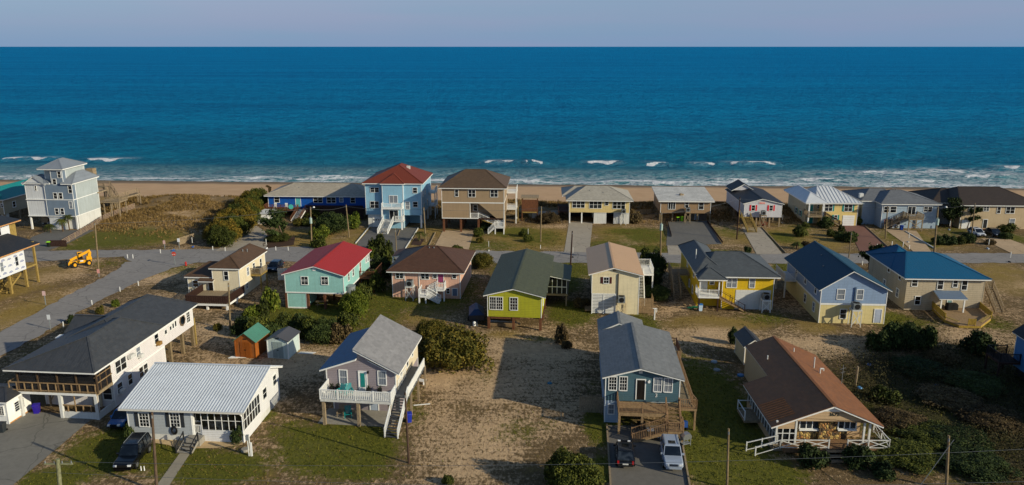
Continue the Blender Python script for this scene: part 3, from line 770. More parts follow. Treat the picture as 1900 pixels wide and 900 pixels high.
sheet('driveway', [(1240,412),(1312,410),(1340,453),(1236,456)], GRV)
sheet('driveway', [(1238,456),(1281,456),(1285,473),(1240,473)], DRV)
sheet('driveway', [(1376,422),(1412,422),(1452,472),(1404,472)], DRV)
sheet('driveway', [(1562,419),(1605,418),(1658,470),(1598,472),(1588,452)], BRK)
sheet('driveway', [(1640,425),(1700,428),(1730,470),(1700,472),(1675,450)], DRVT)
sheet('driveway', [(1820,443),(1868,442),(1900,455),(1960,470),(1880,472)], DRVT)
sheet('driveway', [(-40,780),(60,765),(120,768),(170,778),(130,812),(25,900),(10,940),(-60,960)], asphalt('#6a6862', '#7c7971', 'grey_concrete'))
sheet('footpath', [(340,832),(358,834),(312,905),(288,905)], asphalt('#8a8272', '#989080', 'path_concrete', False))
sheet('driveway', [(1128,790),(1265,790),(1278,905),(1134,905)], asphalt('#5f5c56', '#6d6962', 'stony_drive', False))
sheet('gravel_bed', [(286,812),(345,815),(452,818),(450,826),(400,832),(330,833),(312,826),(285,822)], asphalt('#a88f6a', '#c0a880', 'gravel_bed', False))
sheet('mulch_bed', [(500,432),(548,440),(545,455),(490,462),(486,450)], asphalt('#3a2a20', '#4a382a', 'mulch', False))
sheet('mulch_bed', [(770,442),(788,444),(780,456),(762,454)], asphalt('#3a2a22', '#4a3830', 'mulch2', False))
random.seed(5)
# ================================================================== BEACH ROW
def grey_tower_house():
    V(0, 280, 4.5)
    h = House('tower_house', 'tall narrow pale grey house with rooftop tower and blue grey panels beside the boardwalk', 262, 655, 655, 3)
    W = h.W; xm = h.F(388, 400)[0]; z1 = h.F(450, 540)[1]; z2 = h.F(450, 404)[1]; ze = h.F(600, 282, -.5)[1]
    D = h.S(843, 590)[0]; D = max(9, min(D, 15)); h.log(D=D, ze=ze, z1=z1)
    grey = paint('#6d7d8e', 'blue_grey_lap', kind='lap', pitch=.2); batt = paint('#c9ccce', 'white_batten', kind='board', pitch=.45); pale = paint('#aab3b4', 'pale_lap', kind='lap', pitch=.2)
    rf = paint('#7d848c', 'grey_metal_roof', rough=.4, kind='seam', pitch=.45, axis=0)
    # ground floor: open garage bay left, batten wall in the middle, white room right
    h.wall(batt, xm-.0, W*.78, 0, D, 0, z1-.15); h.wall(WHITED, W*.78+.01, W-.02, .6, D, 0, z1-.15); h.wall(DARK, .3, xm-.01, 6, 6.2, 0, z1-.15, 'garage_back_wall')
    h.posts([(.18, .18), (.18, D-.3), (W-.16, .16)], 0, z1-.15, WHITE, .15)
    h.wall(OLDW, .4, 1.9, 3.0, 3.2, 0, 2.3, 'plywood_panel')
    h.wall(batt, 0, xm-.01, 0, D, z1+.02, ze-.01, corner=WHITE); h.wall(grey, xm, W-.01, -.25, 0.9, z1+.02, ze-.01, corner=WHITE)
    h.wall(pale, xm+.01, W, .91, D, z1+.02, ze-.01, corner=WHITE)
    for z in (z1-.14, z2-.12): h.box('band', WHITE, -.03, W+.03, -.29, D+.03, z, z+.15)
    for r in ((290, 290, 305, 330),): h.wf(*r)
    pl = -.25
    for r in ((447, 350, 478, 398), (492, 350, 522, 398), (570, 292, 602, 350), (460, 480, 490, 528), (506, 480, 535, 528), (578, 422, 605, 480)): h.wf(*r, plane=pl)
    # tower
    tx0 = h.F(347, 200)[0]; tx1 = h.F(523, 200)[0]; tz = h.F(470, 157)[1]; 
    h.wall(grey, h.F(425, 200)[0], tx1, -.26+.1, 1.0, ze, tz, 'tower_wall', corner=WHITE); h.wall(pale, tx0, tx1-.01, 1.01, D-1.2, ze, tz, 'tower_wall', corner=WHITE)
    h.wf(480, 172, 508, 222, plane=-.16); h.wf(440, 235, 470, 280, plane=-.16)
    zr = tz+1.9
    h.hip(tx0, tx1, -.1, D-1.2, tz, zr, ((tx0+tx1)/2, D*.32), ((tx0+tx1)/2, D*.5), rf, ov=.5)
    # right roof
    h.hip(tx1+.02, W, -.25, D, ze, ze+2.2, ((tx1+W)/2, 3.2), ((tx1+W)/2, D-3), rf, ov=.4)
    h.hip(0, tx0+1.2, 0, D-2, ze, ze+1.5, (tx0*.6, 2.4), (tx0*.6, D-4), rf, ov=.4)
    h.gable(.2, tx0+.4, -.3, 2.4, ze, ze+1.5, rf, batt, ov=.3, og=.25)
    # rear deck and its stair tower
    h.deck(W-1, W+.2, D-.5, D+3, z2, OLDW); h.deck(W-.5, W+4.2, D+.5, D+4, z1+1.2, OLDW, posts=[(W+.4, D+.8), (W+2, D+.8), (W+3.9, D+.8), (W+3.9, D+3.6), (W+.4, D+3.6)])
    h.rail([(W, D+.5, z1+1.2), (W+4.2, D+.5, z1+1.2), (W+4.2, D+4, z1+1.2)], OLDW)
    h.box('roof_deck_screen', OLDW, h.F(717, 160, D)[0], h.F(777, 160, D)[0], D-.2, D+1.2, h.F(745, 215, D)[1]-.2, h.F(745, 148, D)[1])
    return h
h1 = grey_tower_house()

def boardwalk():
    V(0, 280, 4.5)
    a = G(855, 560); b = G(985, 545)
    t = thing('beach_walkway', 'raised grey wood walkway and stairs leading over the dune to the beach', 'boardwalk', (a.x, a.y, 0), R(-2))
    Z = 5.6; L = 16
    m = MB()
    def run(p, q, wd):
        p = Vector(p); q = Vector(q); n = int((q-p).length/.3); s_ = (q-p).cross(Vector((0,0,1))).normalized()
        for i in range(n): c = p.lerp(q, (i+.5)/n); m.beam(c-s_*wd/2, c+s_*wd/2, .26, .05)
        for k in (-1, 1): m.beam(p+s_*k*wd/2-Vector((0,0,.15)), q+s_*k*wd/2-Vector((0,0,.15)), .06, .25)
    def loc(x, y, z): g_ = G(x, y, z)-Vector((a.x, a.y, 0)); c_, s_ = math.cos(R(2)), math.sin(R(2)); return (g_.x*c_-g_.y*s_, g_.x*s_+g_.y*c_, z)
    q0, q1, q2, q3 = loc(835, 300, Z), loc(895, 298, Z), loc(962, 402, 3.2), loc(1155, 350, 4.0)
    P = [(q1[0]-3, q1[1], Z), q1, q2, q3]
    run(P[0], P[1], 2.2); run(P[1], P[2], 1.6); run(P[2], P[3], 1.8); m.build('walkway_boards', OLDW, t)
    r = MB()
    for i in range(3):
        p = Vector(P[i]); q = Vector(P[i+1]); s_ = (q-p).cross(Vector((0,0,1))).normalized()
        for k in (-1, 1):
            o = s_*k*(.85 if i else 1.1)
            for hh in (.45, .72, 1.0): r.beam(p+o+Vector((0,0,hh)), q+o+Vector((0,0,hh)), .05, .07)
            n = max(1, int((q-p).length/2))
            for j in range(n+1):
                c = p.lerp(q, j/n)+o; r.box(c.x-.06, c.x+.06, c.y-.06, c.y+.06, c.z-.1, c.z+1.08)
    r.build('railing', OLDW, t)
    for i in range(3):
        p = Vector(P[i]); q = Vector(P[i+1]); s_ = (q-p).cross(Vector((0,0,1))).normalized(); n = max(1, int((q-p).length/3))
        for j in range(n+1):
            for k in (-1, 1):
                c = p.lerp(q, j/n)+s_*k*.8; MB().box(c.x-.11, c.x+.11, c.y-.11, c.y+.11, -.5, c.z-.1).build('post', OLDW, t)
boardwalk()

def teal_roof_house():
    V(0, 280, 4.5)
    h = House('stilt_house', 'tan house with teal metal hip roof on stilts at far left beside the tower house', -160, 600, 50, 3)
    W = h.W; z0 = h.F(30, 530)[1]; ze = h.F(30, 415, -.5)[1]; D = 16; h.log(z0=z0, ze=ze)
    tan = paint('#9b9078', 'tan_siding', kind='lap'); rf = paint('#1c8a8a', 'teal_metal_roof', rough=.35, kind='seam', pitch=.5, axis=0, k=.8)
    h.wall(tan, 0, W, 0, D, z0, ze, corner=WHITE)
    h.posts([(x, y) for x in (.3, W/2, W-.2) for y in (.2, 5, 10, D-.2)], 0, z0, OLDW, .16)
    for y in (3, 8, 13): h.window('R', W, y, y+.9, z0+1, z0+2.2)
    h.wf(10, 440, 26, 470)
    h.hip(0, W, 0, D, ze, ze+2.4, (W*.5, W*.45), (W*.5, D-W*.45), rf, ov=.6)
    h.wall(WHITED, W-1.6, W-.5, 1, 2, 0, 2.2, 'storage_closet')
    ac_unit(h, -.5+W*.3, -.9, 1.6, 'pale condenser box on a timber stand under the teal roofed house', sm=YELW)
teal_roof_house()

def blue_long_house():
    V(380, 290, 5)
    h = House('beach_cottage', 'long cobalt blue house with pale shingle roof and brown front deck', 600, 560, 1500, 2.5)
    W = h.W; z0 = h.F(700, 470)[1]; ze = h.F(900, 375, -.5)[1]; D = 10.5; h.log(z0=z0, ze=ze)
    bl = paint('#0a5cb8', 'cobalt_siding', kind='board', pitch=.4, k=.85, dirt=.2); rf = paint('#aaa08e', 'pale_shingle', kind='shingle', axis=1)
    h.wall(bl, 0, W, 0, D, z0-.3, ze, corner=WHITE)
    h.posts([(x*W/6, y) for x in range(7) for y in (.2, 5, D-.2)], 0, z0-.3, BROWNW, .14)
    h.wall(paint('#7a7468', 'block_wall', kind='lap'), .5, W*.3, 4, 4.2, 0, z0-.3, 'lower_wall')
    xl = h.T(825, 262, ze+2)
    h.hip(0, W, 0, D, ze, ze+2.1, (4.5, D*.52), (W-4.0, D*.52), rf, ov=.7)
    h.wf(645, 377, 692, 425); h.wf(1008, 382, 1092, 428, units=2); h.wf(1132, 382, 1215, 430, units=2); h.wf(1250, 382, 1283, 422); h.wf(1352, 385, 1395, 430)
    h.df(845, 385, 888, 465, paint('#5ab5b5', 'aqua_door'))
    # decks
    xe = h.F(890, 470)[0]; xs = h.F(965, 470)[0]
    h.deck(-.2, xe, -2.6, -.01, z0, BROWNW, posts=[(0, -2.4), (xe*.5, -2.4), (xe, -2.4)])
    h.rail([(-.1, -.1, z0), (-.1, -2.5, z0), (xe, -2.5, z0)], BROWNW)
    h.stairs(((xe+xs)/2, -2.0, z0), ((xe+xs)/2-.9, -5.2, .05), 1.9, WHITED, BROWNW)
    b = MB(); n = 60
    for i in range(n):
        a = xs+.2+(W-xs-.2)*i/n; b.box(a, a+(W-xs)/n-.03, -2.6, -2.54, .2, z0+1.0)
    b.box(xs, W, -2.52, -.03, z0-.3, z0); b.build('slatted_deck_front', DARKW, h.e)
    b = MB()
    for x in (2.1, 4.6): 
        b.box(x-.3, x+.3, -1.9, -1.4, z0+.4, z0+.5).box(x-.3, x+.3, -1.42, -1.34, z0+.4, z0+1.2)
        for a in (-.25, .25):
            for c in (-1.85, -1.45): b.box(x+a-.03, x+a+.03, c-.03, c+.03, z0, z0+.4)
    for i, x in enumerate((2.1, 4.6)):
        t = thing('porch_chair', 'white porch chair %s' % ('under the leftmost window of the cobalt house' if i == 0 else 'between the window and aqua door of the cobalt house'), 'chair', h.world(x, -1.6, z0), h.yaw, 'white chairs on the cobalt house deck')
        MB().box(-.3, .3, -.3, .25, .4, .47).build('seat', WHITE, t); MB().box(-.3, .3, .2, .28, .47, 1.2).build('backrest', WHITE, t)
        for a in (-.25, .25):
            for c in (-.25, .2): MB().box(a-.03, a+.03, c-.03, c+.03, 0, .4).build('leg', WHITE, t)
    ox, oz = h.F(800, 468, -2.6)
    o = MB().tube((ox, -2.66, oz), (ox, -2.72, oz), .55, n=18); o.build('oval_sign', paint('#49b8ac', 'aqua_sign'), h.e)
    h.vents([(W*.28, D*.3, ze+1.3), (W*.72, D*.3, ze+1.3), (W*.85, D*.4, ze+1.4)])
    g = MB(); g.beam((1.6, 0, 0), (1.6, 0, .01), .01, .01)
    # shed
    V(380, 290, 5)
    a = G(490, 632); t = thing('garden_shed', 'small white shed with flat roof at the end of the cobalt house driveway', 'shed', (a.x, a.y, 0), R(-3))
    MB().box(0, 2.6, 0, 5.0, 0, 2.3).build('wall', WHITE, t); MB().box(-.15, 2.75, -.15, 5.15, 2.303, 2.42).build('roof', WHITED, t)
    d = MB().box(.15, 1.0, -.05, -.002, .05, 2.0); d.build('door', WHITED, t)
    return h
blue_long_house()

def red_roof_blue_house():
    V(660, 290, 5)
    h = House('beach_house', 'three storey light blue house with dark red metal roof and double stairs', 100, 660, 618, 3)
    W = h.W; sb = paint('#8fbdd6', 'light_blue_siding', kind='lap', k=.9)
    ze = h.F(400, 262, -.5)[1]; z1 = h.F(520, 548)[1]; D = 13; h.log(ze=ze, z1=z1)
    xa = h.F(252, 400)[0]; xb = h.F(445, 400)[0]
    rf = paint('#6e3222', 'red_metal_roof', rough=.6, kind='seam', pitch=.45, axis=0, dirt=.1)
    h.wall(sb, 0, xa-.01, .3, D, z1+.02, ze, corner=WHITE); h.wall(WHITED, .35, xa-.01, .5, D-2, 0, z1)
    h.wall(sb, xa, xb, -.5, D-.5, 0, ze-.01, corner=WHITE); h.wall(sb, xb+.01, W, 0, D, z1+.02, ze, corner=WHITE)
    h.wall(sb, xb+.3, W-.5, 5, 5.2, 0, z1, 'carport_back_wall')
    h.posts([(W-.2, .2), (W-.2, 4.5), (W-.2, 9), (W-.2, D-.2)], 0, z1, WHITE, .18)
    h.garage(158, 560, 250, 655, plane=.5, windows=4)
    h.hip(0, W, .1, D, ze, ze+3.4, (W*.55, 4.9), (W*.55, 7.5), rf, ov=.45)
    h.hip(xa, xb, -.5, 5, ze+.61-.6, ze+2.0, ((xa+xb)/2, 1.6), ((xa+xb)/2, 4.6), rf, ov=.35)
    h.wf(135, 290, 215, 330, plane=.3, units=2); h.wf(135, 418, 215, 478, plane=.3, units=2)
    h.wf(530, 292, 570, 338); h.wf(462, 422, 500, 487); h.wf(532, 422, 575, 468)
    h.wf(312, 365, 388, 430, plane=-.5, units=2, rail=False); h.wf(315, 503, 395, 585, plane=-.5, units=2, rail=False)
    h.box('chimney_vent', WHITED, W*.66, W*.72, 6, 6.5, ze+1.8, ze+3.0)
    # balcony
    zb = h.F(340, 482, -2)[1]; zl = h.F(340, 598, -2.2)[1]
    h.deck(xa+.05, xb-.05, -2.0, -.52, zb, WHITE); h.rail([(xa+.1, -.6, zb), (xa+.1, -1.95, zb), (xb-.1, -1.95, zb), (xb-.1, -.6, zb)], WHITE)
    h.deck(xa, xb+.2, -2.3, -.52, zl, WHITED); h.posts([(xa+.15, -2.1), (xb-.15, -2.1)], 0, zb-.26, WHITE, .13)
    h.rail([(xb-1.4, -2.25, zl), (xb+.1, -2.25, zl), (xb+.1, -.6, zl)], WHITE)
    xs = h.F(340, 600)[0]
    h.stairs((xs-.35, -2.3, zl), (xs-.9, -6.0, .05), 2.1, WHITED, WHITE)
    for z in (z1+3.3, z1+.3): h.deck(W+.01, W+1.5, D-3.5, D, z, WHITE); h.rail([(W+.1, D-3.4, z), (W+1.45, D-3.4, z), (W+1.45, D, z)], WHITE)
    h.posts([(W+1.4, D-3.3), (W+1.4, D-.2)], 0, z1+3, WHITE, .1)
    for y, z in ((1.4, z1+3.9), (4.2, z1+3.9), (7, z1+.9), (2.5, z1+.9)): h.window('R', W, y, y+.9, z, z+1.1)
    return h
red_roof_blue_house()

def tan_hip_house():
    V(660, 290, 5)
    h = House('beach_house', 'two storey tan house on brown stilts with brown hip roof and white corner stairs', 805, 702, 1378, 3)
    W = h.W; tn = paint('#9a8468', 'tan_lap', kind='lap', pitch=.22); z1 = h.F(900, 572)[1]; z2 = h.F(900, 427)[1]; ze = h.F(1000, 303, -.5)[1]; D = 13
    h.log(z1=z1, ze=ze)
    ax0 = h.F(1062, 500)[0]; ax1 = h.F(1138, 500)[0]; sx = h.F(1305, 560)[0]
    h.wall(tn, 0, W, 0, D, z2+.05, ze, corner=WHITE)
    h.wall(tn, 0, ax0, 0, D, z1+.05, z2-.16, corner=WHITE); h.wall(tn, ax0+.01, W-.01, 2.0, D-.01, z1+.05, z2-.17)
    # triangular wall right of the stairs
    za = h.F(1140, 440)[1]; zb = h.F(1300, 560)[1]
    MB().prism([(sx, z1+.05), (W, z1+.05), (W, z2-.17), (ax1, z2-.17)], 0, .2).build('wall', tn, h.e)
    h.box('corner_trim', WHITE, W-.1, W+.03, -.03, .25, 0, z2-.2); h.wall(tn, W-.2, W-.01, .3, 5.5, 0, z2-.2)
    h.box('band', WHITE, -.03, W+.03, -.04, D+.03, z2-.15, z2+.04); h.box('band', WHITE, -.03, ax1, -.04, .1, z1-.12, z1+.04)
    h.box('floor_slab', DARKW, 0.02, W-.3, .12, D-.03, z1-.3, z1+.03)
    h.posts([(x, y) for x in (.3, W*.3, W*.585) for y in (.3, 4.5, 9)], 0, z1-.3, BROWNW, .2)
    h.wall(paint('#4f6e3a', 'green_storage'), W*.6, W*.78, 6, 6.2, 0, z1-.4, 'storage_wall')
    h.wf(920, 308, 952, 370); h.wf(1045, 310, 1110, 375, units=2); h.wf(1250, 310, 1318, 375, units=2)
    h.window('F', 2.0, ax0+.5, ax0+1.3, z1+1.2, z1+2.4); h.rail([(ax0+.05, .1, z1+.06), (ax1, .1, z1+.06)], WHITE, h=1.0)
    h.stairs((ax1-.1, .9, z1+.1), (W-1.6, .9, 1.5), 1.1, YELW, WHITE, sp=.3)
    h.deck(W-1.9, W+.05, -1.4, .3, 1.5, WHITED, posts=[(W-1.8, -1.3), (W, -1.3)], pm=WHITE); h.rail([(W-1.85, -1.35, 1.5), (W, -1.35, 1.5), (W, .2, 1.5)], WHITE)
    h.stairs((W-1.9, -.8, 1.5), (W-3.3, -.8, .05), 1.0, WHITED, WHITE)
    h.wall(WHITED, W-1.5, W-.25, .35, .5, 1.5, z1, 'entry_wall'); h.window('F', .35, W-1.1, W-.5, 2.5, 3.3)
    h.hip(0, W, 0, D, ze, ze+3.1, (W*.34, D*.47), (W*.66, D*.47), paint('#5c4a38', 'brown_shingle', kind='shingle', axis=1), ov=.55)
    for z in (z1+.3, z2+.6):
        h.deck(W+.03, W+2.2, D-4, D, z, WHITE); h.rail([(W+.1, D-3.95, z), (W+2.15, D-3.95, z), (W+2.15, D, z)], WHITE)
    h.posts([(W+2.05, D-3.9), (W+2.05, D-.2)], 0, z2+.4, WHITE, .11)
    h.wall(YELW, W+2.4, W+2.5, D-4, D-2.6, .4, z1+.5, 'lattice_panel')
    p = h.world(W+3.3, D-1.5)
    t = thing('gazebo', 'brown timber gazebo with flat roof behind the tan hip roof house', 'gazebo', p, h.yaw)
    for a in (0, 3.4):
        for c in (0, 3): MB().box(a-.1, a+.1, c-.1, c+.1, 0, 5.2).build('post', BROWNW, t)
    MB().box(-.3, 3.7, -.3, 3.3, 5.2, 5.4).build('roof', OLDW, t); MB().box(-.05, 3.45, -.08, -.02, 2.2, 4.9).build('panel', BROWNW, t); MB().box(-.1, 3.5, -.1, 3.1, 1.9, 2.15).build('floor', YELW, t)
tan_hip_house()

def cream_hip_house():
    V(960, 320, 5)
    h = House('beach_cottage', 'cream single storey cottage raised over carport with pale grey hip roof', 478, 472, 1036, 2.5)
    W = h.W; cr = paint('#d6bf83', 'cream_siding', kind='board', pitch=.5, k=.95); z1 = h.F(600, 371)[1]; ze = h.F(600, 266, -.5)[1]; D = 11.5; h.log(z1=z1, ze=ze)
    h.wall(cr, 0, W, 0, D, z1, ze, corner=WHITE)
    A = lambda x: h.F(x, 420)[0]
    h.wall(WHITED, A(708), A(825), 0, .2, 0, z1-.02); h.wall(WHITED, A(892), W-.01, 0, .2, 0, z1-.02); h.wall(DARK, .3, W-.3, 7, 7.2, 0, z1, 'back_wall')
    h.wall(WHITED, W-.2, W-.01, .22, D-.5, 0, z1-.02)
    h.posts([(.15, .15), (A(597), .15), (.15, 6), (A(708)+.1, 6)], 0, z1, WHITE, .13)
    b = MB(); x0, x1 = A(895), A(965)
    for i in range(7):
        a = x0+(x1-x0)*i/7; b.beam((a, -.03, .1), (a+.9, -.035, 2.6), .03, .07); b.beam((a+.9, -.075, .1), (a, -.08, 2.6), .03, .07)
    b.build('lattice', WHITE, h.e)
    for r, u in (((510, 265, 625, 325), 3), ((668, 265, 782, 330), 3), ((885, 272, 1000, 333), 3), ((812, 270, 845, 302), 1)): h.wf(*r, units=u)
    h.hip(0, W, 0, D, ze, ze+2.3, (W*.3, D*.5), (W*.68, D*.5), paint('#a8a294', 'pale_grey_shingle', kind='shingle', axis=1), ov=.7)
    h.hip(-1.0, W*.25, D*.45, D+3, ze, ze+1.7, (1.5, D*.78), (3, D*.78), paint('#a8a294', 'pale_grey_shingle', kind='shingle', axis=1), ov=.5)
    h.deck(-2.4, -.02, 1, 9, z1, DARKW, posts=[(-2.2, 1.2), (-2.2, 5), (-2.2, 8.8)]); h.rail([(-.1, 1.05, z1), (-2.35, 1.05, z1), (-2.35, 9, z1)], DARKW)
    h.vents([(W*.35, 3.5, ze+1.5), (W*.57, 2.6, ze+1.2)])
    ac_unit(h, A(980), -.8, 2.6, 'dark condenser on a white lattice stand at the cream carport cottage', sm=WHITED)
cream_hip_house()

def flat_roof_house():
    V(1200, 320, 5)
    h = House('beach_cottage', 'small taupe cottage with flat white roof above a grey parking pad', 122, 458, 585, 2.5)
    W = h.W; tp = paint('#94795b', 'taupe_board', kind='board', pitch=.4); z1 = h.F(300, 378)[1]; ze = h.F(300, 268, -.5)[1]; D = 11; h.log(z1=z1, ze=ze)
    h.wall(tp, 0, W, 0, D, z1, ze, corner=WHITE); h.posts([(x*W/4+.0, y) for x in range(5) for y in (.3, 4, 8, D-.3)], 0, z1, POSTW, .15)
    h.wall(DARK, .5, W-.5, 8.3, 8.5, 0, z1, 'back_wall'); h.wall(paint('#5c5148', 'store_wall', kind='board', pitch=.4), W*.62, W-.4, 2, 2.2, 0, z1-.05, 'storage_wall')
    h.door('F', 2.0, W*.73, W*.8, .1, 2.1, paint('#7f93ab', 'blue_door'), trim=WHITED)
    h.wf(200, 275, 265, 338, units=3, rail=False); h.wf(355, 275, 388, 320); h.wf(482, 277, 528, 342)
    h.slab([(-.6, -.7, ze+.1), (W+.7, -.7, ze+.1), (W+.7, D+.6, ze+1.1), (-.6, D+.6, ze+1.1)], paint('#c4c2bb', 'white_roll_roofing', dirt=.35), th=.25, trim=WHITE)
    MB().prism([(0, ze), (D, ze), (D, ze+.9), (0, ze+.01)], 0, W, 'x').build('wall', tp, h.e)
    MB().tube((W*.45, 4, ze+.3), (W*.45, 4, ze+.95), .3, n=10).tube((W*.48, 4.2, ze+.3), (W*.48, 4.2, ze+.8), .45, n=10).build('roof_vent', OLDW, h.e)
    ax = h.F(380, 380, -.9)[0]
    ac_unit(h, ax, -.9, 2.6, 'condenser on a cross braced stand at the flat white roofed cottage', sm=OLDW)
    for i, (x, c, nm) in enumerate(((h.F(330, 450)[0], '#8fd01c', 'lime green wheeled bin under the flat white roofed cottage'), (h.F(292, 445)[0], '#1c2a1e', 'dark wheeled bin with lime lid under the flat white roofed cottage'))):
        bin_(h.world(x, .8-.3*i), nm, c, lid='#9be01c')
def bin_(p, label, c, lid=None, rz=0, group=None):
    t = thing('wheeled_bin', label, 'bin', p, rz, group)
    b = MB(); v = [(-.24,-.28,0),(.24,-.28,0),(.24,.28,0),(-.24,.28,0),(-.3,-.36,.95),(.3,-.36,.95),(.3,.36,.95),(-.3,.36,.95)]
    b.add(v, [(0,3,2,1),(4,5,6,7),(0,1,5,4),(1,2,6,5),(2,3,7,6),(3,0,4,7)]); b.build('body', paint(c, 'bin_plastic', rough=.45), t, bevel=.03)
    MB().prism([(-.39, .955), (.36, .955), (.4, 1.0), (.1, 1.08), (-.36, 1.02)], -.33, .33, 'x').build('lid', paint(lid or c, 'bin_plastic', rough=.45), t)
    for k in (-.28, .28): MB().tube((k-.04, .3, .12), (k+.04, .3, .12), .12, n=12).build('wheel', BLACK, t)
    return t
flat_roof_house()

def red_shutter_house():
    V(1200, 320, 5)
    h = House('beach_cottage', 'small white gabled cottage with black roof and bright red shutters', 893, 505, 1240, 2.5)
    W = h.W; wh = paint('#c2c1c6', 'white_siding', kind='lap'); z1 = h.F(1000, 415)[1]; ze = h.F(1060, 296, -.5)[1]; zr = h.F(1075, 250)[1]; D = 17; h.log(z1=z1, ze=ze, zr=zr)
    rf = paint('#26262b', 'black_shingle', kind='shingle', axis=0)
    h.wall(wh, 0, W, 0, D, z1, ze-.01, corner=WHITE); h.gable(0, W, 0, D, ze, zr, rf, wh, xr=h.F(1075, 250)[0], ov=.4, og=.3)
    h.posts([(x, y) for x in (.3, W*.35, W*.7, W-.3) for y in (.3, 5, 10, D-.4)], 0, z1, OLDW, .15)
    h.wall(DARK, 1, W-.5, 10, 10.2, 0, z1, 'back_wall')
    RED = paint('#d4202c', 'red_paint')
    h.wf(972, 303, 1005, 352, shutters=RED); h.wf(1137, 305, 1170, 352, shutters=RED)
    sx, sz = h.F(1071, 284); b = MB().box(sx-.65, sx+.65, -.06, -.003, sz-.22, sz+.22); o = b.build('house_name_sign', paint('#d9b9ae', 'sign_board'), h.e)
    for i, (dx, wd) in enumerate(((-.42, .25), (-.1, .2), (.2, .22), (.46, .14))): MB().box(sx+dx-wd/2, sx+dx+wd/2, -.075, -.062, sz-.09, sz+.1).build('lettering', RED, o)
    # raised rear gable
    h.gable(.2, W*.62, D-5, D+.5, ze+.8, zr+1.1, rf, wh, og=.3)
    xs = h.F(905, 405)[0]
    h.stairs((.3, -.3, z1+.1), (.6, -5.4, .05), 1.8, YELW, YELW, sp=.3); h.deck(-1.2, 1.3, -.4, -.02, z1+.1, YELW); h.posts([(-1, -.3)], 0, z1+1.6, YELW, .09)
    ac_unit(h, h.F(1078, 420, -.9)[0], -.9, 2.9, 'condenser on tall posts in front of the red shuttered cottage', sm=OLDW)
    t = MB(); cx = h.F(1100, 470)[0]
    for i in range(40):
        a = random.uniform(0, 6.28); r = random.uniform(.2, 1.1); t.beam((0, 0, 0), (math.cos(a)*r, math.sin(a)*r, random.uniform(.2, 1.1)), .12, .03)
    o = t.build('heap_of_netting', paint('#b0182a', 'red_net'), None); o.location = h.world(cx, 1.2); tag(o, 'heap of red beach gear under the red shuttered cottage', 'beach gear')
red_shutter_house()

def yellow_metal_house():
    V(1440, 320, 5.625)
    h = House('beach_house', 'pale yellow two storey house with white ribbed metal roof and teal shutters', 300, 552, 835, 2.5)
    W = h.W; ye = paint('#d9bf7a', 'pale_yellow_siding', kind='lap'); D = 12; ze = h.F(700, 330, -.5)[1]; TS = paint('#1b8f86', 'teal_shutter'); rf = paint('#c9ccce', 'white_metal_roof', rough=.35, dirt=.12)
    xp = h.F(480, 400)[0]; zb = h.F(400, 455, -1)[1]; h.log(ze=ze, zb=zb)
    h.wall(ye, xp, W, 0, D, 0, ze-.01, corner=WHITE); h.wall(paint('#b9ad8e', 'beige_side', kind='lap'), .6, xp-.01, 2.0, D+3, 0, ze-.01)
    h.hip(xp-1, W, 0, D, ze, ze+2.8, (W*.36, D*.5), (W*.62, D*.5), rf, ov=.6, ribs=.75)
    h.hip(0, xp+.5, -.4, D+3, ze, ze+1.9, (xp*.5, 3.2), (xp*.5, D), rf, ov=.5, ribs=.75)
    h.wf(508, 332, 588, 400, units=2, shutters=TS); h.wf(712, 333, 795, 403, units=2, shutters=TS); h.wf(605, 445, 638, 490, shutters=TS)
    h.garage(692, 447, 815, 545)
    h.door('F', 2.0, 1.2, 2.1, zb, zb+2.1, TS); h.door('F', 2.0, 1.4, 2.3, 0.05, 2.1, TS); h.window('F', 2.0, 3.0, 3.9, zb+1.2, zb+1.9)
    h.deck(.1, xp+.2, -1.2, 1.98, zb, OLDW); h.rail([(.15, 1.9, zb), (.15, -1.15, zb), (xp+.1, -1.15, zb)], OLDW); h.posts([(.25, -1.0), (xp-.1, -1.0)], 0, ze, WHITE, .13)
    h.stairs((xp+.3, -.7, zb), (h.F(682, 545, -1)[0], -.7, .1), 1.1, OLDW, DARKW, sp=.3)
    for y in (5, 8): h.window('L', .6, y, y+1, 1, 2.2, shutters=TS)
yellow_metal_house()

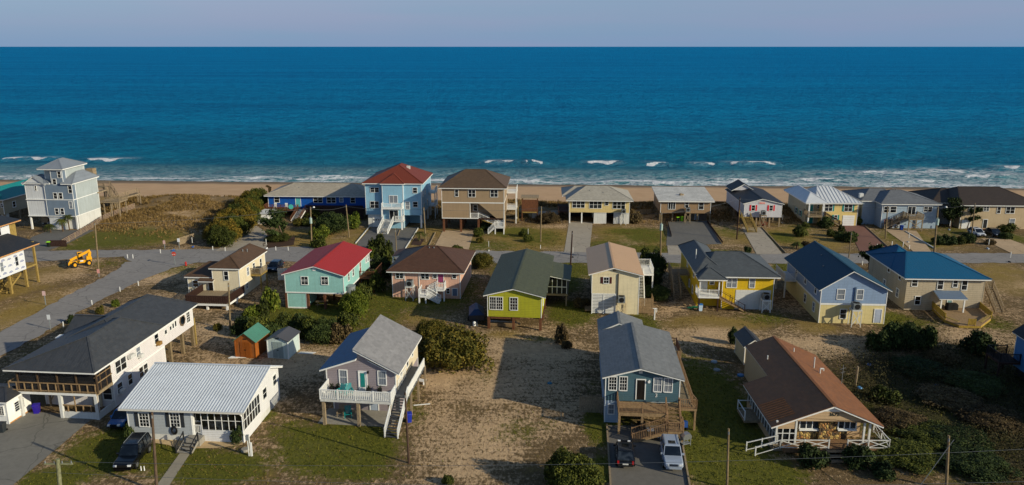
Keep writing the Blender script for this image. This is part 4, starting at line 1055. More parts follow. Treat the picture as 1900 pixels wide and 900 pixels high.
def grey_roof_blue_house():
    V(1640, 320, 5)
    h = House('beach_house', 'pale blue two storey house with grey shingle roof and timber stair platform', -35, 515, 480, 2.5)
    W = h.W; bl = paint('#a3b6c6', 'pale_blue_siding', kind='lap', k=.85); ze = h.F(300, 303, -.5)[1]; D = 11; h.log(ze=ze)
    rf = paint('#6d7073', 'grey_shingle', kind='shingle', axis=1)
    h.wall(bl, 0, W, 0, D, 0, ze-.01, corner=WHITE); h.hip(0, W, 0, D, ze, ze+2.2, (W*.33, D*.52), (W*.5, D*.52), rf, ov=.5)
    h.wall(bl, -2.8, -.01, 3.5, D+1, 0, ze-.02); h.hip(-2.8, W*.4, 3.5, D+3.5, ze-.01, ze+1.9, (.5, D*.8), (W*.3, D*.8), rf, ov=.5)
    h.box('chimney', WHITED, -3.0, -2.2, 5, 5.8, 0, ze+1.4)
    h.wf(0, 317, 48, 370, units=1); h.wf(60, 317, 115, 370); h.wf(222, 318, 292, 392, units=2, rail=False); h.wf(370, 318, 448, 362, units=2); h.wf(118, 430, 150, 485)
    PK = paint('#b07a72', 'pink_frame'); h.df(5, 437, 32, 513, GL, trim=PK); h.df(48, 437, 76, 513, GL, trim=PK)
    h.vents([(W*.36, D*.5, ze+2.2), (W*.41, D*.5, ze+2.2)])
    zp = h.F(290, 432, -3)[1]; x0 = h.F(228, 480, -3)[0]; x1 = h.F(362, 480, -3)[0]
    h.deck(x0, x1, -3, -.02, zp, OLDW, posts=[(x0+.1, -2.9), (x1-.1, -2.9), (x1-.1, -.2)]); h.rail([(x0, -.1, zp), (x0, -2.95, zp), (x1, -2.95, zp), (x1, -.1, zp)], OLDW)
    b = MB(); b.beam((x0, -2.95, .2), (x1, -2.95, zp-.3), .06, .14); b.beam((x1, -3.02, .2), (x0, -3.02, zp-.3), .06, .14); b.build('cross_brace', OLDW, h.e)
    h.stairs((x0, -.8, zp), (x0-4.2, -.8, .1), 1.1, OLDW, OLDW, sp=.3)
    bin_(h.world(x0-.8, -1.8), 'blue wheeled bin beside the timber stair platform of the pale blue house', '#12409a')
grey_roof_blue_house()

def brown_roof_tan_house():
    V(1640, 320, 5)
    h = House('beach_house', 'long tan house with dark brown hip roof at right end of the beach row', 695, 520, 1420, 2.5)
    W = h.W; tn = paint('#b5a07f', 'tan_lap2', kind='lap'); ze = h.F(900, 313, -.5)[1]; D = 13; h.log(ze=ze)
    rf = paint('#3b3128', 'dark_brown_shingle', kind='shingle', axis=1)
    h.wall(tn, 0, W, 0, D, 0, ze-.01, corner=WHITE); h.hip(0, W, 0, D, ze, ze+3.0, (W*.12, D*.5), (W*.66, D*.5), rf, ov=.5)
    h.wall(paint('#8b8d90', 'grey_side', kind='lap'), -4.2, -.01, 4, D+3, 0, ze-.3); h.hip(-4.2, 3.5, 4, D+3, ze-.28, ze+2.2, (-.2, D*.7), (.6, D*.7), rf, ov=.4)
    h.window('L', -4.2, 6, 7, ze-2, ze-1)
    h.wf(925, 318, 975, 355, units=2); h.wf(1050, 320, 1082, 377); h.wf(1133, 320, 1212, 377, units=2); h.wf(1165, 430, 1212, 487, g=GLC)
    h.wf(790, 320, 835, 350); h.df(920, 437, 955, 515, DARK); h.garage(720, 440, 800, 520)
brown_roof_tan_house()
# ================================================================== MIDDLE ROW
def construction_house():
    V(0, 400, 6)
    # right wall plane: back corner near (325, 580)
    back = G(335, 790); yaw = 5.0
    t = House('unfinished_house', 'unfinished house in white wrap printed with blue arcs on yellow pine stilts', 325, 790, 420, yaw)
    h = t; # local origin is the back right corner; the house lies at x<0, y<0
    wr = paint('#d3d6da', 'house_wrap', rough=.35, dirt=.05); BL = paint('#1d3f8c', 'wrap_print'); dk = paint('#25282c', 'roof_underlay', rough=.6, dirt=.25); edge = wood('#b98a5a', 'raw_fascia')
    z0 = h._p(325, 580, h.o, h.ex)[2]; z1 = h._p(305, 325, h.o, h.ex)[2]; h.log(z0=z0, z1=z1)
    L = 17; Wd = 9
    h.wall(wr, -Wd, 0, -L, 0, z0, z1)
    h.posts([(x, y) for x in (-.15, -4.5, -Wd+.2) for y in (-.2, -3.8, -7.6, -11.4, -15)], -.1, z0, YELW, .17)
    h.deck(-5, 0, .02, 2.6, z0+.25, YELW); h.posts([(-.15, 2.5), (-4.8, 2.5)], -.1, z1+.2, YELW, .15)
    h.stairs((-1.5, 1.0, z0), (-1.5, -4.0, .1), 1.1, YELW)
    h.slab([(-4.6, -L, z1+1.3), (.7, -L, z1-.15), (.7, 3.0, z1-.15), (-4.6, 3.0, z1+1.3)], dk, trim=edge, th=.2)
    h.slab([(-Wd-.7, -L, z1-.15), (-4.61, -L, z1+1.3), (-4.61, 3.0, z1+1.3), (-Wd-.7, 3.0, z1-.15)], dk, trim=edge, th=.2)
    b = MB()
    for i in range(34):
        y = -.7-(i % 12)*1.35; 
        z = z0+.35+(i//12)*1.05+((i % 2)*.12)
        if z > z1-.3: continue
        n = 6
        for k in range(n):
            a0 = math.pi*k/n; a1 = math.pi*(k+1)/n
            b.beam((.012, y-math.cos(a0)*.38, z+math.sin(a0)*.26), (.012, y-math.cos(a1)*.38, z+math.sin(a1)*.26), .07, .02, up=(1,0,0))
        b.beam((.012, y-.2, z+.06), (.012, y+.2, z+.06), .1, .02, up=(1,0,0))
    b.build('printed_arcs', BL, h.e)
    for y, w_ in ((-1.9, .62), (-5.2, .62), (-7.3, .62), (-8.3, .62), (-11.5, .7)): h.window('R', 0.0, y-w_/2, y+w_/2, z0+.9+.2, z0+2.5, grid=(1, 1), fw=.06, trim=wr)
    # upper storey set back to the left
    xa = -5.4; za = z1+.4; zc = za+2.6; yb = 4.5
    h.wall(wr, xa-7, xa, -12, yb, za-1.6, zc, 'upper_wall')
    h.slab([(xa-8, -12, zc+1.4), (xa+.8, -12, zc-.1), (xa+.8, yb+2, zc-.1), (xa-8, yb+2, zc+1.4)], dk, trim=edge, th=.2)
    b = MB()
    for i in range(8):
        y = yb-.8-i*1.3
        for z in (za+.35, zc-.7):
            for k in range(6):
                a0 = math.pi*k/6; a1 = math.pi*(k+1)/6; b.beam((xa+.012, y-math.cos(a0)*.38, z+math.sin(a0)*.26), (xa+.012, y-math.cos(a1)*.38, z+math.sin(a1)*.26), .07, .02, up=(1,0,0))
    b.build('printed_arcs', BL, h.e)
    for y in (yb-2.4, yb-3.8): h.window('R', xa, y-.35, y+.35, za+.8, za+2.2, fw=.06, trim=wr)
    h.wall(YELW, xa-2, xa-.1, yb+.02, yb+1.6, za-1.6, zc-.3, 'porch_frame')
construction_house()

def cream_deck_house():
    V(320, 440, 4.5)
    h = House('cottage', 'cream two part cottage with brown roofs and dark brown deck near the road junction', 350, 505, 572, 4.5)
    W = h.W; cr = paint('#ddd0b2', 'cream_lap', kind='lap', pitch=.2); rf = paint('#57422f', 'brown_shingle2', kind='shingle', axis=1)
    ze = h.F(450, 275, -.5)[1]; D = max(8, min(16, h.S(783, 320)[0])); h.log(ze=ze, D=D)
    h.wall(cr, 0, W, 0, D, -.1, ze-.01, corner=WHITE)
    h.hip(0, W, 0, D, ze, ze+1.6, (W*.5, W*.5), (W*.5, D-.6), rf, ov=.35)
    h.wf(430, 285, 467, 355)
    for a in ((628, 285), (677, 240), (735, 212)): h.ws(*a, .75, 1.25 if a[0] != 677 else .9)
    h.ws(620, 405, .6, .9)
    # left lower block
    xl = h.F(115, 400)[0]; zl = h.F(225, 347)[1]
    h.wall(cr, xl, -.01, .6, 8, -.1, zl-.01, corner=WHITE)
    h.hip(xl, 1.0, .6, 8.3, zl, zl+1.6, (xl*.55, 4.3), (xl*.3, 4.3), rf, ov=.35)
    h.wf(172, 362, 217, 412, plane=.6)
    h.df(307, 378, 348, 482, paint('#5a4a3c', 'screen_door', dirt=.2), plane=.6)
    h.slab([(-2.2, -.6, zl-.25), (.3, -.6, zl-.25), (.3, .7, zl+.15), (-2.2, .7, zl+.15)], rf, trim=WHITE)
    # deck
    zd = 1.15; a = h.T(102, 548, zd); b_ = h.T(468, 545, zd); x0, x1, y0 = a[0], b_[0], (a[1]+b_[1])/2
    h.log(deck=(x0, x1, y0)); y0 = max(-7, min(-3, y0)); x1 = max(x1, W*.5)
    h.deck(x0, x1, y0, -.02, zd, OLDW); h.posts([(x, y) for x in (x0+.2, (x0+x1)/2, x1-.2) for y in (y0+.2, y0*.4)], -.1, zd-.2, WHITE, .14, 'deck_post')
    b = MB()
    for (p, q) in (((x0, y0), (x1, y0)), ((x1, y0), (x1+.2, -.1)), ((x0, y0), (x0, -.1))):
        L = math.dist(p, q); n = int(L/.17)
        for i in range(n):
            u = (i+.5)/n; x = p[0]+(q[0]-p[0])*u; y = p[1]+(q[1]-p[1])*u; b.box(x-.07, x+.07, y-.03-.02*(i % 2), y+.03, zd-.15, zd+1.0)
        b.beam((p[0], p[1], zd+1.03), (q[0], q[1], zd+1.03), .14, .05)
    b.build('railing', DARKW, h.e)
    b = MB(); b.beam((x0, y0-.1, zd-.3), (x1, y0-.1, zd-.3), .06, .3); b.beam((x1+.1, y0, zd-.3), (x1+.25, 0, zd-.3), .06, .3); b.build('skirt_board', WHITE, h.e)
    # side platform with condenser
    y, z = h.S(655, 345); zz = 2.6
    h.deck(W+.02, W+1.7, y, y+2.6, zz, YELW, posts=[(W+1.6, y+.1), (W+1.6, y+2.5)]); h.rail([(W+.1, y+.1, zz), (W+1.65, y+.1, zz), (W+1.65, y+2.6, zz)], OLDW)
    h.vents([(W*.62, D*.55, ze+1.4), (W*.72, D*.62, ze+1.3)])
    ac_unit(h, W+.9, y+1.2, zz+.01, 'grey condenser on the small timber platform of the cream cottage', stand=False, w_=1.1)
    # white picket enclosure behind
    p = h.world(W+2.2, D-.5); t = thing('fence_enclosure', 'white picket bin enclosure beside the cream cottage', 'fence', p, h.yaw)
    b = MB()
    for i in range(18): b.box(i*.19, i*.19+.14, 0, .04, .05, 2.1)
    for i in range(14): b.box(3.4, 3.44, i*.19, i*.19+.14, .05, 2.1)
    b.build('pickets', WHITE, t); MB().box(0, 3.4, .05, .1, .5, .6).box(0, 3.4, .05, .1, 1.6, 1.7).build('rail', WHITE, t)
cream_deck_house()

def aqua_red_house():
    V(320, 440, 4.5)
    h = House('stilt_house', 'aqua house with bright red metal gable roof raised on brown posts', 955, 592, 1440, 5.0)
    W = h.W; aq = paint('#94c6bf', 'aqua_lap', kind='lap', pitch=.2, k=.95); rf = paint('#9c2a26', 'bright_red_roof', rough=.6, kind='seam', pitch=.5, axis=1, dirt=.06)
    z1 = h.F(1150, 470)[1]; ze = h.F(1180, 325, -.5)[1]; xr, zr = h.F(1178, 242, -.35)
    D = h.S(1655, 200)[0]; h.log(z1=z1, ze=ze, zr=zr, D=D, ridgeback=h.T(1420, 36, zr)); D = max(12, min(20, h.T(1420, 36, zr)[1]-.3))
    h.wall(aq, 0, W, 0, D, z1+.2, ze-.01, corner=WHITE); h.box('band', WHITE, -.03, W+.03, -.03, D+.03, z1, z1+.2)
    h.gable(0, W, 0, D, ze, zr-.2, rf, aq, xr=xr, ov=.35, og=.35)
    h.wall(aq, .15, h.F(1118, 530)[0], .1, 5, .05, z1-.01, corner=WHITE)
    h.box('sill_board', WHITE, .12, h.F(1118, 530)[0]+.03, .06, .3, .0, .2)
    h.posts([(x, y) for x in (.0, h.F(1130, 530)[0], W*.66, W-.2) for y in (.2, 4.5, 9, D-.3)], -.1, z1, BROWNW, .16)
    h.wf(1075, 330, 1132, 392, grid=(2, 3)); h.wf(1243, 332, 1300, 392, grid=(2, 3))
    x, z = h.F(1182, 268); h.box('gable_vent', WHITE, x-.22, x+.22, -.06, -.003, z-.25, z+.25)
    for a in ((1470, 330), (1507, 293), (1615, 182), (1632, 172)): h.ws(*a, .7, 1.1)
    h.ws(1566, 252, .8, 1.8, g=paint('#7a2f2a', 'red_door')); h.vents([(xr-1.6, 2.6, zr-.9)])
    y = h.S(1560, 340)[0]; h.deck(W+.04, W+2.4, y, y+5, z1+.2, BROWNW, posts=[(W+2.2, y+.2), (W+2.2, y+4.8)]); h.rail([(W+.1, y+.05, z1+.2), (W+2.35, y+.05, z1+.2), (W+2.35, y+5, z1+.2)], BROWNW)
    p = h.world(W+.5, 1.6, 0); t = thing('water_tank', 'round grey tank beside the aqua house', 'tank', p)
    MB().tube((0,0,.1), (0,0,3.2), .75, n=20).build('tank_body', GREYM, t); MB().tube((0,0,3.2), (0,0,3.28), .8, n=20).build('lid', GREYM, t)
    # clutter below
    p = h.world(W*.55, 1.5); t = thing('picnic_table', 'wooden picnic table in the shade under the aqua house', 'table', p, h.yaw+.3)
    MB().box(-.9, .9, -.4, .4, .7, .76).build('table_top', OLDW, t)
    for k in (-.75, .75): MB().box(-.9, .9, k-.14, k+.14, .42, .47).build('bench', OLDW, t)
    for k in (-.65, .65): MB().beam((k, -.7, 0), (k, .25, .7), .06, .1).beam((k, .7, 0), (k, -.25, .7), .065, .1).build('leg', OLDW, t)
aqua_red_house()

def pink_house():
    V(680, 440, 4.5)
    h = House('house', 'pink two storey house with brown hip roof and white back stairs', 220, 500, 785, 5.0)
    W = h.W; pk = paint('#d6aa94', 'pink_board', kind='board', pitch=.45); ze = h.F(450, 300, -.5)[1]; D = 12; h.log(ze=ze)
    rf = paint('#543a2a', 'brown_red_shingle', kind='shingle', axis=1)
    h.wall(pk, 0, W, 0, D, 0, ze-.01, corner=WHITE); h.hip(0, W, 0, D, ze, ze+2.7, (W*.40, D*.5), (W*.58, D*.5), rf, ov=.7)
    h.slab([(-2.0, 8.2, ze+.1), (3, 8.2, ze+1.0), (3, D+.8, ze+1.0), (-2.0, D+.8, ze+.1)], rf, trim=WHITE); h.posts([(-1.8, 8.4)], 0, ze, WHITE, .1)
    h.wf(245, 298, 307, 342, units=2); h.wf(455, 302, 522, 347, units=2); h.wf(555, 308, 587, 340); h.wf(718, 312, 750, 342)
    h.df(597, 308, 642, 376, paint('#8f3a66', 'magenta_door')); h.wf(668, 428, 695, 468); h.df(718, 430, 757, 490, paint('#5f6f88', 'blue_grey_door'))
    for x in (320, 440): a = h.F(x, 350)[0]; h.box('downpipe', WHITE, a-.05, a+.05, -.08, -.003, .1 if x == 440 else ze-2.5, ze-.05)
    zt = h.F(610, 437, -1.4)[1]; x0 = h.F(580, 410, -1.4)[0]; x1 = h.F(652, 410, -1.4)[0]
    h.deck(x0, x1, -1.5, -.02, zt, WHITE, posts=[(x0+.1, -1.4), (x1-.1, -1.4)]); h.rail([(x1-.05, -.1, zt), (x1-.05, -1.45, zt), (x0, -1.45, zt)], WHITE, sp=.2)
    zm = h.F(465, 500, -1.5)[1]; zm = max(1.2, min(1.9, zm)); a0 = h.F(435, 500, -2.6)[0]; a1 = h.F(500, 500, -2.6)[0]
    h.stairs((x0, -.8, zt), (a1, -.8, zm), 1.1, WHITED, WHITE, sp=.2)
    h.deck(a0, a1, -2.7, -.3, zm, WHITE, posts=[(a0+.1, -2.6), (a1-.1, -2.6)]); h.rail([(a0+.05, -.4, zm), (a0+.05, -2.65, zm), (a1, -2.65, zm)], WHITE, sp=.2)
    h.stairs((a1, -2.1, zm), (a1+2.0, -2.1, .05), 1.1, WHITED, WHITE, sp=.2)
    a = h.F(362, 400, -1)[0]; ac_unit(h, a, -1.0, h.F(362, 405, -1)[1], 'weathered condenser on a white platform against the pink house', sm=WHITED, w_=1.0)
    for y, z in ((4, 3.4),): h.window('R', W, y, y+.8, z, z+1.1)
    h.vents([(W*.46, D*.5-.6, ze+2.4), (W*.53, D*.5-.6, ze+2.4)])
pink_house()

def lime_house():
    V(680, 440, 4.5)
    h = House('stilt_house', 'lime green house with dark green gable roof raised on brown posts', 1012, 765, 1460, 6.0)
    W = h.W; lm = paint('#a9a828', 'lime_siding', kind='lap', pitch=.25, k=.95, dirt=.18); rf = paint('#595c40', 'green_shingle', kind='shingle', axis=0, k=.85)
    z1 = h.F(1230, 668)[1]; ze = h.F(1240, 500, -.5)[1]; xr, zr = h.F(1225, 433, -.35); D = h.T(1345, 100, zr)[1]; h.log(z1=z1, ze=ze, zr=zr, D=D); D = max(14, min(26, D-.4))
    h.wall(lm, 0, W, 0, D, z1, ze-.01, corner=WHITE); h.gable(0, W, 0, D, ze, zr-.15, rf, lm, xr=xr, ov=.55, og=.4)
    h.posts([(x, y) for x in (.15, W*.48, W-.15) for y in (.2, 4.6, 9.2, 13.8)], -.1, z1, BROWNW, .17)
    h.box('floor_beam', BROWNW, .4, W*.6, .1, .3, z1-.35, z1-.02)
    h.wf(1028, 500, 1137, 600, units=2, grid=(3, 4)); h.wf(1198, 505, 1262, 605, grid=(3, 4))
    for y in (2.5, 7): h.window('R', W, y, y+.8, z1+1, z1+2.2)
    # screened porch at the right rear
    y0 = D*.52; y1 = D*.86
    h.slab([(W+.2, y0-.4, ze-.05), (W+3.6, y0-.4, ze-.7), (W+3.6, y1+.4, ze-.7), (W+.2, y1+.4, ze-.05)], rf, trim=WHITE)
    h.wall(DARK, W+.05, W+3.0, y0+.1, y1-.1, z1+.1, ze-.9, 'screen_room'); h.deck(W+.03, W+3.2, y0-.1, y1, z1+.05, OLDW, posts=[(W+3, y0+.1), (W+3, y1-.2)])
    b = MB()
    for i in range(5): x = W+.15+i*.72; b.box(x-.04, x+.04, y0+.02, y0+.09, z1+.1, ze-.75)
    b.box(W+.1, W+3.1, y0+.0, y0+.015, z1+1.1, z1+1.2); b.build('screen_frame', WHITE, h.e)
    h.vents([(W*.68, 8, zr-.75), (W*.8, 5.4, zr-1.0)])
    # boards stored under the floor
    p = h.world(W*.28, 1.6); t = thing('lumber_pile', 'pile of old boards stored under the lime green house', 'lumber', p, h.yaw)
    for i in range(9): b = MB(); b.box(-2+random.uniform(-.3,.3), 2+random.uniform(-.3,.4), -.7+(i % 3)*.45, -.35+(i % 3)*.45, .1+(i//3)*.14, .2+(i//3)*.14); b.build('board', (TANW, OLDW, WHITED)[i % 3], t)
    # covered boat on trailer, left
    V(860, 560, 10)
    p = G(245, 400); t = thing('boat_trailer', 'covered boat on a trailer in the shade left of the lime green house', 'boat', p, R(4))
    b = MB(); pts = [(-1.1, -.5), (-1.0, 3.4), (0, 5.2), (1.0, 3.4), (1.1, -.5)]
    b.prism([(x, y) for x, y in pts], .6, 1.35, 'z'); b.build('hull', paint('#2b3138', 'hull_paint', rough=.4), t)
    c = MB(); c.add([(-1.1, -.5, 1.36), (1.1, -.5, 1.36), (1.0, 3.4, 1.36), (0, 5.2, 1.4), (-1.0, 3.4, 1.36), (-.3, 0, 2.1), (.3, 0, 2.1), (.2, 3, 1.9), (-.2, 3, 1.9)], [(0,1,6,5), (1,2,7,6), (2,3,7), (3,4,8,7), (4,0,5,8), (5,6,7,8)]); c.build('tarpaulin', paint('#16365f', 'blue_tarp', rough=.5), t)
    for k in (-1.15, 1.15): MB().tube((k-.1, 1.2, .33), (k+.1, 1.2, .33), .33, n=16).build('wheel', BLACK, t)
    MB().beam((0, -2.4, .5), (0, 3, .5), .1, .1).box(-1, 1, 1.1, 1.3, .4, .5).build('trailer_frame', GREYM, t)
    q = G(235, 400); s = thing('gas_cylinder', 'round shiny gas cylinder on the ground left of the lime green house', 'cylinder', q+Vector((-.2, -1.2, 0)))
    MB().tube((0,0,.1), (0,0,.6), .22, .22, n=16).tube((0,0,.6), (0,0,.72), .22, .1, n=16).build('tank_body', WHITE, s)
lime_house()

def beige_house():
    V(1060, 430, 4.5)
    h = House('house', 'narrow cream two storey house with beige metal gable roof and slatted lower wall', 165, 682, 558, 4.0)
    W = h.W; cr = paint('#ddd0ac', 'cream_lap3', kind='lap', pitch=.2); rf = paint('#c09a70', 'beige_metal_roof', rough=.4, kind='seam', pitch=.5, axis=1, dirt=.05, k=.95)
    ze = h.F(360, 365, -.5)[1]; xr, zr = h.F(358, 302, -.35); D = h.T(317, 90, zr)[1]; h.log(ze=ze, zr=zr, D=D); D = max(9, min(18, D-.4)); z1 = h.F(270, 516)[1]
    h.wall(cr, 0, W, 0, D, z1, ze-.01, corner=WHITE); h.wall(cr, h.F(370, 600)[0], W, 0, D, 0, z1-.01, corner=WHITE); h.wall(DARK, .2, h.F(370, 600)[0]-.02, .4, D-.3, 0, z1-.01)
    h.gable(0, W, 0, D, ze, zr-.15, rf, cr, xr=xr, ov=.5, og=.4)
    b = MB(); x0, x1 = .02, h.F(368, 600)[0]-.02
    n = 13
    for i in range(n): z = .1+(z1-.2)*i/n; b.box(x0, x1, -.04, .0, z, z+.15)
    for x in (x0, (x0+x1)/2-.06, x1-.12): b.box(x, x+.14, -.08, -.045, 0, z1)
    b.box(x0, x1, -.085, -.05+.002, z1-.12, z1+.03); b.build('slatted_screen', WHITE, h.e)
    h.wf(270, 380, 314, 427, rail=True, shutters=paint('#4c1f1c', 'maroon_shutter'), grid=(2, 2))
    x, z = h.F(362, 318); MB().tube((x, -.06, z), (x, -.003, z), .25, n=14).build('gable_vent', OLDW, h.e)
    x = h.F(391, 450)[0]; zt = h.F(391, 350)[1]; MB().box(x-.06, x+.06, -.14, -.004, 2.3, zt).build('conduit', paint('#4a4136', 'conduit'), h.e)
    ac_unit(h, h.F(418, 580, -.7)[0], -.75, 2.1, 'grey condenser on a stand beside the slatted wall of the cream house', sm=paint('#cdbb95', 'cream_stand'), w_=1.0)
    h.deck(W+.03, W+2.8, D*.5, D*.85, h.S(600, 360)[1] if False else 4.1, WHITE, posts=[(W+2.7, D*.5+.1), (W+2.7, D*.85-.1)]); h.rail([(W+.1, D*.5+.05, 4.1), (W+2.75, D*.5+.05, 4.1), (W+2.75, D*.85, 4.1), (W+.1, D*.85, 4.1)], WHITE)
    h.stairs((W+.7, D*.5, 4.1), (W+.7, D*.5-3.4, .1), 1.0, WHITED, WHITE, sp=.25)
    b = MB()
    for i in range(12): b.box(W+.03+i*.18, W+.03+i*.18+.15, .3, .34, .1, 2.4)
    for i in range(14): b.box(W+2.16, W+2.2, .35+i*.18, .35+i*.18+.15, .1, 2.4)
    b.build('board_enclosure', TANW, h.e)
    h.wall(TANW, -.9, -.02, .5, 3, .2, .35, 'side_step')
beige_house()

def yellow_house():
    V(1060, 430, 4.5)
    h = House('house', 'bright yellow two storey house with grey hip roofs and a white back balcony', 1045, 640, 1676, 3.0)
    W = h.W; ye = paint('#d2ad10', 'bright_yellow_siding', kind='lap', pitch=.22); rf = paint('#4e5356', 'slate_shingle', kind='shingle', axis=1)
    ze = h.F(1480, 385, -.5)[1]; xm = h.F(1262, 450)[0]; D = 11; h.log(ze=ze, xm=xm)
    h.wall(ye, xm, W, 0, D, 0, ze-.01, corner=WHITE); h.wall(ye, .2, xm-.01, 1.4, D+6, 0, ze-.01); 
    rl = h.T(1212, 240, ze+2.4); h.hip(xm-2.5, W, 0, D, ze, ze+2.4, (xm-.2, D*.5), (W*.66, D*.5), rf, ov=.7)
    h.hip(.2, xm+.4, 1.0, D+6, ze, ze+2.1, (xm*.48, 3.6), (xm*.48, D+3), rf, ov=.5)
    h.hip(0, xm+.1, -1.3, 3.5, ze-.25, ze+1.1, (xm*.45, .8), (xm*.55, .8), rf, ov=.25)
    h.wf(1298, 387, 1382, 462, units=2, g=GLC); h.wf(1487, 390, 1532, 464); h.wf(1158, 412, 1193, 436, plane=1.4)
    zb = h.F(1140, 540, -1.2)[1]; h.door('F', 1.4, h.F(1087, 440, 1.4)[0], h.F(1130, 440, 1.4)[0], zb+.02, zb+2.1, WHITED)
    x1 = h.F(1235, 500, -1.2)[0]; h.deck(-.05, x1, -1.3, 1.38, zb, WHITE, posts=[(.1, -1.2), (x1-.1, -1.2)], pm=DARKW); h.rail([(0, 1.2, zb), (0, -1.25, zb), (x1, -1.25, zb)], WHITE, sp=.18)
    h.posts([(.1, -1.15), (x1-.05, -1.15)], zb, ze-.25, WHITE, .08)
    h.stairs((x1, -.6, zb), (h.F(1440, 655, -.8)[0], -.6, .1), 1.2, TANW, DARKW, sp=.9)
    xg0, xg1 = h.F(1368, 560)[0], h.F(1662, 560)[0]; zg = h.F(1500, 487)[1]
    b = MB(); 
    for i in range(8): b.box(xg0, xg1, -.04-.008*(i % 2), -.002, i*zg/8+.01, (i+1)*zg/8)
    b.build('white_panel_wall', WHITED, h.e)
    ac_unit(h, h.F(1625, 560, -.9)[0], -.9, 1.9, 'large dark condenser on white stand before the yellow house', sm=WHITE, w_=1.0)
    for y, z in ((4, 3.6), (7.5, 1.0), (4.5, .9), (10, 3.6)): h.window('L', .2, y, y+.8, z, z+1.1)
    h.deck(-2.8, .18, 8, 11, 3.0, OLDW, posts=[(-2.6, 8.2), (-2.6, 10.8)]); h.rail([(0, 8.05, 3), (-2.75, 8.05, 3), (-2.75, 11, 3)], OLDW); h.stairs((-2.2, 8, 3), (-2.2, 4.2, .1), 1.0, OLDW, OLDW)
    MB().tube((.6, 6, ze+.8), (.6, 6, ze+2.6), .08).build('vent_pipe', WHITED, h.e)
    p = h.world(-.6, -.4); t = thing('kayak_sled', 'green plastic sled lying at the left post of the yellow house', 'sled', p, R(10))
    b = MB(); n = 12; vs_ = [(0, 0, .08)]
    for i in range(n): a = 2*math.pi*i/n; vs_.append((math.cos(a)*1.0, math.sin(a)*.45, .3))
    b.add(vs_, [(0, i+1, (i+1) % n+1) for i in range(n)]+[tuple(range(n, 0, -1))]); b.build('shell', paint('#0f9a63', 'green_plastic', rough=.4), t)
    bin_(h.world(.35, -1.0), 'small white and blue drum beneath the yellow house balcony', '#bcd3e6', lid='#2f6fb0')
yellow_house()

def blue_gable_house():
    V(1440, 430, 4.09)
    h = House('house', 'two storey gabled house, sky blue above and cream below, with dark blue roof', 320, 692, 817, 3.0)
    W = h.W; bl = paint('#8298b5', 'sky_blue_lap', kind='lap', pitch=.22); cr = paint('#d4c48c', 'cream_lap4', kind='lap', pitch=.2)
    rf = paint('#084a64', 'dark_blue_roof', rough=.6, kind='seam', pitch=.45, axis=1, dirt=.08, k=.62)
    z1 = h.F(560, 557)[1]; ze = h.F(570, 443, -.5)[1]; xr, zr = h.F(592, 296, -.35); D = h.T(322, 72, zr)[1]; h.log(z1=z1, ze=ze, zr=zr, D=D); D = max(13, min(22, D-.4))
    h.wall(cr, 0, W, 0, D, 0, z1-.01, corner=WHITE); h.box('band', WHITE, -.03, W+.03, -.03, D+.03, z1, z1+.25); h.wall(bl, -.02, W+.02, -.01, D, z1+.26, ze-.01, corner=WHITE)
    h.gable(0, W, 0, D, ze, zr-.2, rf, bl, xr=xr, ov=.45, og=.5)
    h.wf(463, 437, 520, 510, g=GLC); h.wf(612, 440, 660, 512, g=GLC); h.wf(485, 588, 533, 655); h.df(745, 590, 795, 690, paint('#a9b3c4', 'grey_door'))
    x, _ = h.F(600, 480); h.box('conduit', paint('#5b6f86', 'conduit2'), x-.09, x+.09, -.16, -.02, 2.9, h.F(600, 420)[1])
    ac_unit(h, h.F(605, 580, -.9)[0], -.95, 2.5, 'rusty condenser on a stand against the blue and cream gable', sm=WHITED, w_=1.05)
    for y, z in ((1.8, 3.7), (6.5, 3.7), (11, 3.7), (2, 1.0), (6, 1.0)): h.window('L', 0 if z < 3 else -.02, y, y+.8, z, z+1.2)
    h.deck(-1.8, -.03, D-5, D, z1+.2, WHITED, posts=[(-1.6, D-4.8), (-1.6, D-.3)]); h.rail([(-.1, D-4.95, z1+.2), (-1.75, D-4.95, z1+.2), (-1.75, D, z1+.2)], WHITED)
    h.vents([(xr-2, 6, zr-1.3), (xr-1, 10, zr-.7), (xr+.6, 9.5, zr-.5)])
blue_gable_house()

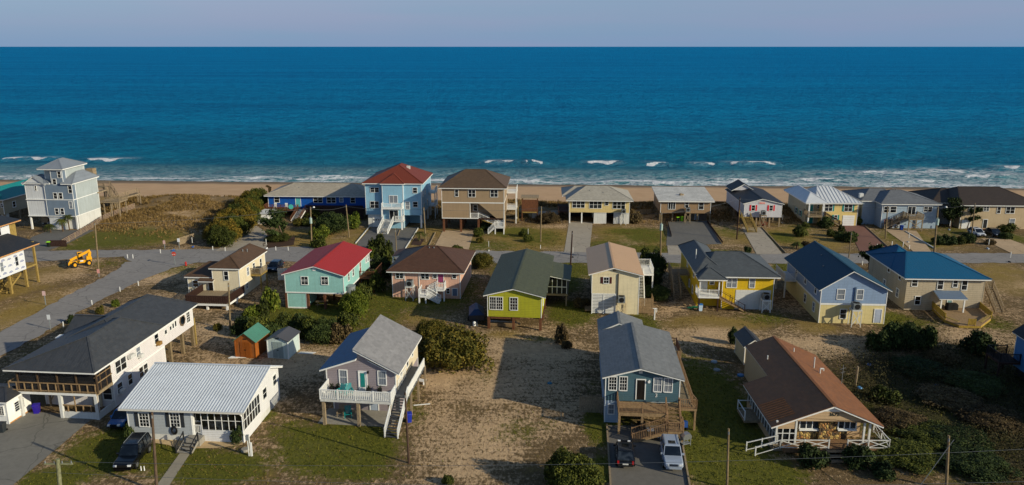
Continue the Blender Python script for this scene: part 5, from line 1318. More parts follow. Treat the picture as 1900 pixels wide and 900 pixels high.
def blue_roof_tan():
    V(1440, 430, 4.09)
    h = House('house', 'pale tan two storey house with royal blue hip roof and yellow wood terrace', 967, 592, 1555, 3.0)
    W = h.W; tn = paint('#b3a58c', 'pale_tan_shingle', kind='lap', pitch=.3, dirt=.2); rf = paint('#045c84', 'royal_blue_roof', rough=.6, kind='seam', pitch=.45, axis=0, dirt=.08, k=.75)
    ze = h.F(1300, 368, -.5)[1]; D = 12.5; h.log(ze=ze)
    h.wall(tn, 0, W, 0, D, 0, ze-.01, corner=tn); h.hip(0, W, 0, D, ze, ze+2.5, (W*.2, D*.5), (W*.56, D*.5), rf, ov=.55)
    D2 = max(D+1.5, min(D+6, h.T(778, 207, ze)[1])); h.log(D2=D2); h.wall(tn, 0, W*.45, D+.01, D2, 0, ze-.02); h.hip(0.02, W*.45, 5, D2, ze+.004, ze+2.55, (W*.22, D2-4.6), (W*.22, D2-3.4), rf, ov=.54)
    for r in ((1030, 362, 1073, 410), (1225, 367, 1268, 434), (1342, 368, 1378, 417), (1408, 370, 1450, 439), (1053, 490, 1095, 550)): h.wf(*r)
    for y, z in ((2, 4.0), (2.2, 1.2), (7, 1.2), (6, 4.0)): h.window('L', 0, y, y+.8, z, z+1.2)
    A = lambda x: h.F(x, 540, -2)[0]
    a0, a1 = A(1250), A(1425); zc = h.F(1335, 508, -2)[1]
    h.slab([(a0-.4, -2.3, zc), (a1+.4, -2.3, zc), (a1+.3, -.01, zc+.55), (a0-.3, -.01, zc+.55)], paint('#5f7187', 'awning_roof'), trim=WHITE, th=.12)
    h.posts([(a0, -2.1), (a1, -2.1)], .3, zc-.15, WHITE, .09)
    h.df(1297, 520, 1328, 588, paint('#7fa6a6', 'pale_teal_door'))
    # terrace
    zt = .45; P = [h.T(1195, 582, zt), h.T(1282, 668, zt), h.T(1390, 708, zt), h.T(1555, 712, zt), h.T(1632, 655, zt), h.T(1575, 600, zt)]
    P[0] = (P[0][0], -.05); P[-1] = (P[-1][0], -.05)
    MB().prism(P, zt-.1, zt, 'z').build('terrace_floor', TANW, h.e)
    YW2 = wood('#9c8236'); MB().prism([(x*1.0, y) for x, y in P], zt-.4, zt-.11, 'z').build('terrace_frame', YW2, h.e)
    h.rail([(P[0][0], P[0][1], zt), (P[1][0], P[1][1], zt)], YW2, h=.9, sp=.12, bt=.08)
    h.rail([(P[2][0]+1.2, P[2][1], zt), (P[3][0]-.8, P[3][1], zt)], YW2, h=.9, sp=.12, bt=.08); h.rail([(P[4][0], P[4][1], zt), (P[5][0], P[5][1], zt)], YW2, h=.9, sp=.12, bt=.08)
    for i in (1, 3): MB().beam((P[i][0], P[i][1]+.3, zt+.42), (P[i+1][0], P[i+1][1]+.3, zt+.42), .4, .06).build('bench', YELW, h.e)
    # side stairs at right
    x0 = W+.1; h.deck(x0, x0+2.4, 2, 4.4, 3.0, OLDW, posts=[(x0+2.3, 2.1), (x0+2.3, 4.3), (x0+.1, 2.1)]); h.rail([(x0, 2.05, 3), (x0+2.35, 2.05, 3), (x0+2.35, 4.4, 3)], OLDW)
    h.stairs((x0+1.7, 2, 3), (x0+1.7, -1.4, .3), 1.0, OLDW, OLDW, sp=.3)
    h.vents([(W*.23, 3.4, ze+1.2), (W*.68, 3.4, ze+1.2)])
    for i, (x, c) in enumerate(((A(1350), 'leftmost of two dark covered grills under the blue grey awning'), (A(1385), 'rightmost of two dark covered grills under the blue grey awning'))):
        t = thing('grill', c, 'grill', h.world(x, -.9, 0), h.yaw, 'covered grills under the awning')
        MB().prism([(-.5, .45), (.5, .45), (.5, 1.2), (.3, 1.45), (-.3, 1.45), (-.5, 1.2)], -.3, .3).build('cover', BLACK, t)
blue_roof_tan()
# ================================================================== FRONT ROW
def long_house():
    V(0, 550, 3.6)
    h = House('long_house', 'long white two storey house with black hip roof and screened wooden porches', 150, 802, 662, 5.0)
    W = h.W; wh = paint('#d5d0cf', 'white_lap5', kind='lap', pitch=.2, dirt=.08); rf = paint('#43464a', 'black_shingle2', kind='shingle', axis=0, k=.9)
    z1 = h.F(400, 650)[1]; ze = h.F(400, 515, -.5)[1]; D = h.S(1290, 150)[0]; DL = h.S(1108, 420)[0]; yp = h.S(742, 640)[0]
    h.log(z1=z1, ze=ze, D=D, DL=DL, yp=yp); D = max(20, min(40, D)); DL = min(DL, D-6); yp = max(3, min(5, yp))
    xl = h.F(60, 600)[0]
    h.wall(wh, .6, W, yp, DL, 0, z1, corner=WHITE); h.wall(wh, .0, W-.01, yp, D, z1+.02, ze-.01, corner=WHITE)
    h.box('band', WHITE, .5, W+.03, yp-.02, DL+.03, z1-.1, z1+.1)
    zr = ze+2.6
    r1 = h.T(540, 292, zr); r2 = h.T(1092, 62, zr-.5); r3 = h.T(695, 185, zr); h.log(r1=r1, r2=r2, r3=r3, xl=xl)
    h.hip(xl+.5, W, 0, 13, ze, zr, (r1[0], max(3.5, min(6, r1[1]))), (r1[0], 9.5), rf, ov=.5)
    h.hip(0.2, W, 6, D, ze+.004, zr-.25, (W*.5, 9.5), (W*.5, D-2.5), rf, ov=.494)
    q = h.T(385, 262, ze-.2); q2 = h.T(690, 190, ze+1.0); h.log(q=q, q2=q2); gy = q[1]+.3
    h.gable(q[0]+.6, 2.0, gy, gy+5.5, ze-.5, ze+1.1, rf, wh, axis='x', og=.2); h.wall(wh, q[0]+.9, -.0, gy+.2, gy+5.3, 0, ze-.52)
    h.slab([(q[0], q[1]-.5, ze-.35), (q[0]+2.3, q[1]-.5, ze-.35), (q[0]+2.3, q[1]+.4, ze-.25), (q[0], q[1]+.4, ze-.25)], WHITE, th=.12, name='porch_roof'); h.posts([(q[0]+.7, q[1]-.2)], 0, ze-.5, WHITE, .12)
    # porches
    h.deck(xl, W, 0, yp-.01, z1+.15, OLDW, th=.3); h.box('band', WHITE, 0, W+.04, -.06, -.035, z1-.15, z1+.1)
    A = lambda x: h.F(x, 580)[0]
    xs = [A(v) for v in (120, 253, 383, 510, 645)]
    h.posts([(x, .05) for x in xs], z1+.15, ze, wood('#51402f'), .07, 'porch_post'); h.posts([(W-.08, y) for y in (yp*.35, yp*.7, yp-.1)], z1+.15, ze, wood('#51402f'), .07, 'porch_post')
    r = MB(); r.beam((xl, -.02, z1+1.15), (W, -.02, z1+1.15), .09, .09); r.beam((xl, -.02, z1+.3), (W, -.02, z1+.3), .08, .08); r.beam((W+.02, 0, z1+1.15), (W+.02, yp, z1+1.15), .09, .09); r.beam((W+.02, 0, z1+1.9), (W+.02, yp, z1+1.9), .06, .07)
    for i in range(12): x = xl+(W-xl)*i/11; r.box(x-.05, x+.05, -.04, .04, z1+.15, z1+1.15)
    r.beam((xl, 0, z1+1.15), (xl, yp, z1+1.15), .09, .09); r.build('railing', TANW, h.e)
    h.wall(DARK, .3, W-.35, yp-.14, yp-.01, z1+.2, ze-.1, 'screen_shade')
    m, t, p = nmat('insect_screen'); tr = t.nodes.new('ShaderNodeBsdfTransparent'); mx = t.nodes.new('ShaderNodeMixShader'); mx.inputs[0].default_value = .55; p.inputs['Base Color'].default_value = (.012, .012, .014, 1); p.inputs['Roughness'].default_value = .6
    t.links.new(tr.outputs[0], mx.inputs[1]); t.links.new(p.outputs[0], mx.inputs[2]); t.links.new(mx.outputs[0], t.nodes['Material Output'].inputs[0])
    MB().box(.05, W-.1, .08, .09, z1+.2, ze-.02).box(W-.05, W-.04, .1, yp-.05, z1+.2, ze-.02).build('insect_screen', m, h.e)
    h.posts([(.0, .1), (h.F(402, 700)[0], .1), (W-.12, .1)], 0, z1-.14, WHITED, .16)
    xk = h.F(405, 780)[0]
    h.wall(WHITED, xk, W, .02, .18, 0, .75, 'porch_base'); h.wall(WHITED, W-.16, W, .19, yp-.02, 0, .75, 'porch_base'); h.wall(paint('#b7ad98', 'inner_wall'), W*.72, W*.84, yp-.3, yp-.16, .05, z1-.2, 'inner_wall')
    h.window('F', yp-.02, W*.86, W*.97, .9, 2.2, g=DARK)
    r = MB(); r.beam((xk, .1, 1.5), (W, .1, 1.5), .08, .1)
    for i in range(6): x = xk+(W-xk)*i/5; r.box(x-.05, x+.05, .05, .15, .76, z1-.16 if i in (0, 2, 5) else 1.5)
    r.build('lower_railing', TANW, h.e)
    r = MB(); r.beam((1.5, yp-.5, 0), (1.5, yp-.5, z1-.2), .16, .16, up=(0,1,0)); r.beam((1.5, yp-.5, .6), (2.6, yp-.5, z1-.3), .1, .12); r.build('carport_post', OLDW, h.e)
    # stilts at the rear
    h.posts([(x, y) for x in (.2, W/2, W-.2) for y in (DL+1.5, (DL+D)/2+.8, D-.2)], -.1, z1, POSTW, .18)
    h.posts([(W-.1, D+.25)], -.1, z1+.9, YELW, .13); 
    # right side windows
    T = lambda cx, cy, w_, hh, **k: h.ws(cx, cy, w_, hh, **k)
    T(805, 457, 2.0, 1.35, units=2); T(922, 370, .8, 1.1); T(1043, 282, .85, 1.1); T(1105, 237, .5, .5, rail=False); T(1137, 212, .4, .45, rail=False); T(1154, 196, .4, .6, rail=False); T(1170, 182, .4, .7, rail=False); T(1255, 138, .8, 1.3, grid=(2, 4))
    y, z = h.S(1217, 160); b = MB().tube((W, y, z), (W+.06, y, z), .75, n=8); o = b.build('octagon_window', paint('#6b5a44', 'brown_trim'), h.e); MB().tube((W+.05, y, z), (W+.075, y, z), .55, n=8).build('pane', GL, o)
    T(800, 610, .9, 1.1); T(868, 553, .8, 1.2); T(942, 506, .8, 1.2); T(972, 484, .8, 1.2)
    for a, w_ in (((1048, 312), .7), ((926, 395), .6), ((862, 397), .9), ((803, 630), .6)):
        y, z = h.S(*a); h.box('window_air_conditioner', wood('#8a6a3a') if a[0] == 1048 else WHITED, W+.08, W+.5, y-w_/2, y+w_/2, z-.2, z+.2)
    bin_(h.world(h.F(203, 760)[0], .9), 'indigo wheeled bin under the porch of the long white house', '#2a1a8c', lid='#2f1d96', rz=.2)
    return h
long_house()

def corner_shed():
    V(0, 550, 3.6)
    h = House('small_outbuilding', 'small white outbuilding with dark roof cut by the left edge beside the driveway', -170, 845, 62, 5.0)
    W = h.W; D = 3.4; ze = h.F(40, 722, -.5)[1]; h.log(ze=ze)
    h.wall(WHITE, 0, W, 0, D, 0, ze, corner=WHITE); h.hip(0, W, 0, D, ze, ze+.9, (W*.3, D*.5), (W*.7, D*.5), paint('#3b3c3f', 'dark_shingle', kind='shingle', axis=0), ov=.4)
    h.wf(-5, 735, 26, 790, grid=(2, 4)); h.window('R', W, D*.3, D*.7, .9, 1.9, grid=(2, 4)); h.box('sill_board', wood('#c08a50'), W+.001, W+.04, .1, D, 0, .15)
    p = G(18, 905); bin_(p, 'dark grey wheeled bin at the left edge beside the small outbuilding', '#2a3136')
corner_shed()

def metal_roof_house():
    V(200, 640, 3.46)
    h = House('cottage', 'single storey grey cottage with ribbed white metal roof and black window sunroom', 145, 603, 876, 4.0)
    W = h.W; gr = paint('#a3a9ad', 'light_grey_lap', kind='lap', pitch=.16, dirt=.08); wh = paint('#d8d8d8', 'white_block', kind='lap', pitch=.2, dirt=.08); rf = paint('#c4cad0', 'white_ribbed_roof', rough=.4, dirt=.1)
    ze = h.F(450, 425, -.5)[1]; h.log(ze=ze); D = h.S(1105, 305)[0]; yr, zr = h.S(1020, 148); h.log(D=D, yr=yr, zr=zr); D = max(8, min(15, D)); zr = max(ze+1.4, min(ze+3.0, zr)); yr = max(6.5, min(D-2, yr))
    A = lambda x: h.F(x, 500)[0]
    xd = A(540); xs = A(598); zf = .75
    h.wall(WHITED, .02, W-.02, .02, D-.02, -.1, zf-.1, 'foundation'); h.wall(gr, 0, xd, 0, D, zf-.09, ze-.01, corner=WHITE); h.wall(wh, xd+.01, W, .35, D, zf-.09, ze-.01)
    h.wall(wh, xs, W+.01, 0, .34, 0, zf+.47, 'sunroom_sill'); 
    # gable roof, ridge along x, long front slope
    over = .45
    kf = (zr-ze)/yr; kb = (zr-ze-.3)/(D-yr)
    for xw in (0.0,): MB().prism([(0, ze), (D, ze), (D, zr-kb*(D-yr)), (yr, zr-.02)], 0, W, 'x').build('gable_wall', wh, h.e)
    L = (-over, ze-kf*over); Rr = (D+.3, zr-kb*(D+.3-yr)); A_ = (yr, zr)
    MB().prism([L, A_, Rr, (Rr[0], Rr[1]+.15), (A_[0], A_[1]+.15), (L[0], L[1]+.15)], -.5, W+.4, 'x').build('roof_trim', WHITE, h.e)
    e = .05
    rb = MB().prism([(L[0]-e, L[1]+.153-kf*e), (A_[0], A_[1]+.153), (Rr[0]+e, Rr[1]+.153), (Rr[0]+e, Rr[1]+.19), (A_[0], A_[1]+.19), (L[0]-e, L[1]+.19-kf*e)], -.55, W+.45, 'x')
    x = -.5
    while x < W+.45:
        rb.beam((x, L[0]-e, L[1]+.215-kf*e), (x, A_[0], A_[1]+.21), .07, .045); rb.beam((x, Rr[0]+e, Rr[1]+.21), (x, A_[0], A_[1]+.21), .07, .045); x += .3
    rb.beam((-.55, A_[0], A_[1]+.25), (W+.45, A_[0], A_[1]+.25), .3, .04); rb.build('roof', rf, h.e)
    g = MB(); g.box(-.5, W+.4, -over-.17, -over-.07, L[1]-.0, L[1]+.13); g.build('gutter', paint('#d6d2c6', 'gutter_cream'), h.e)
    SH = paint('#2d3136', 'charcoal_shutter')
    h.wf(203, 436, 265, 519, grid=(3, 4), shutters=SH); h.wf(401, 436, 462, 522, grid=(3, 4), shutters=SH)
    h.window('F', .35, A(548), A(592), zf+.05, ze-.2, g=GL, rail=True)
    # sunroom glazing
    z0 = zf+.5; z1 = ze-.12
    gp = MB().box(xs+.05, W-.05, .06, .12, z0, z1).box(W-.01, W+.02, .13, 4.3, z0, z1); 
    f = MB(); n = 6
    for i in range(n+1): x = xs+.03+(W-xs-.1)*i/n; f.box(x-.028, x+.028, .01, .14, z0, z1)
    for z in (z0, (z0+z1)/2, z1): f.box(xs, W, .0, .05, z-.02, z+.02)
    for i in range(7): y = .2+4.1*i/6; f.box(W-.01, W+.05, y-.035, y+.035, z0, z1)
    for z in (z0, (z0+z1)/2, z1): f.box(W-.02, W+.055, .1, 4.35, z-.03, z+.03)
    sr = f.build('sunroom_frame', WHITE, h.e); gp.build('pane', glass('#0b0d10'), sr)
    h.wall(wh, W-.02, W+.01, .345, 4.35, 0, z0-.03, 'sunroom_sill'); 
    MB().tube((W-.15, -.3, ze-.15), (W-.02, .1, ze-.8), .05).tube((W-.02, -.04, ze-.8), (W-.02, -.04, .1), .05).build('downpipe', WHITE, h.e)
    h.ws(1005, 310, 1.0, 1.1, units=1); h.ws(1068, 225, .9, 1.1)
    # porch steps and landing
    sx = A(565); h.box('landing', CONC, sx-.75, sx+.75, -1.1, -.02, -.1, zf-.05); h.stairs((sx-.1, -1.1, zf-.05), (sx-.2, -2.5, .02), 1.4, CONC, paint('#26282b', 'black_iron'), sp=0, n=4, h=.8)
    h.rail([(A(548), .1, zf), (A(592), .1, zf)], WHITE, h=.95, sp=.12)
    h.posts([(A(542), .1)], zf-.1, ze, WHITE, .1)
    # garden hose reel
    p = h.world(A(425), -.12, 1.15); t = thing('garden_hose', 'black coiled garden hose hung on the grey wall beside the entrance steps', 'hose', p, h.yaw)
    b = MB(); n = 18
    for r_ in (.24, .31, .38):
        for i in range(n):
            a0 = 2*math.pi*i/n; a1 = 2*math.pi*(i+1)/n; b.tube((math.cos(a0)*r_*.8, 0, math.sin(a0)*r_*1.15), (math.cos(a1)*r_*.8, 0, math.sin(a1)*r_*1.15), .045, n=6)
    b.build('coil', BLACK, t)
    return h
H2 = metal_roof_house()

def mauve_house():
    V(560, 570, 3.6)
    h = House('stilt_house', 'mauve grey house with offset grey roof, navy lower slope and white wraparound deck', 180, 712, 637, 6.0)
    W = h.W; mv = paint('#8e8488', 'mauve_lap', kind='lap', pitch=.2, dirt=.08); cr = paint('#d2c4a8', 'cream_board', kind='board', pitch=.45)
    rg = paint('#92908f', 'light_grey_shingle', kind='shingle', axis=0, k=.95); rn = paint('#045a88', 'navy_shingle', kind='shingle', axis=0, k=.95)
    zd = h.F(400, 552)[1]; D = None; zl = h.F(175, 400)[1]; zrr = h.F(640, 420)[1]; xk, zk = h.F(368, 338); xt, zt = h.F(362, 283)
    D = h.T(510, 58, zt)[1]; h.log(zd=zd, zl=zl, zrr=zrr, zk=zk, zt=zt, xk=xk, D=D); D = max(9, min(15, D-.3))
    # body: polygonal front profile
    prof = [(0, zd-.3), (W, zd-.3), (W, zrr-.05), (xk, zt-.05), (xk, zk-.05), (0, zl-.05)]
    MB().prism(prof, 0, D, 'y').build('wall', mv, h.e)
    MB().prism([(zd-.29, .02), (zd-.29, D)], 0, 1, 'x') if False else None
    b = MB().add([(W+.02, .0, zd-.3), (W+.02, D, zd-.3), (W+.02, D, zrr-.06), (W+.02, 0, zrr-.06), (W+.001, .0, zd-.3), (W+.001, D, zd-.3), (W+.001, D, zrr-.06), (W+.001, 0, zrr-.06)], [(0,1,2,3), (0,4,5,1), (1,5,6,2), (2,6,7,3), (3,7,4,0)])
    b.build('side_cladding', cr, h.e)
    for x in (0, W): h.box('corner_trim', WHITE, x-.08 if x else x-.03, x+.03 if x else x+.08, -.03, .1, zd, (zl if x == 0 else zrr)-.1)
    kr = (zt-zrr)/(W-xk)
    h.slab([(xk-.3, -.45, zt+kr*.3), (W+.5, -.45, zrr-kr*.5), (W+.5, D+.3, zrr-kr*.5), (xk-.3, D+.3, zt+kr*.3)], rg, trim=WHITE, th=.2)
    kl = (zk-zl)/xk
    h.slab([(-.6, -.45, zl-kl*.6), (xk-.03, -.45, zk), (xk-.03, D+.2, zk), (-.6, D+.2, zl-kl*.6)], rn, trim=WHITE, th=.18)
    # slanted clerestory on the front
    g = MB(); f = MB(); n = 8; a0 = xk+(W-xk)*.27; a1 = xk+(W-xk)*.72
    for i in range(n):
        x0 = a0+(a1-a0)*i/n+.03; x1 = a0+(a1-a0)*(i+1)/n-.03; t0 = zt-kr*(x0-xk)-.25; t1 = zt-kr*(x1-xk)-.25
        g.add([(x0, -.03, t0-.28), (x1, -.03, t1-.28), (x1, -.03, t1), (x0, -.03, t0), (x0, -.002, t0-.28), (x1, -.002, t1-.28), (x1, -.002, t1), (x0, -.002, t0)], [(0,1,2,3), (4,7,6,5), (0,4,5,1), (1,5,6,2), (2,6,7,3), (3,7,4,0)])
    f.beam((a0, -.03, zt-kr*(a0-xk)-.6), (a1, -.03, zt-kr*(a1-xk)-.6), .06, .07); cl = f.build('clerestory_window', WHITE, h.e); g.build('pane', GL, cl)
    h.wf(252, 420, 303, 510, g=GLC); h.wf(510, 427, 563, 516, g=GLC)
    a, b_ = h.F(384, 480)[0], h.F(432, 480)[0]; zt_ = h.F(400, 430)[1]
    h.door('F', 0, a, b_, zd+.02, zt_, WHITE); MB().box(a+.15, b_-.15, -.07, -.052, zd+.35, zt_-.15).build('door_glass', paint('#1f7d78', 'teal_blind', rough=.15), h.e)
    x, z = h.F(443, 433); h.box('wall_lamp', BLACK, x-.08, x+.08, -.2, -.003, z-.12, z+.12)
    # deck
    dx0 = h.F(120, 560, -2.6)[0]; dx1 = h.F(592, 560, -2.6)[0]; dy = -2.6
    h.deck(dx0, dx1, dy, -.02, zd, WHITED, posts=None); h.posts([(h.F(145, 700, dy)[0], dy+.2), (h.F(375, 700, dy)[0], dy+.2), (dx1-.2, dy+.2)], 0, zd-.25, OLDW, .15, 'deck_post')
    h.rail([(dx0, -.05, zd), (dx0, dy, zd), (dx1, dy, zd), (dx1, -.9, zd)], WHITE, sp=.19, bt=.08, h=1.05)
    # side walkway and stairs
    wy = D*.66
    h.deck(dx1+.02, W+1.5, -1.0, .4, zd, paint('#5a5d61', 'grey_deck')); h.deck(W+.03, W+1.5, .42, wy, zd, paint('#5a5d61', 'grey_deck'), posts=[(W+1.4, y) for y in (.6, 4, 7.5)], pm=OLDW)
    h.rail([(W+1.5, -.9, zd), (W+1.5, wy, zd)], WHITE, sp=.14, bt=.09, h=.95); h.rail([(W+.1, .5, zd), (W+.1, wy*.55, zd)], WHITE, sp=.3, h=1.0)
    sx = (dx1+W+1.5)/2
    h.stairs((sx, -1.0, zd), (sx-.25, -4.6, .05), 1.25, paint('#4a4c50', 'grey_tread'), WHITE, sp=.22, h=1.0)
    h.ws(690, 390, .8, 1.9, g=GL) if False else h.window('R', W+.02, 1.6, 2.4, zd+.8, zd+2.0)
    h.window('R', W+.02, 4.5, 5.3, zd+.8, zd+2.0); h.window('R', W+.02, 7, 7.6, zd+1.0, zd+1.9)
    # ground floor
    h.wall(mv, .2, W, 1.2, D, 0, zd-.31, 'lower_wall', corner=WHITE); MB().box(-.4, W, -2.3, 1.18, -.05, .06).build('patio_slab', CONC, h.e)
    h.window('F', 1.2, W*.22, W*.33, 1.0, 2.0); h.window('F', 1.2, W*.8, W*.9, 1.0, 1.9); h.door('F', 1.2, W*.57, W*.68, .08, 2.1, paint('#a6b3c4', 'screen_door2'))
    for i, (x, y, z, lab, col) in enumerate(((h.F(262, 545, -1.2)[0], -1.5, zd, 'leftmost of two teal chairs on the upper deck of the mauve house', TEAL), (h.F(318, 545, -1.2)[0], -1.3, zd, 'rightmost of two teal chairs on the upper deck of the mauve house', TEAL), (h.F(322, 715, 0)[0], -.6, .06, 'teal chair on the patio slab under the mauve house', TEAL), (h.F(272, 712, 0)[0], -.4, .06, 'brown chair on the patio slab under the mauve house', OLDW))):
        t = thing('adirondack_chair', lab, 'chair', h.world(x, y, z), h.yaw+(-.4, .5, .3, .0)[i], 'slanted outdoor chairs at the mauve house')
        b = MB(); b.add([(-.3,-.35,.4), (.3,-.35,.4), (.3,.2,.28), (-.3,.2,.28), (-.3,-.35,.44), (.3,-.35,.44), (.3,.2,.32), (-.3,.2,.32)], [(0,3,2,1),(4,5,6,7),(0,1,5,4),(1,2,6,5),(2,3,7,6),(3,0,4,7)]); b.build('seat', col, t)
        q = MB()
        for k in range(5): q.beam((-.24+k*.12, .2, .25), (-.3+k*.15, .6, 1.05), .1, .03)
        q.build('backrest', col, t)
        for k in (-.34, .34):
            MB().box(k-.07, k+.07, -.42, .35, .58, .61).build('armrest', col, t); MB().box(k-.03, k+.03, -.38, -.3, 0, .58).box(k-.03, k+.03, .2, .28, 0, .58).build('leg', col, t)
    for i, x in enumerate((.7, 1.3, W*.62, W*.78)):
        t = thing('deck_planter', ('leftmost black planter', 'second black planter from the left', 'third black planter from the left', 'rightmost black planter')[i]+' at the back of the mauve house deck', 'planter', h.world(x, -.5, zd), h.yaw, 'black planters on the mauve house deck')
        MB().prism([(-.2, -.2), (.2, -.2), (.2, .2), (-.2, .2)], 0, .45, 'z').build('pot', BLACK, t)
        q = MB()
        for k in range(24): a_ = random.uniform(0, 6.28); r_ = random.uniform(.05, .3); q.beam((0, 0, .4), (math.cos(a_)*r_, math.sin(a_)*r_, random.uniform(.5, .85)), .05, .01)
        q.build('foliage', paint('#26321c', 'dark_leaf'), t)
    V(560, 570, 3.6); p = G(715, 765); bin_(p, 'blue wheeled bin beside the outside stairs of the mauve house', '#1a2f9e', rz=.3)
    p = G(790, 510); t = thing('white_bench', 'low white slatted bench on the sand beside the mauve house walkway', 'bench', p, R(-20))
    for k in range(3): MB().box(-.7, .7, -.35+k*.25, -.17+k*.25, .42, .46).build('seat_slat', WHITE, t)
    for k in (-.55, .55): MB().box(k-.05, k+.05, -.3, .3, 0, .42).build('leg', WHITE, t)
    return h
mauve_house()

def dark_blue_house():
    V(1080, 680, 4.285)
    h = House('beach_house', 'steel blue two level house with grey gable roof and brown timber front stairs', 176, 442, 763, 4.5)
    W = h.W; bl = paint('#43606c', 'steel_blue_lap', kind='lap', pitch=.2, dirt=.08); lb = paint('#9fb2c6', 'pale_blue_wall', kind='lap', pitch=.2); rf = paint('#7f807e', 'grey_shingle4', kind='shingle', axis=0, k=.95)
    zf = h.F(400, 268)[1]; ze = h.F(470, 105, -.5)[1]; xr, zr = h.F(470, 12, -.35); V(1080, 560, 5)
    d1 = h.T(470, 205, zr)[1]; d2 = h.T(372, 92, zr)[1]; h.log(zf=zf, ze=ze, xr=xr, zr=zr, d1=d1, d2=d2); V(1080, 680, 4.285)
    d1 = max(10, min(20, d1)); d2 = max(d1+3, min(27, d2))
    h.wall(bl, 0, W, 0, d1, zf-.1, ze-.01, corner=WHITE); h.gable(0, W, 0, d1, ze, zr-.2, rf, bl, xr=xr, ov=.35, og=.5)
    x2 = W*.62; xr2 = xr-W*.19
    h.wall(bl, 0, x2, d1+.31, d2, zf-.1, ze-.01); h.gable(0, x2, d1+.35, d2, ze+.0, zr-.25, rf, bl, xr=xr2, ov=.35, og=.02, ogb=.3)
    h.wall(lb, 0, h.F(292, 350)[0], .0, d2, 0, zf-.12, corner=WHITE); h.wall(lb, .3, W-.4, 4, d2-.5, 0, zf-.13); h.wf(207, 300, 255, 372)
    h.window('F', 4, W*.3, W*.5, .8, 1.6)
    for r in ((213, 82, 275, 182), (298, 82, 358, 185)): h.wf(*r, grid=(3, 4))
    for r in ((570, 92, 632, 195), (652, 95, 717, 198)): h.wf(*r, g=GLC, grid=(2, 2))
    h.df(434, 106, 498, 262, paint('#1c1816', 'dark_door', rough=.4))
    x, z = h.F(467, 36); h.box('gable_vent', WHITED, x-.18, x+.18, -.08, -.003, z-.25, z+.25)
    x, z = h.F(590, 231); text_part('3', .55, WHITE, h.e, (x, -.02, z), name='house_number')
    x, z = h.F(532, 118); MB().tube((x, -.2, z), (x, -.01, z), .14, n=12).build('wall_lamp', WHITE, h.e)
    # timber deck
    dx0 = h.F(290, 370, -2.6)[0]; dx1 = h.F(672, 370, -2.6)[0]; dz = zf-.15; dy = -2.6
    h.deck(dx0, dx1, dy, -.02, dz, TANW, th=.35); h.posts([(dx0+.1, dy+.1), ((dx0+dx1)/2, dy+.1), (dx1-.1, dy+.1)], 0, dz-.35, TANW, .12, 'deck_post')
    h.rail([(dx0, -.05, dz), (dx0, dy, dz), (dx1, dy, dz)], wood('#8a6d50'), sp=.13, bt=.05, h=1.0)
    lx1 = h.F(790, 470, -2.8)[0]; lz = dz*.55
    h.stairs((dx1+.75, -.9, dz), (dx1+.75, -3.0, lz), 1.2, TANW, wood('#8a6d50'), sp=.25)
    h.deck(dx1, lx1, -4.2, -3.0, lz, TANW, th=.3, posts=[(dx1+.1, -4.1), (lx1-.1, -4.1), (lx1-.1, -3.1)]); h.rail([(dx1, -4.2, lz), (lx1, -4.2, lz), (lx1, -3.0, lz)], wood('#8a6d50'), sp=.16)
    h.stairs((dx1, -3.6, lz), (dx1-3.4, -3.6, .05), 1.1, TANW, wood('#8a6d50'), sp=.18)
    h.deck(dx1+.02, W+1.6, -1.2, 0.0, dz, TANW); h.deck(W+.03, W+1.3, .02, d1-1, dz, OLDW, posts=[(W+1.5, y) for y in (-1, 3.5, 8)], pm=TANW); h.rail([(W+1.6, -1.2, dz), (W+1.3, .1, dz), (W+1.3, d1-1, dz)], wood('#8a6d50'), sp=.2)
    h.rail([(dx1+1.5, -1.2, dz), (W+1.6, -1.2, dz)], wood('#8a6d50'), sp=.2)
    h.deck(x2+.03, W+1.7, d1+.6, d2-1, dz, paint('#4a4644', 'dark_deck'), posts=[(W+1.6, d1+.8), (W+1.6, d2-1.2)], pm=TANW); h.rail([(x2+.1, d2-1, dz), (W+1.65, d2-1, dz), (W+1.65, d1+.6, dz)], DARKW, sp=.2); h.rail([(W+1.65, d1-1, dz), (W+.2, d1-.9, dz)], TANW, sp=.1, bt=.08)
    h.stairs((W+1.2, d1+.6, dz), (W+1.2, d1-1.0, dz-.5), 1.0, TANW)
    # fence and planter at left side
    p = h.world(-2.6, 2.0); t = thing('board_fence', 'dark board fence screening the left side of the steel blue house', 'fence', p, h.yaw)
    b = MB()
    for i in range(14): b.box(i*.19, i*.19+.16, 0, .03, .05, 1.9)
    b.build('boards', OLDW, t); MB().box(0, 2.6, .035, .08, .4, .5).box(0, 2.6, .035, .08, 1.5, 1.6).build('rail', OLDW, t)
    V(1080, 680, 4.285)
    p = G(812, 640); t = thing('covered_grill', 'silver covered grill standing beside the silver off roader', 'grill', p+Vector((.2, .4, 0)), .4)
    MB().prism([(-.45, .7), (.45, .7), (.5, 1.0), (.3, 1.3), (-.3, 1.3), (-.5, 1.0)], -.3, .3).build('hood', paint('#b9bdc2', 'silver_metal', rough=.3, met=.8), t)
    for a in (-.4, .4):
        for c in (-.25, .25): MB().box(a-.03, a+.03, c-.03, c+.03, 0, .7).build('leg', GREYM, t)
    MB().box(-.42, .42, -.27, .27, .2, .25).build('shelf', GREYM, t)
    p = G(540, 570); bin_(p, 'pale green bin with white lid at the foot of the timber stairs', '#5d6b3e', lid='#cfd3cc')
    p = G(812, 500); t = thing('folded_stroller', 'blue folded cart beside the timber landing of the steel blue house', 'cart', p)
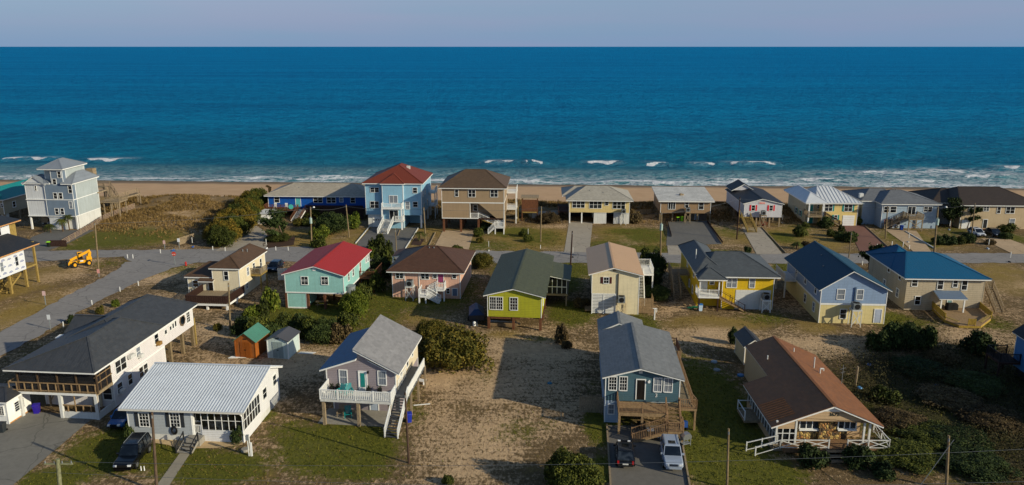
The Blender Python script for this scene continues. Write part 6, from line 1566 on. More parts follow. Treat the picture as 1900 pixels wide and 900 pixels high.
    MB().box(-.3, .3, -.2, .2, .3, .9).build('bag', paint('#1f4f9a', 'blue_canvas'), t); MB().tube((-.3,-.2,.15), (-.3,.2,.15), .15, n=12).build('wheel', BLACK, t); MB().tube((.3,-.2,.15), (.3,.2,.15), .15, n=12).build('wheel', BLACK, t)
    for i, (x, y) in enumerate(((470, 470), (600, 545), (705, 540))):
        p = G(x, y+15); t = thing('storage_tote', ('dark storage box under the timber deck', 'white framed box under the stair flight', 'long pale planter box under the landing')[i]+' of the steel blue house', 'box', p, h.yaw)
        s_ = ((.4, .35, .5), (.5, .3, .6), (.9, .25, .45))[i]; b = MB().box(-s_[0], s_[0], -s_[1], s_[1], .02, s_[2]); b.build('body', (DARK, WHITED, OLDW)[i], t); MB().box(-s_[0]-.03, s_[0]+.03, -s_[1]-.03, s_[1]+.03, s_[2]+.002, s_[2]+.06).build('lid', (BLACK, WHITED, TANW)[i], t)
dark_blue_house()

def brown_porch_house():
    V(1340, 610, 3.46)
    h = House('porch_house', 'tan single storey house with huge brown gable roof, stone porch wall and house number 3672', 332, 775, 965, 0.5)
    W = h.W; tn = paint('#b59a78', 'tan_board2', kind='lap', pitch=.3, dirt=.08); rf = paint('#87562c', 'brown_shingle4', kind='shingle', axis=0, dirt=.2); rf2 = rf
    ze = h.F(600, 592)[1]; xr, zr = h.F(720, 495, -.35); ze0 = h.F(345, 605)[1]; D = h.T(395, 82, zr)[1]; h.log(ze=ze, zr=zr, ze0=ze0, D=D, xr=xr); D = max(18, min(30, D)); 
    zl = ze0; yp = 1.1; xi = h.F(478, 640)[0]; zf = .7
    kR = (zr-ze0)/(W+.3-xr); kL = (zr-ze0)/(xr)
    # left wide slope is stepped: front 60% reaches x=-.4, rear part reaches x=2.2
    yb = D*.52; xw = 2.4
    zS = lambda x: zr-kL*(xr-x)
    h.slab([(-.6, -.5, zS(-.6)), (xr, -.5, zr), (xr, D, zr), (xw-.4, D, zS(xw-.4)), (xw-.4, yb, zS(xw-.4)), (-.6, yb, zS(-.6))], rf2, trim=WHITE, th=.18)
    h.slab([(xr+.01, -.5, zr), (W+.6, -.5, zr-kR*(W+.6-xr)), (W+.6, D*.97, zr-kR*(W+.6-xr)), (xr+.01, D, zr)], rf, trim=WHITE, th=.18)
    MB().beam((xr, -.5, zr+.09), (xr, D, zr+.09), .3, .04).build('ridge_cap', rf2, h.e)
    # ribbed strips on the porch roof
    b = MB()
    for i in range(9): y = .6+i*.42; b.beam((-.5, y, zS(-.5)+.085), (1.9, y, zS(1.9)+.085), .06, .03)
    b.build('corrugation', rf2, h.e)
    # gable front panel and body
    MB().prism([(xi, ze), (W-.1, ze), (W-.1, zr-kR*(W-.1-xr)-.2), (xr, zr-.2), (xi, zS(xi)-.2)], -.05, .12).build('gable_wall', tn, h.e)
    MB().prism([(0.05, ze0-.6), (xi, ze0-.6), (xi, zS(xi)-.2), (.05, zS(.05)-.2)], .0, .1).build('gable_wall', tn, h.e)
    x0, z0 = xr, zr-.3; MB().prism([(xr-1.25, zS(xr-1.25)-.22), (xr+1.2, zr-kR*1.2-.22), (xr, zr-.2)], -.1, -.055).build('gable_panel', WHITE, h.e)
    text_part('3672', .5, paint('#10241c', 'dark_green_number'), h.e, (h.F(718, 549)[0], -.075, h.F(718, 549)[1]), name='house_number')
    h.wall(tn, xi, W-2.2, yp, D-.5, 0, ze-.02); h.wall(tn, xw, xi-.01, yb, D-.4, 0, zS(xw)-.2); MB().prism([(xi, ze-.02), (W-2.2, ze-.02), (W-2.2, zr-kR*(W-2.2-xr)-.22), (xr, zr-.22), (xi, zS(xi)-.22)], yp, D-.4).build('gable_wall', tn, h.e)
    h.wall(tn, W-2.19, W-.2, yp+1.5, D-.6, 0, ze-.35)
    # stone wall
    m, t, p = nmat('field_stone'); co = objco(t)
    vo = t.nodes.new('ShaderNodeTexVoronoi'); vo.inputs['Scale'].default_value = 3.4; t.links.new(co, vo.inputs['Vector'])
    ve = t.nodes.new('ShaderNodeTexVoronoi'); ve.feature = 'DISTANCE_TO_EDGE'; ve.inputs['Scale'].default_value = 3.4; t.links.new(co, ve.inputs['Vector'])
    c = ramp(t, sep(t, vo.outputs['Color'])[0], [(0, lin('#4c3a24')), (.25, lin('#8f6f3c')), (.5, lin('#b89a58')), (.75, lin('#9d6f3c')), (1, lin('#d0bb88'))], 'CONSTANT')
    c = mix(t, math_(t, 'LESS_THAN', ve.outputs['Distance'], .05), c, lin('#4a4032')); t.links.new(c, p.inputs['Base Color']); p.inputs['Roughness'].default_value = .9
    bump(t, p, ve.outputs['Distance'], .15, 1)
    h.wall(m, xi+.01, W-2.25, yp-.25, yp-.01, zf, ze-.1, 'stone_wall')
    h.box('stone_pier', m, h.F(640, 620)[0], h.F(700, 620)[0], yp-.6, yp-.26, zf, ze-.1)
    for a, b_ in ((495, 612), (742, 850)):
        q0 = h.F(a, 600, yp)[0]; q1 = h.F(b_, 600, yp)[0]; h.window('F', yp-.25, q0, q1, zf+1.15, ze-.3, units=3, rail=False, g=glass('#2a3138'))
        h.box('sill', WHITE, q0-.1, q1+.1, yp-.5, yp-.36, zf+.98, zf+1.1)
    # porch floor and rails
    dy = max(-3.2, min(-1.0, h.T(530, 770, zf)[1])); h.log(dy=dy)
    h.box('porch_base', OLDW, -.2, W+.2, -.3, yp-.3, -.1, zf-.05); h.deck(.6, W+1.2, dy, yp-.3, zf, wood('#7a5f45'), th=.4)
    h.posts([(.1, .05), (xi-.05, .05), (h.F(912, 650)[0], .05), (h.F(948, 650)[0], .05)], zf, ze, WHITED, .09)
    x0, x1 = h.F(372, 750, dy)[0], h.F(684, 750, dy)[0]; h.rail([(x0, dy, zf), (x1, dy, zf)], WHITED, cross=True, h=.9)
    x2, x3 = h.F(805, 740, dy)[0], h.F(1072, 750, dy)[0]; h.rail([(x2, dy, zf), (x3, dy, zf)], WHITED, cross=True, h=.9); h.rail([(x3, dy, zf), (W+.9, yp+1, zf+.1)], WHITED, cross=True, h=.95)
    h.deck(W+1.22, x3+.1, dy, dy+2.5, zf-.02, WHITED, th=.6)
    for k in (0, 1): h.rail([(x0-3.0+k*.6, dy+.6+k*-.9, .1), (x0, dy+.9+k*-.9, zf)], WHITED, h=.9, sp=0)
    h.stairs((h.F(745, 760, dy)[0], dy, zf), (h.F(745, 760, dy)[0], dy-1.5, 0), 2.2, OLDW, None)
    # left screen porch
    f = MB(); z1 = ze0-.6
    for x in (.06, xi*.35, xi*.68, xi-.12): f.box(x-.045, x+.045, -.02, .06, zf, z1)
    f.box(.02, xi, -.03, -.02+.03, zf+1.0, zf+1.08)
    for i in range(12): y = .1+i*(yb-.3)/11; f.box(-.02, .07, y-.045, y+.045, zf, z1)
    f.box(-.03, .0, .1, yb, zf+1.0, zf+1.08); o = f.build('porch_screen_frame', WHITED, h.e)
    MB().box(.08, .12, .1, yb-.1, zf, z1).box(.13, xi-.1, .08, .12, zf, z1).build('pane', glass('#14181b'), o)
    h.wall(tn, -.01, .1, .1, yb, 0, zf-.01, 'porch_sill')
    for y in (D*.62, D*.78): h.window('L', xw, y, y+.7, 1.4, 2.5)
    h.deck(-1.6, -.05, yb*.5, yb*.5+2.6, zf, OLDW); h.rail([(-1.6, yb*.5, zf), (-1.6, yb*.5+2.6, zf), (-.1, yb*.5+2.6, zf)], WHITED, sp=0)
    # pipes on roof
    zRf = lambda x: zr-kR*(x-xr)
    for x, y, hh in ((xr-2.2, D*.72, .5), (xr+1.2, D*.8, .5), (xr+2.2, D*.6, 1.3)): z = (zS(x) if x < xr else zRf(x)); MB().tube((x, y, z-.1), (x, y, z+hh), .07).build('vent_pipe', WHITED, h.e)
    x = xr+2.4; y = D*.53; z = zRf(x); b = MB(); b.tube((x, y, z-.1), (x, y, z+.6), .08).tube((x, y, z+.6), (x+.35, y, z+.6), .08).tube((x+.35, y, z+.6), (x+.35, y, z+.35), .08); b.build('vent_pipe', WHITED, h.e)
    x = W+.3; y = D*.5; z = zRf(x); b = MB().tube((x, y, z), (x, y, z+2.2), .03); b.beam((x-.3, y, z+1.7), (x+.3, y, z+1.9), .03, .03).beam((x-.2, y, z+1.3), (x+.25, y, z+1.45), .03, .03); b.build('aerial', GREYM, h.e)
    return h
brown_porch_house()

def shed_behind():
    V(1340, 610, 3.46)
    h = House('garden_shed', 'small cream shed with dark grey gable roof behind the brown roofed porch house', 138, 232, 240, 0, cat='shed')
    W = max(2.2, h.W); D = 4.0; cr = paint('#c0ab84', 'cream_shed', kind='lap'); h.wall(cr, 0, W, 0, D, 0, 2.4, corner=WHITE)
    h.gable(0, W, 0, D, 2.41, 3.2, paint('#3c3d40', 'dark_shingle9', kind='shingle', axis=0), cr, ov=.2, og=.25); h.door('F', 0, W*.25, W*.75, .05, 2.0, paint('#b5a27f', 'shed_door'))
shed_behind()

def right_edge_house():
    V(1600, 560, 2.647)
    h = House('tall_house', 'tall blue house with dark roof and black railed deck cut by the right edge', 728, 352, 1000, 4, hb=0)
    W = 11.0; ze = h.F(738, 152, -.5)[1]; h.log(ze=ze)
    bl = paint('#2f6ea3', 'mid_blue_lap', kind='lap', pitch=.2); rf = paint('#1c1e24', 'near_black_shingle', kind='shingle', axis=0)
    D = -17; h.wall(bl, 0, W, D, 0, 1.2, ze-.01, corner=WHITE); h.wall(DARK, .3, W-.3, D+.3, -.3, 0, 1.19, 'base_wall'); h.gable(0, W, D, 0, ze, ze+4.2, rf, bl, ov=.4, og=.3)
    z = h.F(738, 235)[1]-1.0; z = max(2.0, min(3.4, z)); h.log(z=z); h.deck(-2.4, -.02, -1.6, 1.4, z, DARKW, posts=[(-2.3, -1.5), (-2.3, 1.3), (-.3, 1.3)]); h.rail([(-.1, -1.55, z), (-2.35, -1.55, z), (-2.35, 1.35, z), (-.1, 1.35, z)], BLACK)
    for y in (-5, -9, -13): h.window('L', 0, y, y+.9, 4, 5.3)
right_edge_house()
# ================================================================== PLANTS
def leafmat(name, a, b_, c_):
    m, t, p = nmat(name); co = objco(t); oi = t.nodes.new('ShaderNodeObjectInfo').outputs['Random']; geo = t.nodes.new('ShaderNodeNewGeometry')
    n = noise(t, geo.outputs['Position'], .8, 4, .65); rp = geo.outputs['Random Per Island']
    f = math_(t, 'ADD', math_(t, 'MULTIPLY', n, .65), math_(t, 'MULTIPLY', rp, .45)); f = math_(t, 'ADD', f, math_(t, 'MULTIPLY_ADD', oi, .24, -.12))
    t.links.new(ramp(t, f, [(.25, lin(a)), (.55, lin(b_)), (.85, lin(c_))]), p.inputs['Base Color'])
    p.inputs['Roughness'].default_value = .75; p.inputs['Specular IOR Level'].default_value = .15
    return m
LM = dict(green=leafmat('leaves_green', '#222810', '#3b4318', '#5c5e22'), olive=leafmat('leaves_olive', '#2f3010', '#4c4a1a', '#706024'), dark=leafmat('leaves_dark', '#1b2512', '#2f3c1c', '#4b5528'), bright=leafmat('leaves_bright', '#2e3a10', '#4c5a18', '#73752a'), hedge=leafmat('leaves_hedge', '#31350f', '#57501b', '#7d6422'), brown=leafmat('leaves_brown', '#30271a', '#4d4029', '#6b5b3a'), pine=leafmat('needles', '#18210f', '#2b3918', '#46522a'))
BARK = wood('#5a4a3a', 'bark')
def quads_mesh(name, C, N, size, m, asp=1.0, rg=None):
    """C centres, N normals -> one leaf clump quad each"""
    r = rg or rng; n = len(C); u = r.normal(size=(n, 3)); u -= (u*N).sum(1, keepdims=True)*N; u /= np.linalg.norm(u, axis=1, keepdims=True)+1e-9; v = np.cross(N, u)
    s = (size*r.uniform(.6, 1.3, n))[:, None]
    a = C-u*s*asp; b = C+v*s*.55; c = C+u*s*asp; d = C-v*s*.55
    co = np.stack([a, b, c, d], 1).reshape(-1, 3)
    me = bpy.data.meshes.new(name); me.vertices.add(4*n); me.vertices.foreach_set('co', co.ravel().astype(np.float32))
    me.loops.add(4*n); me.loops.foreach_set('vertex_index', np.arange(4*n, dtype=np.int32)); me.polygons.add(n); me.polygons.foreach_set('loop_start', np.arange(n, dtype=np.int32)*4)
    me.update(calc_edges=True); me.materials.append(m); return me
def clump_points(r, n, blobs):
    C = []; N = []; w_ = np.array([b[3]**2 for b in blobs]); w_ = w_/w_.sum(); k = r.choice(len(blobs), n, p=w_)
    B = np.array(blobs)[k]; d = r.normal(size=(n, 3)); d[:, 2] = np.abs(d[:, 2])*np.where(r.random(n) < .8, 1, -.6); d /= np.linalg.norm(d, axis=1, keepdims=True)
    rad = B[:, 3]*(.55+.62*r.random(n)**.8); C = B[:, :3]+d*rad[:, None]*np.array([1, 1, .85]); nn = d+r.normal(size=(n, 3))*.75; nn /= np.linalg.norm(nn, axis=1, keepdims=True)
    return C, nn
def bush_mesh(seed, n, leaf, mat_, shape='round'):
    r = np.random.default_rng(seed); bl = []
    k = 70 if n > 3000 else 20
    for i in range(k):
        a = r.uniform(0, 6.283); q = math.sqrt(r.random())*(.68 if r.random() < .8 else .88)
        if shape == 'round': z = .10+.62*max(.15, 1-q**2)*r.uniform(.35, 1.2)
        else: z = .1+.5*r.random()
        bl.append((math.cos(a)*q, math.sin(a)*q, z, r.uniform(.13, .26) if k > 30 else r.uniform(.2, .36)))
    bl.append((0, 0, .28, .55)); bl.append((.2, .1, .2, .55)); bl.append((-.2, -.1, .2, .55))
    C, N = clump_points(r, n, bl); keep = C[:, 2] > 0.0; C, N = C[keep], N[keep]
    return quads_mesh('foliage', C, N, leaf, mat_, 1.0, r)
BM_ = {}
def bush(px, py, wpx, hm, kind, label, big=None, name='shrub', group='shrubs around the houses', sy=1.0, dz=0.0, cat='shrub'):
    V(*FP); g = G(px, py); r_ = abs(G(px+wpx/2, py).x-g.x); big = (r_ > 1.9) if big is None else big
    v = random.randint(0, 2); key = (kind, big, v)
    if key not in BM_: BM_[key] = bush_mesh(100+v+(7 if big else 0)+len(kind), 17000 if big else 2600, .036 if big else .09, LM[kind])
    z = float(ground_z(np.array([g.x]), np.array([g.y]))[0])
    t = thing(name, label, cat, (g.x, g.y+r_*.7*sy, z-.05+dz), random.uniform(0, 6.28), group)
    f = bpy.data.objects.new('foliage', BM_[key]); COL.objects.link(f); f.parent = t; f.scale = (r_*1.24, r_*1.24*sy, hm*1.12)
    s = MB()
    for i in range(11):
        a = i*2.4; q = random.uniform(.35, .95); e_ = (math.cos(a)*r_*q, math.sin(a)*r_*q, hm*(1.12-q*.75)*random.uniform(.85, 1.15)); m_ = tuple(c*.55 for c in e_)
        s.tube((0, 0, 0), m_, .05, .035, 5).tube(m_, e_, .035, .012, 5).tube(m_, (e_[0]*.8+.25, e_[1]*.8-.2, e_[2]*.98), .025, .01, 5)
    s.build('stems', BARK, t); return t
random.seed(11)
# hedge along the cobalt house drive
HN = ('hedge shrub nearest the road', 'olive hedge shrub, second from the road', 'third hedge shrub from the road', 'fourth hedge shrub from the road', 'middle shrub of the tall hedge', 'hedge shrub beside the widest part of the drive', 'green hedge shrub left of the white shed', 'olive hedge shrub behind the white shed', 'last hedge shrub against the cobalt house deck', 'back row hedge shrub nearest the plank fence', 'second back row hedge shrub on the dune side', 'third back row hedge shrub on the dune side', 'fourth back row hedge shrub on the dune side', 'fifth back row hedge shrub on the dune side', 'farthest back row hedge shrub toward the beach')
for i, (x, y, w_, h_, k) in enumerate(((406,460,50,3.9,'green'),(418,452,50,4.4,'hedge'),(429,444,50,4.6,'green'),(439,436,50,4.8,'hedge'),(447,428,48,4.8,'hedge'),(454,420,48,4.8,'green'),(459,412,46,4.7,'hedge'),(465,405,44,4.7,'green'),(474,396,44,4.7,'green'),(396,450,44,3.6,'hedge'),(408,440,46,4.2,'hedge'),(420,430,46,4.4,'hedge'),(433,420,46,4.4,'green'),(446,410,46,4.4,'hedge'),(460,398,46,4.4,'hedge'))):
    bush(x, y, w_, h_, k, HN[i]+' by the curved driveway', group='tall hedge beside the cobalt house driveway')
B = [
 (513,450,40,1.6,'green','low round shrub under the windswept cedar'),(553,420,22,1.5,'olive','brown green globe shrub left of the cobalt house steps'),(570,420,24,1.5,'green','round shrub in front of the cobalt house steps'),
 (592,445,34,2.4,'bright','pale bushy shrub beside the transformer pole'),(612,436,60,4.2,'dark','large dark clipped shrub before the cobalt house'),(590,408,44,2.8,'green','flat topped shrub under the slatted deck, left part'),(625,406,44,2.8,'green','flat topped shrub under the slatted deck, right part'),(653,426,30,3.2,'bright','yellow green rounded shrub beside the light blue house drive'),
 (590,462,30,2.0,'green','shrub at the roadside behind the red roof'),(888,440,20,1.6,'green','low shrub at the top of the tan concrete drive'),(905,428,30,1.5,'dark','dark shrub under the white corner stairs'),(890,452,14,1.2,'olive','narrow bed shrub beside the tan concrete drive'),(845,470,26,1.2,'green','low green shrub behind the brown roof ridge'),
 (700,470,34,3.0,'green','spiky shrub between the drive and the red roof'),(690,480,20,2,'bright','yellow green shrub below the light blue house'),(895,500,42,2.6,'olive','orange green shrub between the pink and lime houses'),
 (703,520,44,4.0,'dark','tall dark shrub between the aqua and pink houses'),(712,500,34,4.4,'green','upright leafy shrub left of the pink house'),(690,545,42,3.2,'green','leafy shrub at the right end of the aqua house'),
 (655,590,52,3.6,'bright','bright leafy shrub in front of the aqua house tank'),(642,612,38,2.2,'green','low leafy shrub below the bright shrub'),(670,570,36,3.0,'green','shrub right of the grey tank'),
 (600,640,58,3.0,'dark','dark sprawling shrub behind the mint shed'),(568,632,50,2.6,'green','green shrub behind the mint shed'),(630,640,40,2.4,'brown','brownish shrub right of the mint shed thicket'),(525,622,44,2.4,'green','shrub behind the green roofed shed'),(545,618,44,2.0,'dark','low dark shrub between the two sheds'),
 (500,580,32,3.2,'bright','tall leafy shrub left of the aqua house lawn'),(482,595,34,2.6,'green','leafy shrub beside the lone pole'),(462,600,30,2.2,'bright','small leafy shrub near the lone pole'),(448,625,40,2.2,'dark','dark low shrub at the foot of the lone pole'),(474,630,46,2.6,'green','spreading shrub above the orange shed'),(500,635,40,2.2,'dark','dark shrub hugging the orange shed roof'),
 (240,592,32,1.6,'dark','dark shrub on the sand left of the long house'),(212,570,14,1.1,'bright','small yellow green tuft near the side street, upper'),(184,584,15,1.2,'olive','small orange green tuft beside a white post'),(130,602,14,1.2,'dark','small dark shrub beside the street sign'),(403,614,18,.9,'olive','small yellow tuft on sand near the lone pole'),
 (838,694,128,4.3,'olive','huge rounded yellow green bush beside the mauve house'),(800,640,60,3.0,'olive','upper left lobe shrub of the huge bush'),
 (1064,925,96,3.6,'green','big leafy bush at the lower centre edge'),(1030,900,40,2.4,'green','smaller bush left of the big lower centre bush'),(830,902,22,.9,'green','tiny shrub at the lower edge on bare sand'),
 (1042,640,24,2.6,'brown','small brown green conifer like shrub on the sandy lot'),(1052,648,20,1.0,'brown','dry low shrub beside the small brown shrub'),
 (1214,518,48,4.6,'dark','large rounded dark bush beside the cream house balcony'),(1208,540,40,3.6,'dark','dark bush under the white balcony'),(1220,560,50,2.4,'dark','low dark shrub beside the board enclosure'),(1197,495,22,3,'green','bush peeking out above the white balcony'),
 (1080,572,30,1.3,'brown','dry brush left of the slatted wall'),(1660,650,50,3.0,'dark','leftmost of the dark scrub bushes behind the tan terrace house'),(1690,653,60,3.6,'dark','tallest of the dark scrub bushes behind the tan terrace house'),(1722,652,44,2.9,'dark','rightmost of the dark scrub bushes behind the tan terrace house'),(1634,655,40,2.4,'dark','low dark bush at the left end of the scrub group'),(1825,662,54,2.6,'dark','dark bush beside the right edge blue house'),
 (1362,640,20,2.0,'dark','small dark bush beside the cream shed'),(1513,872,56,1.7,'dark','round dark bush in front of the crossed white porch rail'),(1605,874,60,1.7,'dark','broad dark bush right of the porch steps'),(1648,892,46,1.2,'dark','low dark bush near the white lattice corner'),
 (1560,448,22,1.8,'dark','dark shrub at the brick drive, left one'),(1580,452,26,2.2,'dark','dark shrub at the brick drive, right one'),(1545,440,20,1.4,'green','green shrub above the dark blue roof'),(1745,455,24,1.6,'dark','leftmost shrub of the dark roadside group'),(1763,456,26,1.8,'dark','second shrub of the dark roadside group'),(1782,455,24,1.6,'green','third shrub of the dark roadside group'),(1800,453,26,1.9,'dark','rightmost shrub of the dark roadside group'),
 (1840,455,20,1.0,'brown','low shrub lining the right edge drive'),(1876,432,30,1.6,'green','clipped green shrub at the right edge'),(1870,445,24,1.3,'dark','dark shrub beside the black car'),
 (1486,440,24,2.0,'green','bushy shrub around the white stump posts'),(1496,458,16,1.0,'brown','small brown plant beside the concrete drive'),(1388,470,14,1.2,'dark','tiny round shrub at the concrete drive mouth'),(1535,425,26,2.2,'dark','dark shrub under the brown stairs of the yellow house'),(1594,418,14,1.6,'green','shrub at the corner of the white garage door'),(1562,432,12,1.6,'green','small plant at the foot of the brown stairs'),(1497,424,14,1.2,'green','plant by the porch column of the pale yellow house'),
 (1180,415,26,2.6,'brown','brown brush right of the cream carport cottage'),(1018,416,40,2.4,'brown','brown brush left of the cream carport cottage'),(980,450,18,1.2,'green','small shrub beside the white mailbox'),(972,440,20,1.4,'green','leafy plant at the lawn of the tan house'),
 (1690,800,90,1.0,'brown','brown brush right of the white porch corner'),(1740,830,110,1.0,'green','low green brush beside the guy wire'),(1800,840,110,1.2,'dark','dark brush right of the lower right pole'),(1860,800,110,1.2,'brown','brown brush near the right edge in shade'),(1700,870,120,1.1,'green','green brush at the bottom of the thicket'),(1830,890,120,1.3,'dark','dark brush in the bottom right corner'),(1780,760,110,1.0,'brown','brown brush in the middle of the shaded lot'),(1720,700,100,.9,'dark','dark brush below the scrub bushes'),(1830,730,100,1.0,'dark','dark brush left of the railed deck'),(1650,750,50,1.4,'green','low brush right of the brown roof eave'),(1760,675,60,1.2,'brown','tawny brush between the scrub bushes and the deck'),
 (0,0,1,1,'dark','end'),
]
B.pop()
for (x, y, w_, h_, k, lab) in B: bush(x, y, w_, h_, k, lab)
# clipped shrubs at the white metal roof cottage
bush(240, 818, 21, 1.6, 'dark', 'clipped shrub beside the black off roader and grey wall'); bush(439, 826, 22, 1.6, 'dark', 'clipped round shrub at the corner of the black window sunroom')
bush(382, 818, 8, .6, 'dark', 'tiny clipped shrub right of the concrete steps')
for i, (x, y) in enumerate(((15, 400), (260, 372), (300, 372), (230, 382))): pass

def cedar(px, py, wpx, hm, label, lean=-.35, kind='pine', name='cedar_tree', n=9, sy=1.0):
    V(*FP); g = G(px, py); rr = abs(G(px+wpx/2, py).x-g.x); r = np.random.default_rng(int(px)); t = thing(name, label, 'tree', (g.x, g.y, 0))
    tr = MB(); tr.tube((0, 0, 0), (lean*hm*.3, 0, hm*.5), .22, .14, 7).tube((lean*hm*.3, 0, hm*.5), (lean*hm*.6, 0, hm*.9), .14, .05, 7); C = []; N = []
    for i in range(n):
        a = r.uniform(0, 6.28); z = hm*r.uniform(.2, .95); b0 = np.array([lean*z*.6, 0, z*.85]); L = rr*r.uniform(.5, 1.0)
        d = np.array([math.cos(a)+lean*1.5, math.sin(a)*sy, .55]); d /= np.linalg.norm(d); e = b0+d*L; tr.tube(tuple(b0), tuple(e), .07, .02, 5)
        k = 420; s = r.random(k); P = b0+np.outer(s**.7*1.1, d*L)+r.normal(size=(k, 3))*np.array([.32, .32, .2])*(.5+s[:, None])*rr*.32; C.append(P); nn = r.normal(size=(k, 3))+d*.3; N.append(nn/np.linalg.norm(nn, axis=1, keepdims=True))
    tr.build('trunk', BARK, t); me = quads_mesh('crown', np.concatenate(C), np.concatenate(N), .2, LM[kind], 1.3, r); f = bpy.data.objects.new('crown', me); COL.objects.link(f); f.parent = t; return t
cedar(527, 446, 60, 5.8, 'windswept dark cedar leaning left beside the curved driveway', lean=-.45, n=12)
cedar(1762, 424, 46, 6.4, 'dark spreading tree in front of the brown roofed tan house, left one', lean=0, kind='dark', name='oak_tree', n=16)
cedar(1794, 424, 34, 5.6, 'dark spreading tree in front of the brown roofed tan house, right one', lean=.25, kind='dark', name='oak_tree', n=13)
cedar(1612, 500, 40, 4.8, 'dark pine between the dark blue and royal blue roofs', lean=.1, kind='pine', name='pine_tree', n=14)
cedar(500, 360, 10, 2.6, 'thin bare topped tree behind the hedge', lean=.05, kind='brown', name='small_tree', n=5)
def palm(px, py, hm, label, fr=14, L=1.5):
    V(*FP); g = G(px, py); t = thing('palm_tree', label, 'palm tree', (g.x, g.y, 0), random.uniform(0, 6), 'small palms in the front yards')
    tr = MB()
    for i in range(6): tr.tube((0, 0, hm*i/6), (.02*i, 0, hm*(i+1)/6), .17-.008*i, .15-.008*i, 8)
    tr.build('trunk', BARK, t); m = MB()
    for i in range(fr):
        a = 6.283*i/fr+random.uniform(-.2, .2); up = random.uniform(.1, .9); pts = []
        for k in range(6): s = k/5; pts.append(Vector((math.cos(a)*L*s, math.sin(a)*L*s, hm+up*L*s*.9-1.2*L*s*s*.8)))
        for k in range(5):
            p, q = pts[k], pts[k+1]; m.beam(p, q, .03, .03); sd_ = Vector((-math.sin(a), math.cos(a), 0))
            for j in range(3):
                c = p.lerp(q, j/3)
                for sgn in (-1, 1): e = c+sd_*sgn*.45*(1-abs(k-2)/6)+(q-p)*1.2-Vector((0, 0, .15)); m.add([c, c+(q-p)*.3, e], [(0, 1, 2)])
    m.build('fronds', LM['green'], t)
palm(94*1.0, 432, 1.7, 'short palm at the corner of the split rail fence', L=1.2); palm(117, 430, 2.6, 'pair palm, shorter, before the pale tower house', L=1.2); palm(123+6, 428, 3.2, 'pair palm, taller, before the pale tower house', L=1.2)
palm(779, 448, 1.8, 'palm in the mulch bed beside the light blue house drive', L=1.5); palm(1487, 438, 1.8, 'palm among white posts on the pale yellow house lawn', L=1.6); palm(1478, 462, 1.2, 'small palm near the concrete drive of the red shuttered cottage', L=1.3); palm(700, 478, 1.6, 'bushy palm left of the narrow road pole', L=1.6)

# grass, dune grass and thicket (nobody could count these)
def scatter_mask(fn, n, x0, x1, y0, y1, r, power=1.0):
    X = r.uniform(x0, x1, n); Y = r.uniform(y0, y1, n); k = fn(X, Y)**power > r.random(n); return X[k], Y[k]
def blades(name, X, Y, hgt, wid, m, r, per=3, lean=.35):
    n = len(X); Z = ground_z(X, Y); C = []
    for k in range(per):
        a = r.uniform(0, 6.283, n); h = hgt*r.uniform(.4, 1.2, n); ox = r.normal(size=n)*wid*1.2; oy = r.normal(size=n)*wid*1.2
        dx = np.cos(a)*wid; dy = np.sin(a)*wid; lx = r.normal(size=n)*lean*h; ly = r.normal(size=n)*lean*h
        p0 = np.stack([X+ox-dx, Y+oy-dy, Z-.02], 1); p1 = np.stack([X+ox+dx, Y+oy+dy, Z-.02], 1); p2 = np.stack([X+ox+lx, Y+oy+ly, Z+h], 1); C.append(np.stack([p0, p1, p2], 1))
    co = np.concatenate(C).reshape(-1, 3); nf = len(co)//3
    me = bpy.data.meshes.new(name); me.vertices.add(len(co)); me.vertices.foreach_set('co', co.ravel().astype(np.float32)); me.loops.add(len(co)); me.loops.foreach_set('vertex_index', np.arange(len(co), dtype=np.int32))
    me.polygons.add(nf); me.polygons.foreach_set('loop_start', np.arange(nf, dtype=np.int32)*3); me.update(calc_edges=True); me.materials.append(m)
    o = bpy.data.objects.new(name, me); COL.objects.link(o); return o
r = np.random.default_rng(3)
def notbuilt(X, Y):
    ok = np.ones(len(X), bool)
    for (ax, ay, bx, by, yaw, W0, W1, D0, D1) in FOOT:
        dx = X-ax; dy = Y-ay; lx = dx*math.cos(yaw)+dy*math.sin(yaw); ly = -dx*math.sin(yaw)+dy*math.cos(yaw)
        ok &= ~((lx > W0) & (lx < W1) & (ly > D0) & (ly < D1))
    return ok
# keep the tufts off roads, drives and out of houses using ray tests against the built sheets
from mathutils.bvhtree import BVHTree
def bvh_of(objs):
    vs_ = []; fs = []
    for o in objs:
        M = o.matrix_world; b0 = len(vs_); vs_ += [M @ v.co for v in o.data.vertices]; fs += [tuple(b0+i for i in p.vertices) for p in o.data.polygons]
    return BVHTree.FromPolygons(vs_, fs)
bpy.context.view_layer.update()
HARD = bvh_of([o for o in COL.objects if o.type == 'MESH' and o.name.split('.')[0] in ('road', 'driveway', 'footpath', 'gravel_bed', 'mulch_bed', 'wall', 'lower_wall', 'foundation', 'patio_slab', 'terrace_floor', 'porch_base')])
def clear(X, Y, lim=1.0):
    k = np.ones(len(X), bool)
    for i in range(len(X)):
        if HARD.ray_cast(Vector((X[i], Y[i], 30)), Vector((0, 0, -1)))[0] is not None: k[i] = False
    return X[k], Y[k]
GRM = leafmat('grass_blades', '#2c3010', '#4d5019', '#7a752f'); DRM = leafmat('dry_grass_blades', '#4a3b1e', '#705a30', '#93794a'); DUM = leafmat('dune_grass_blades', '#4a3a20', '#7d653a', '#ab9060')
gs = patchsum('g'); ys_ = patchsum('y'); ss_ = patchsum('s')
X, Y = scatter_mask(lambda a, b: np.clip(gs(a, b)*1.3*(.4+fbm(a, b, 3, 5)), 0, 1), 90000, -75, 75, 52, 150, r); X, Y = clear(X, Y)
o = blades('grass', X, Y, .14, .05, GRM, r); tag(o, 'short green grass on the lawns around the houses', 'grass', kind='stuff')
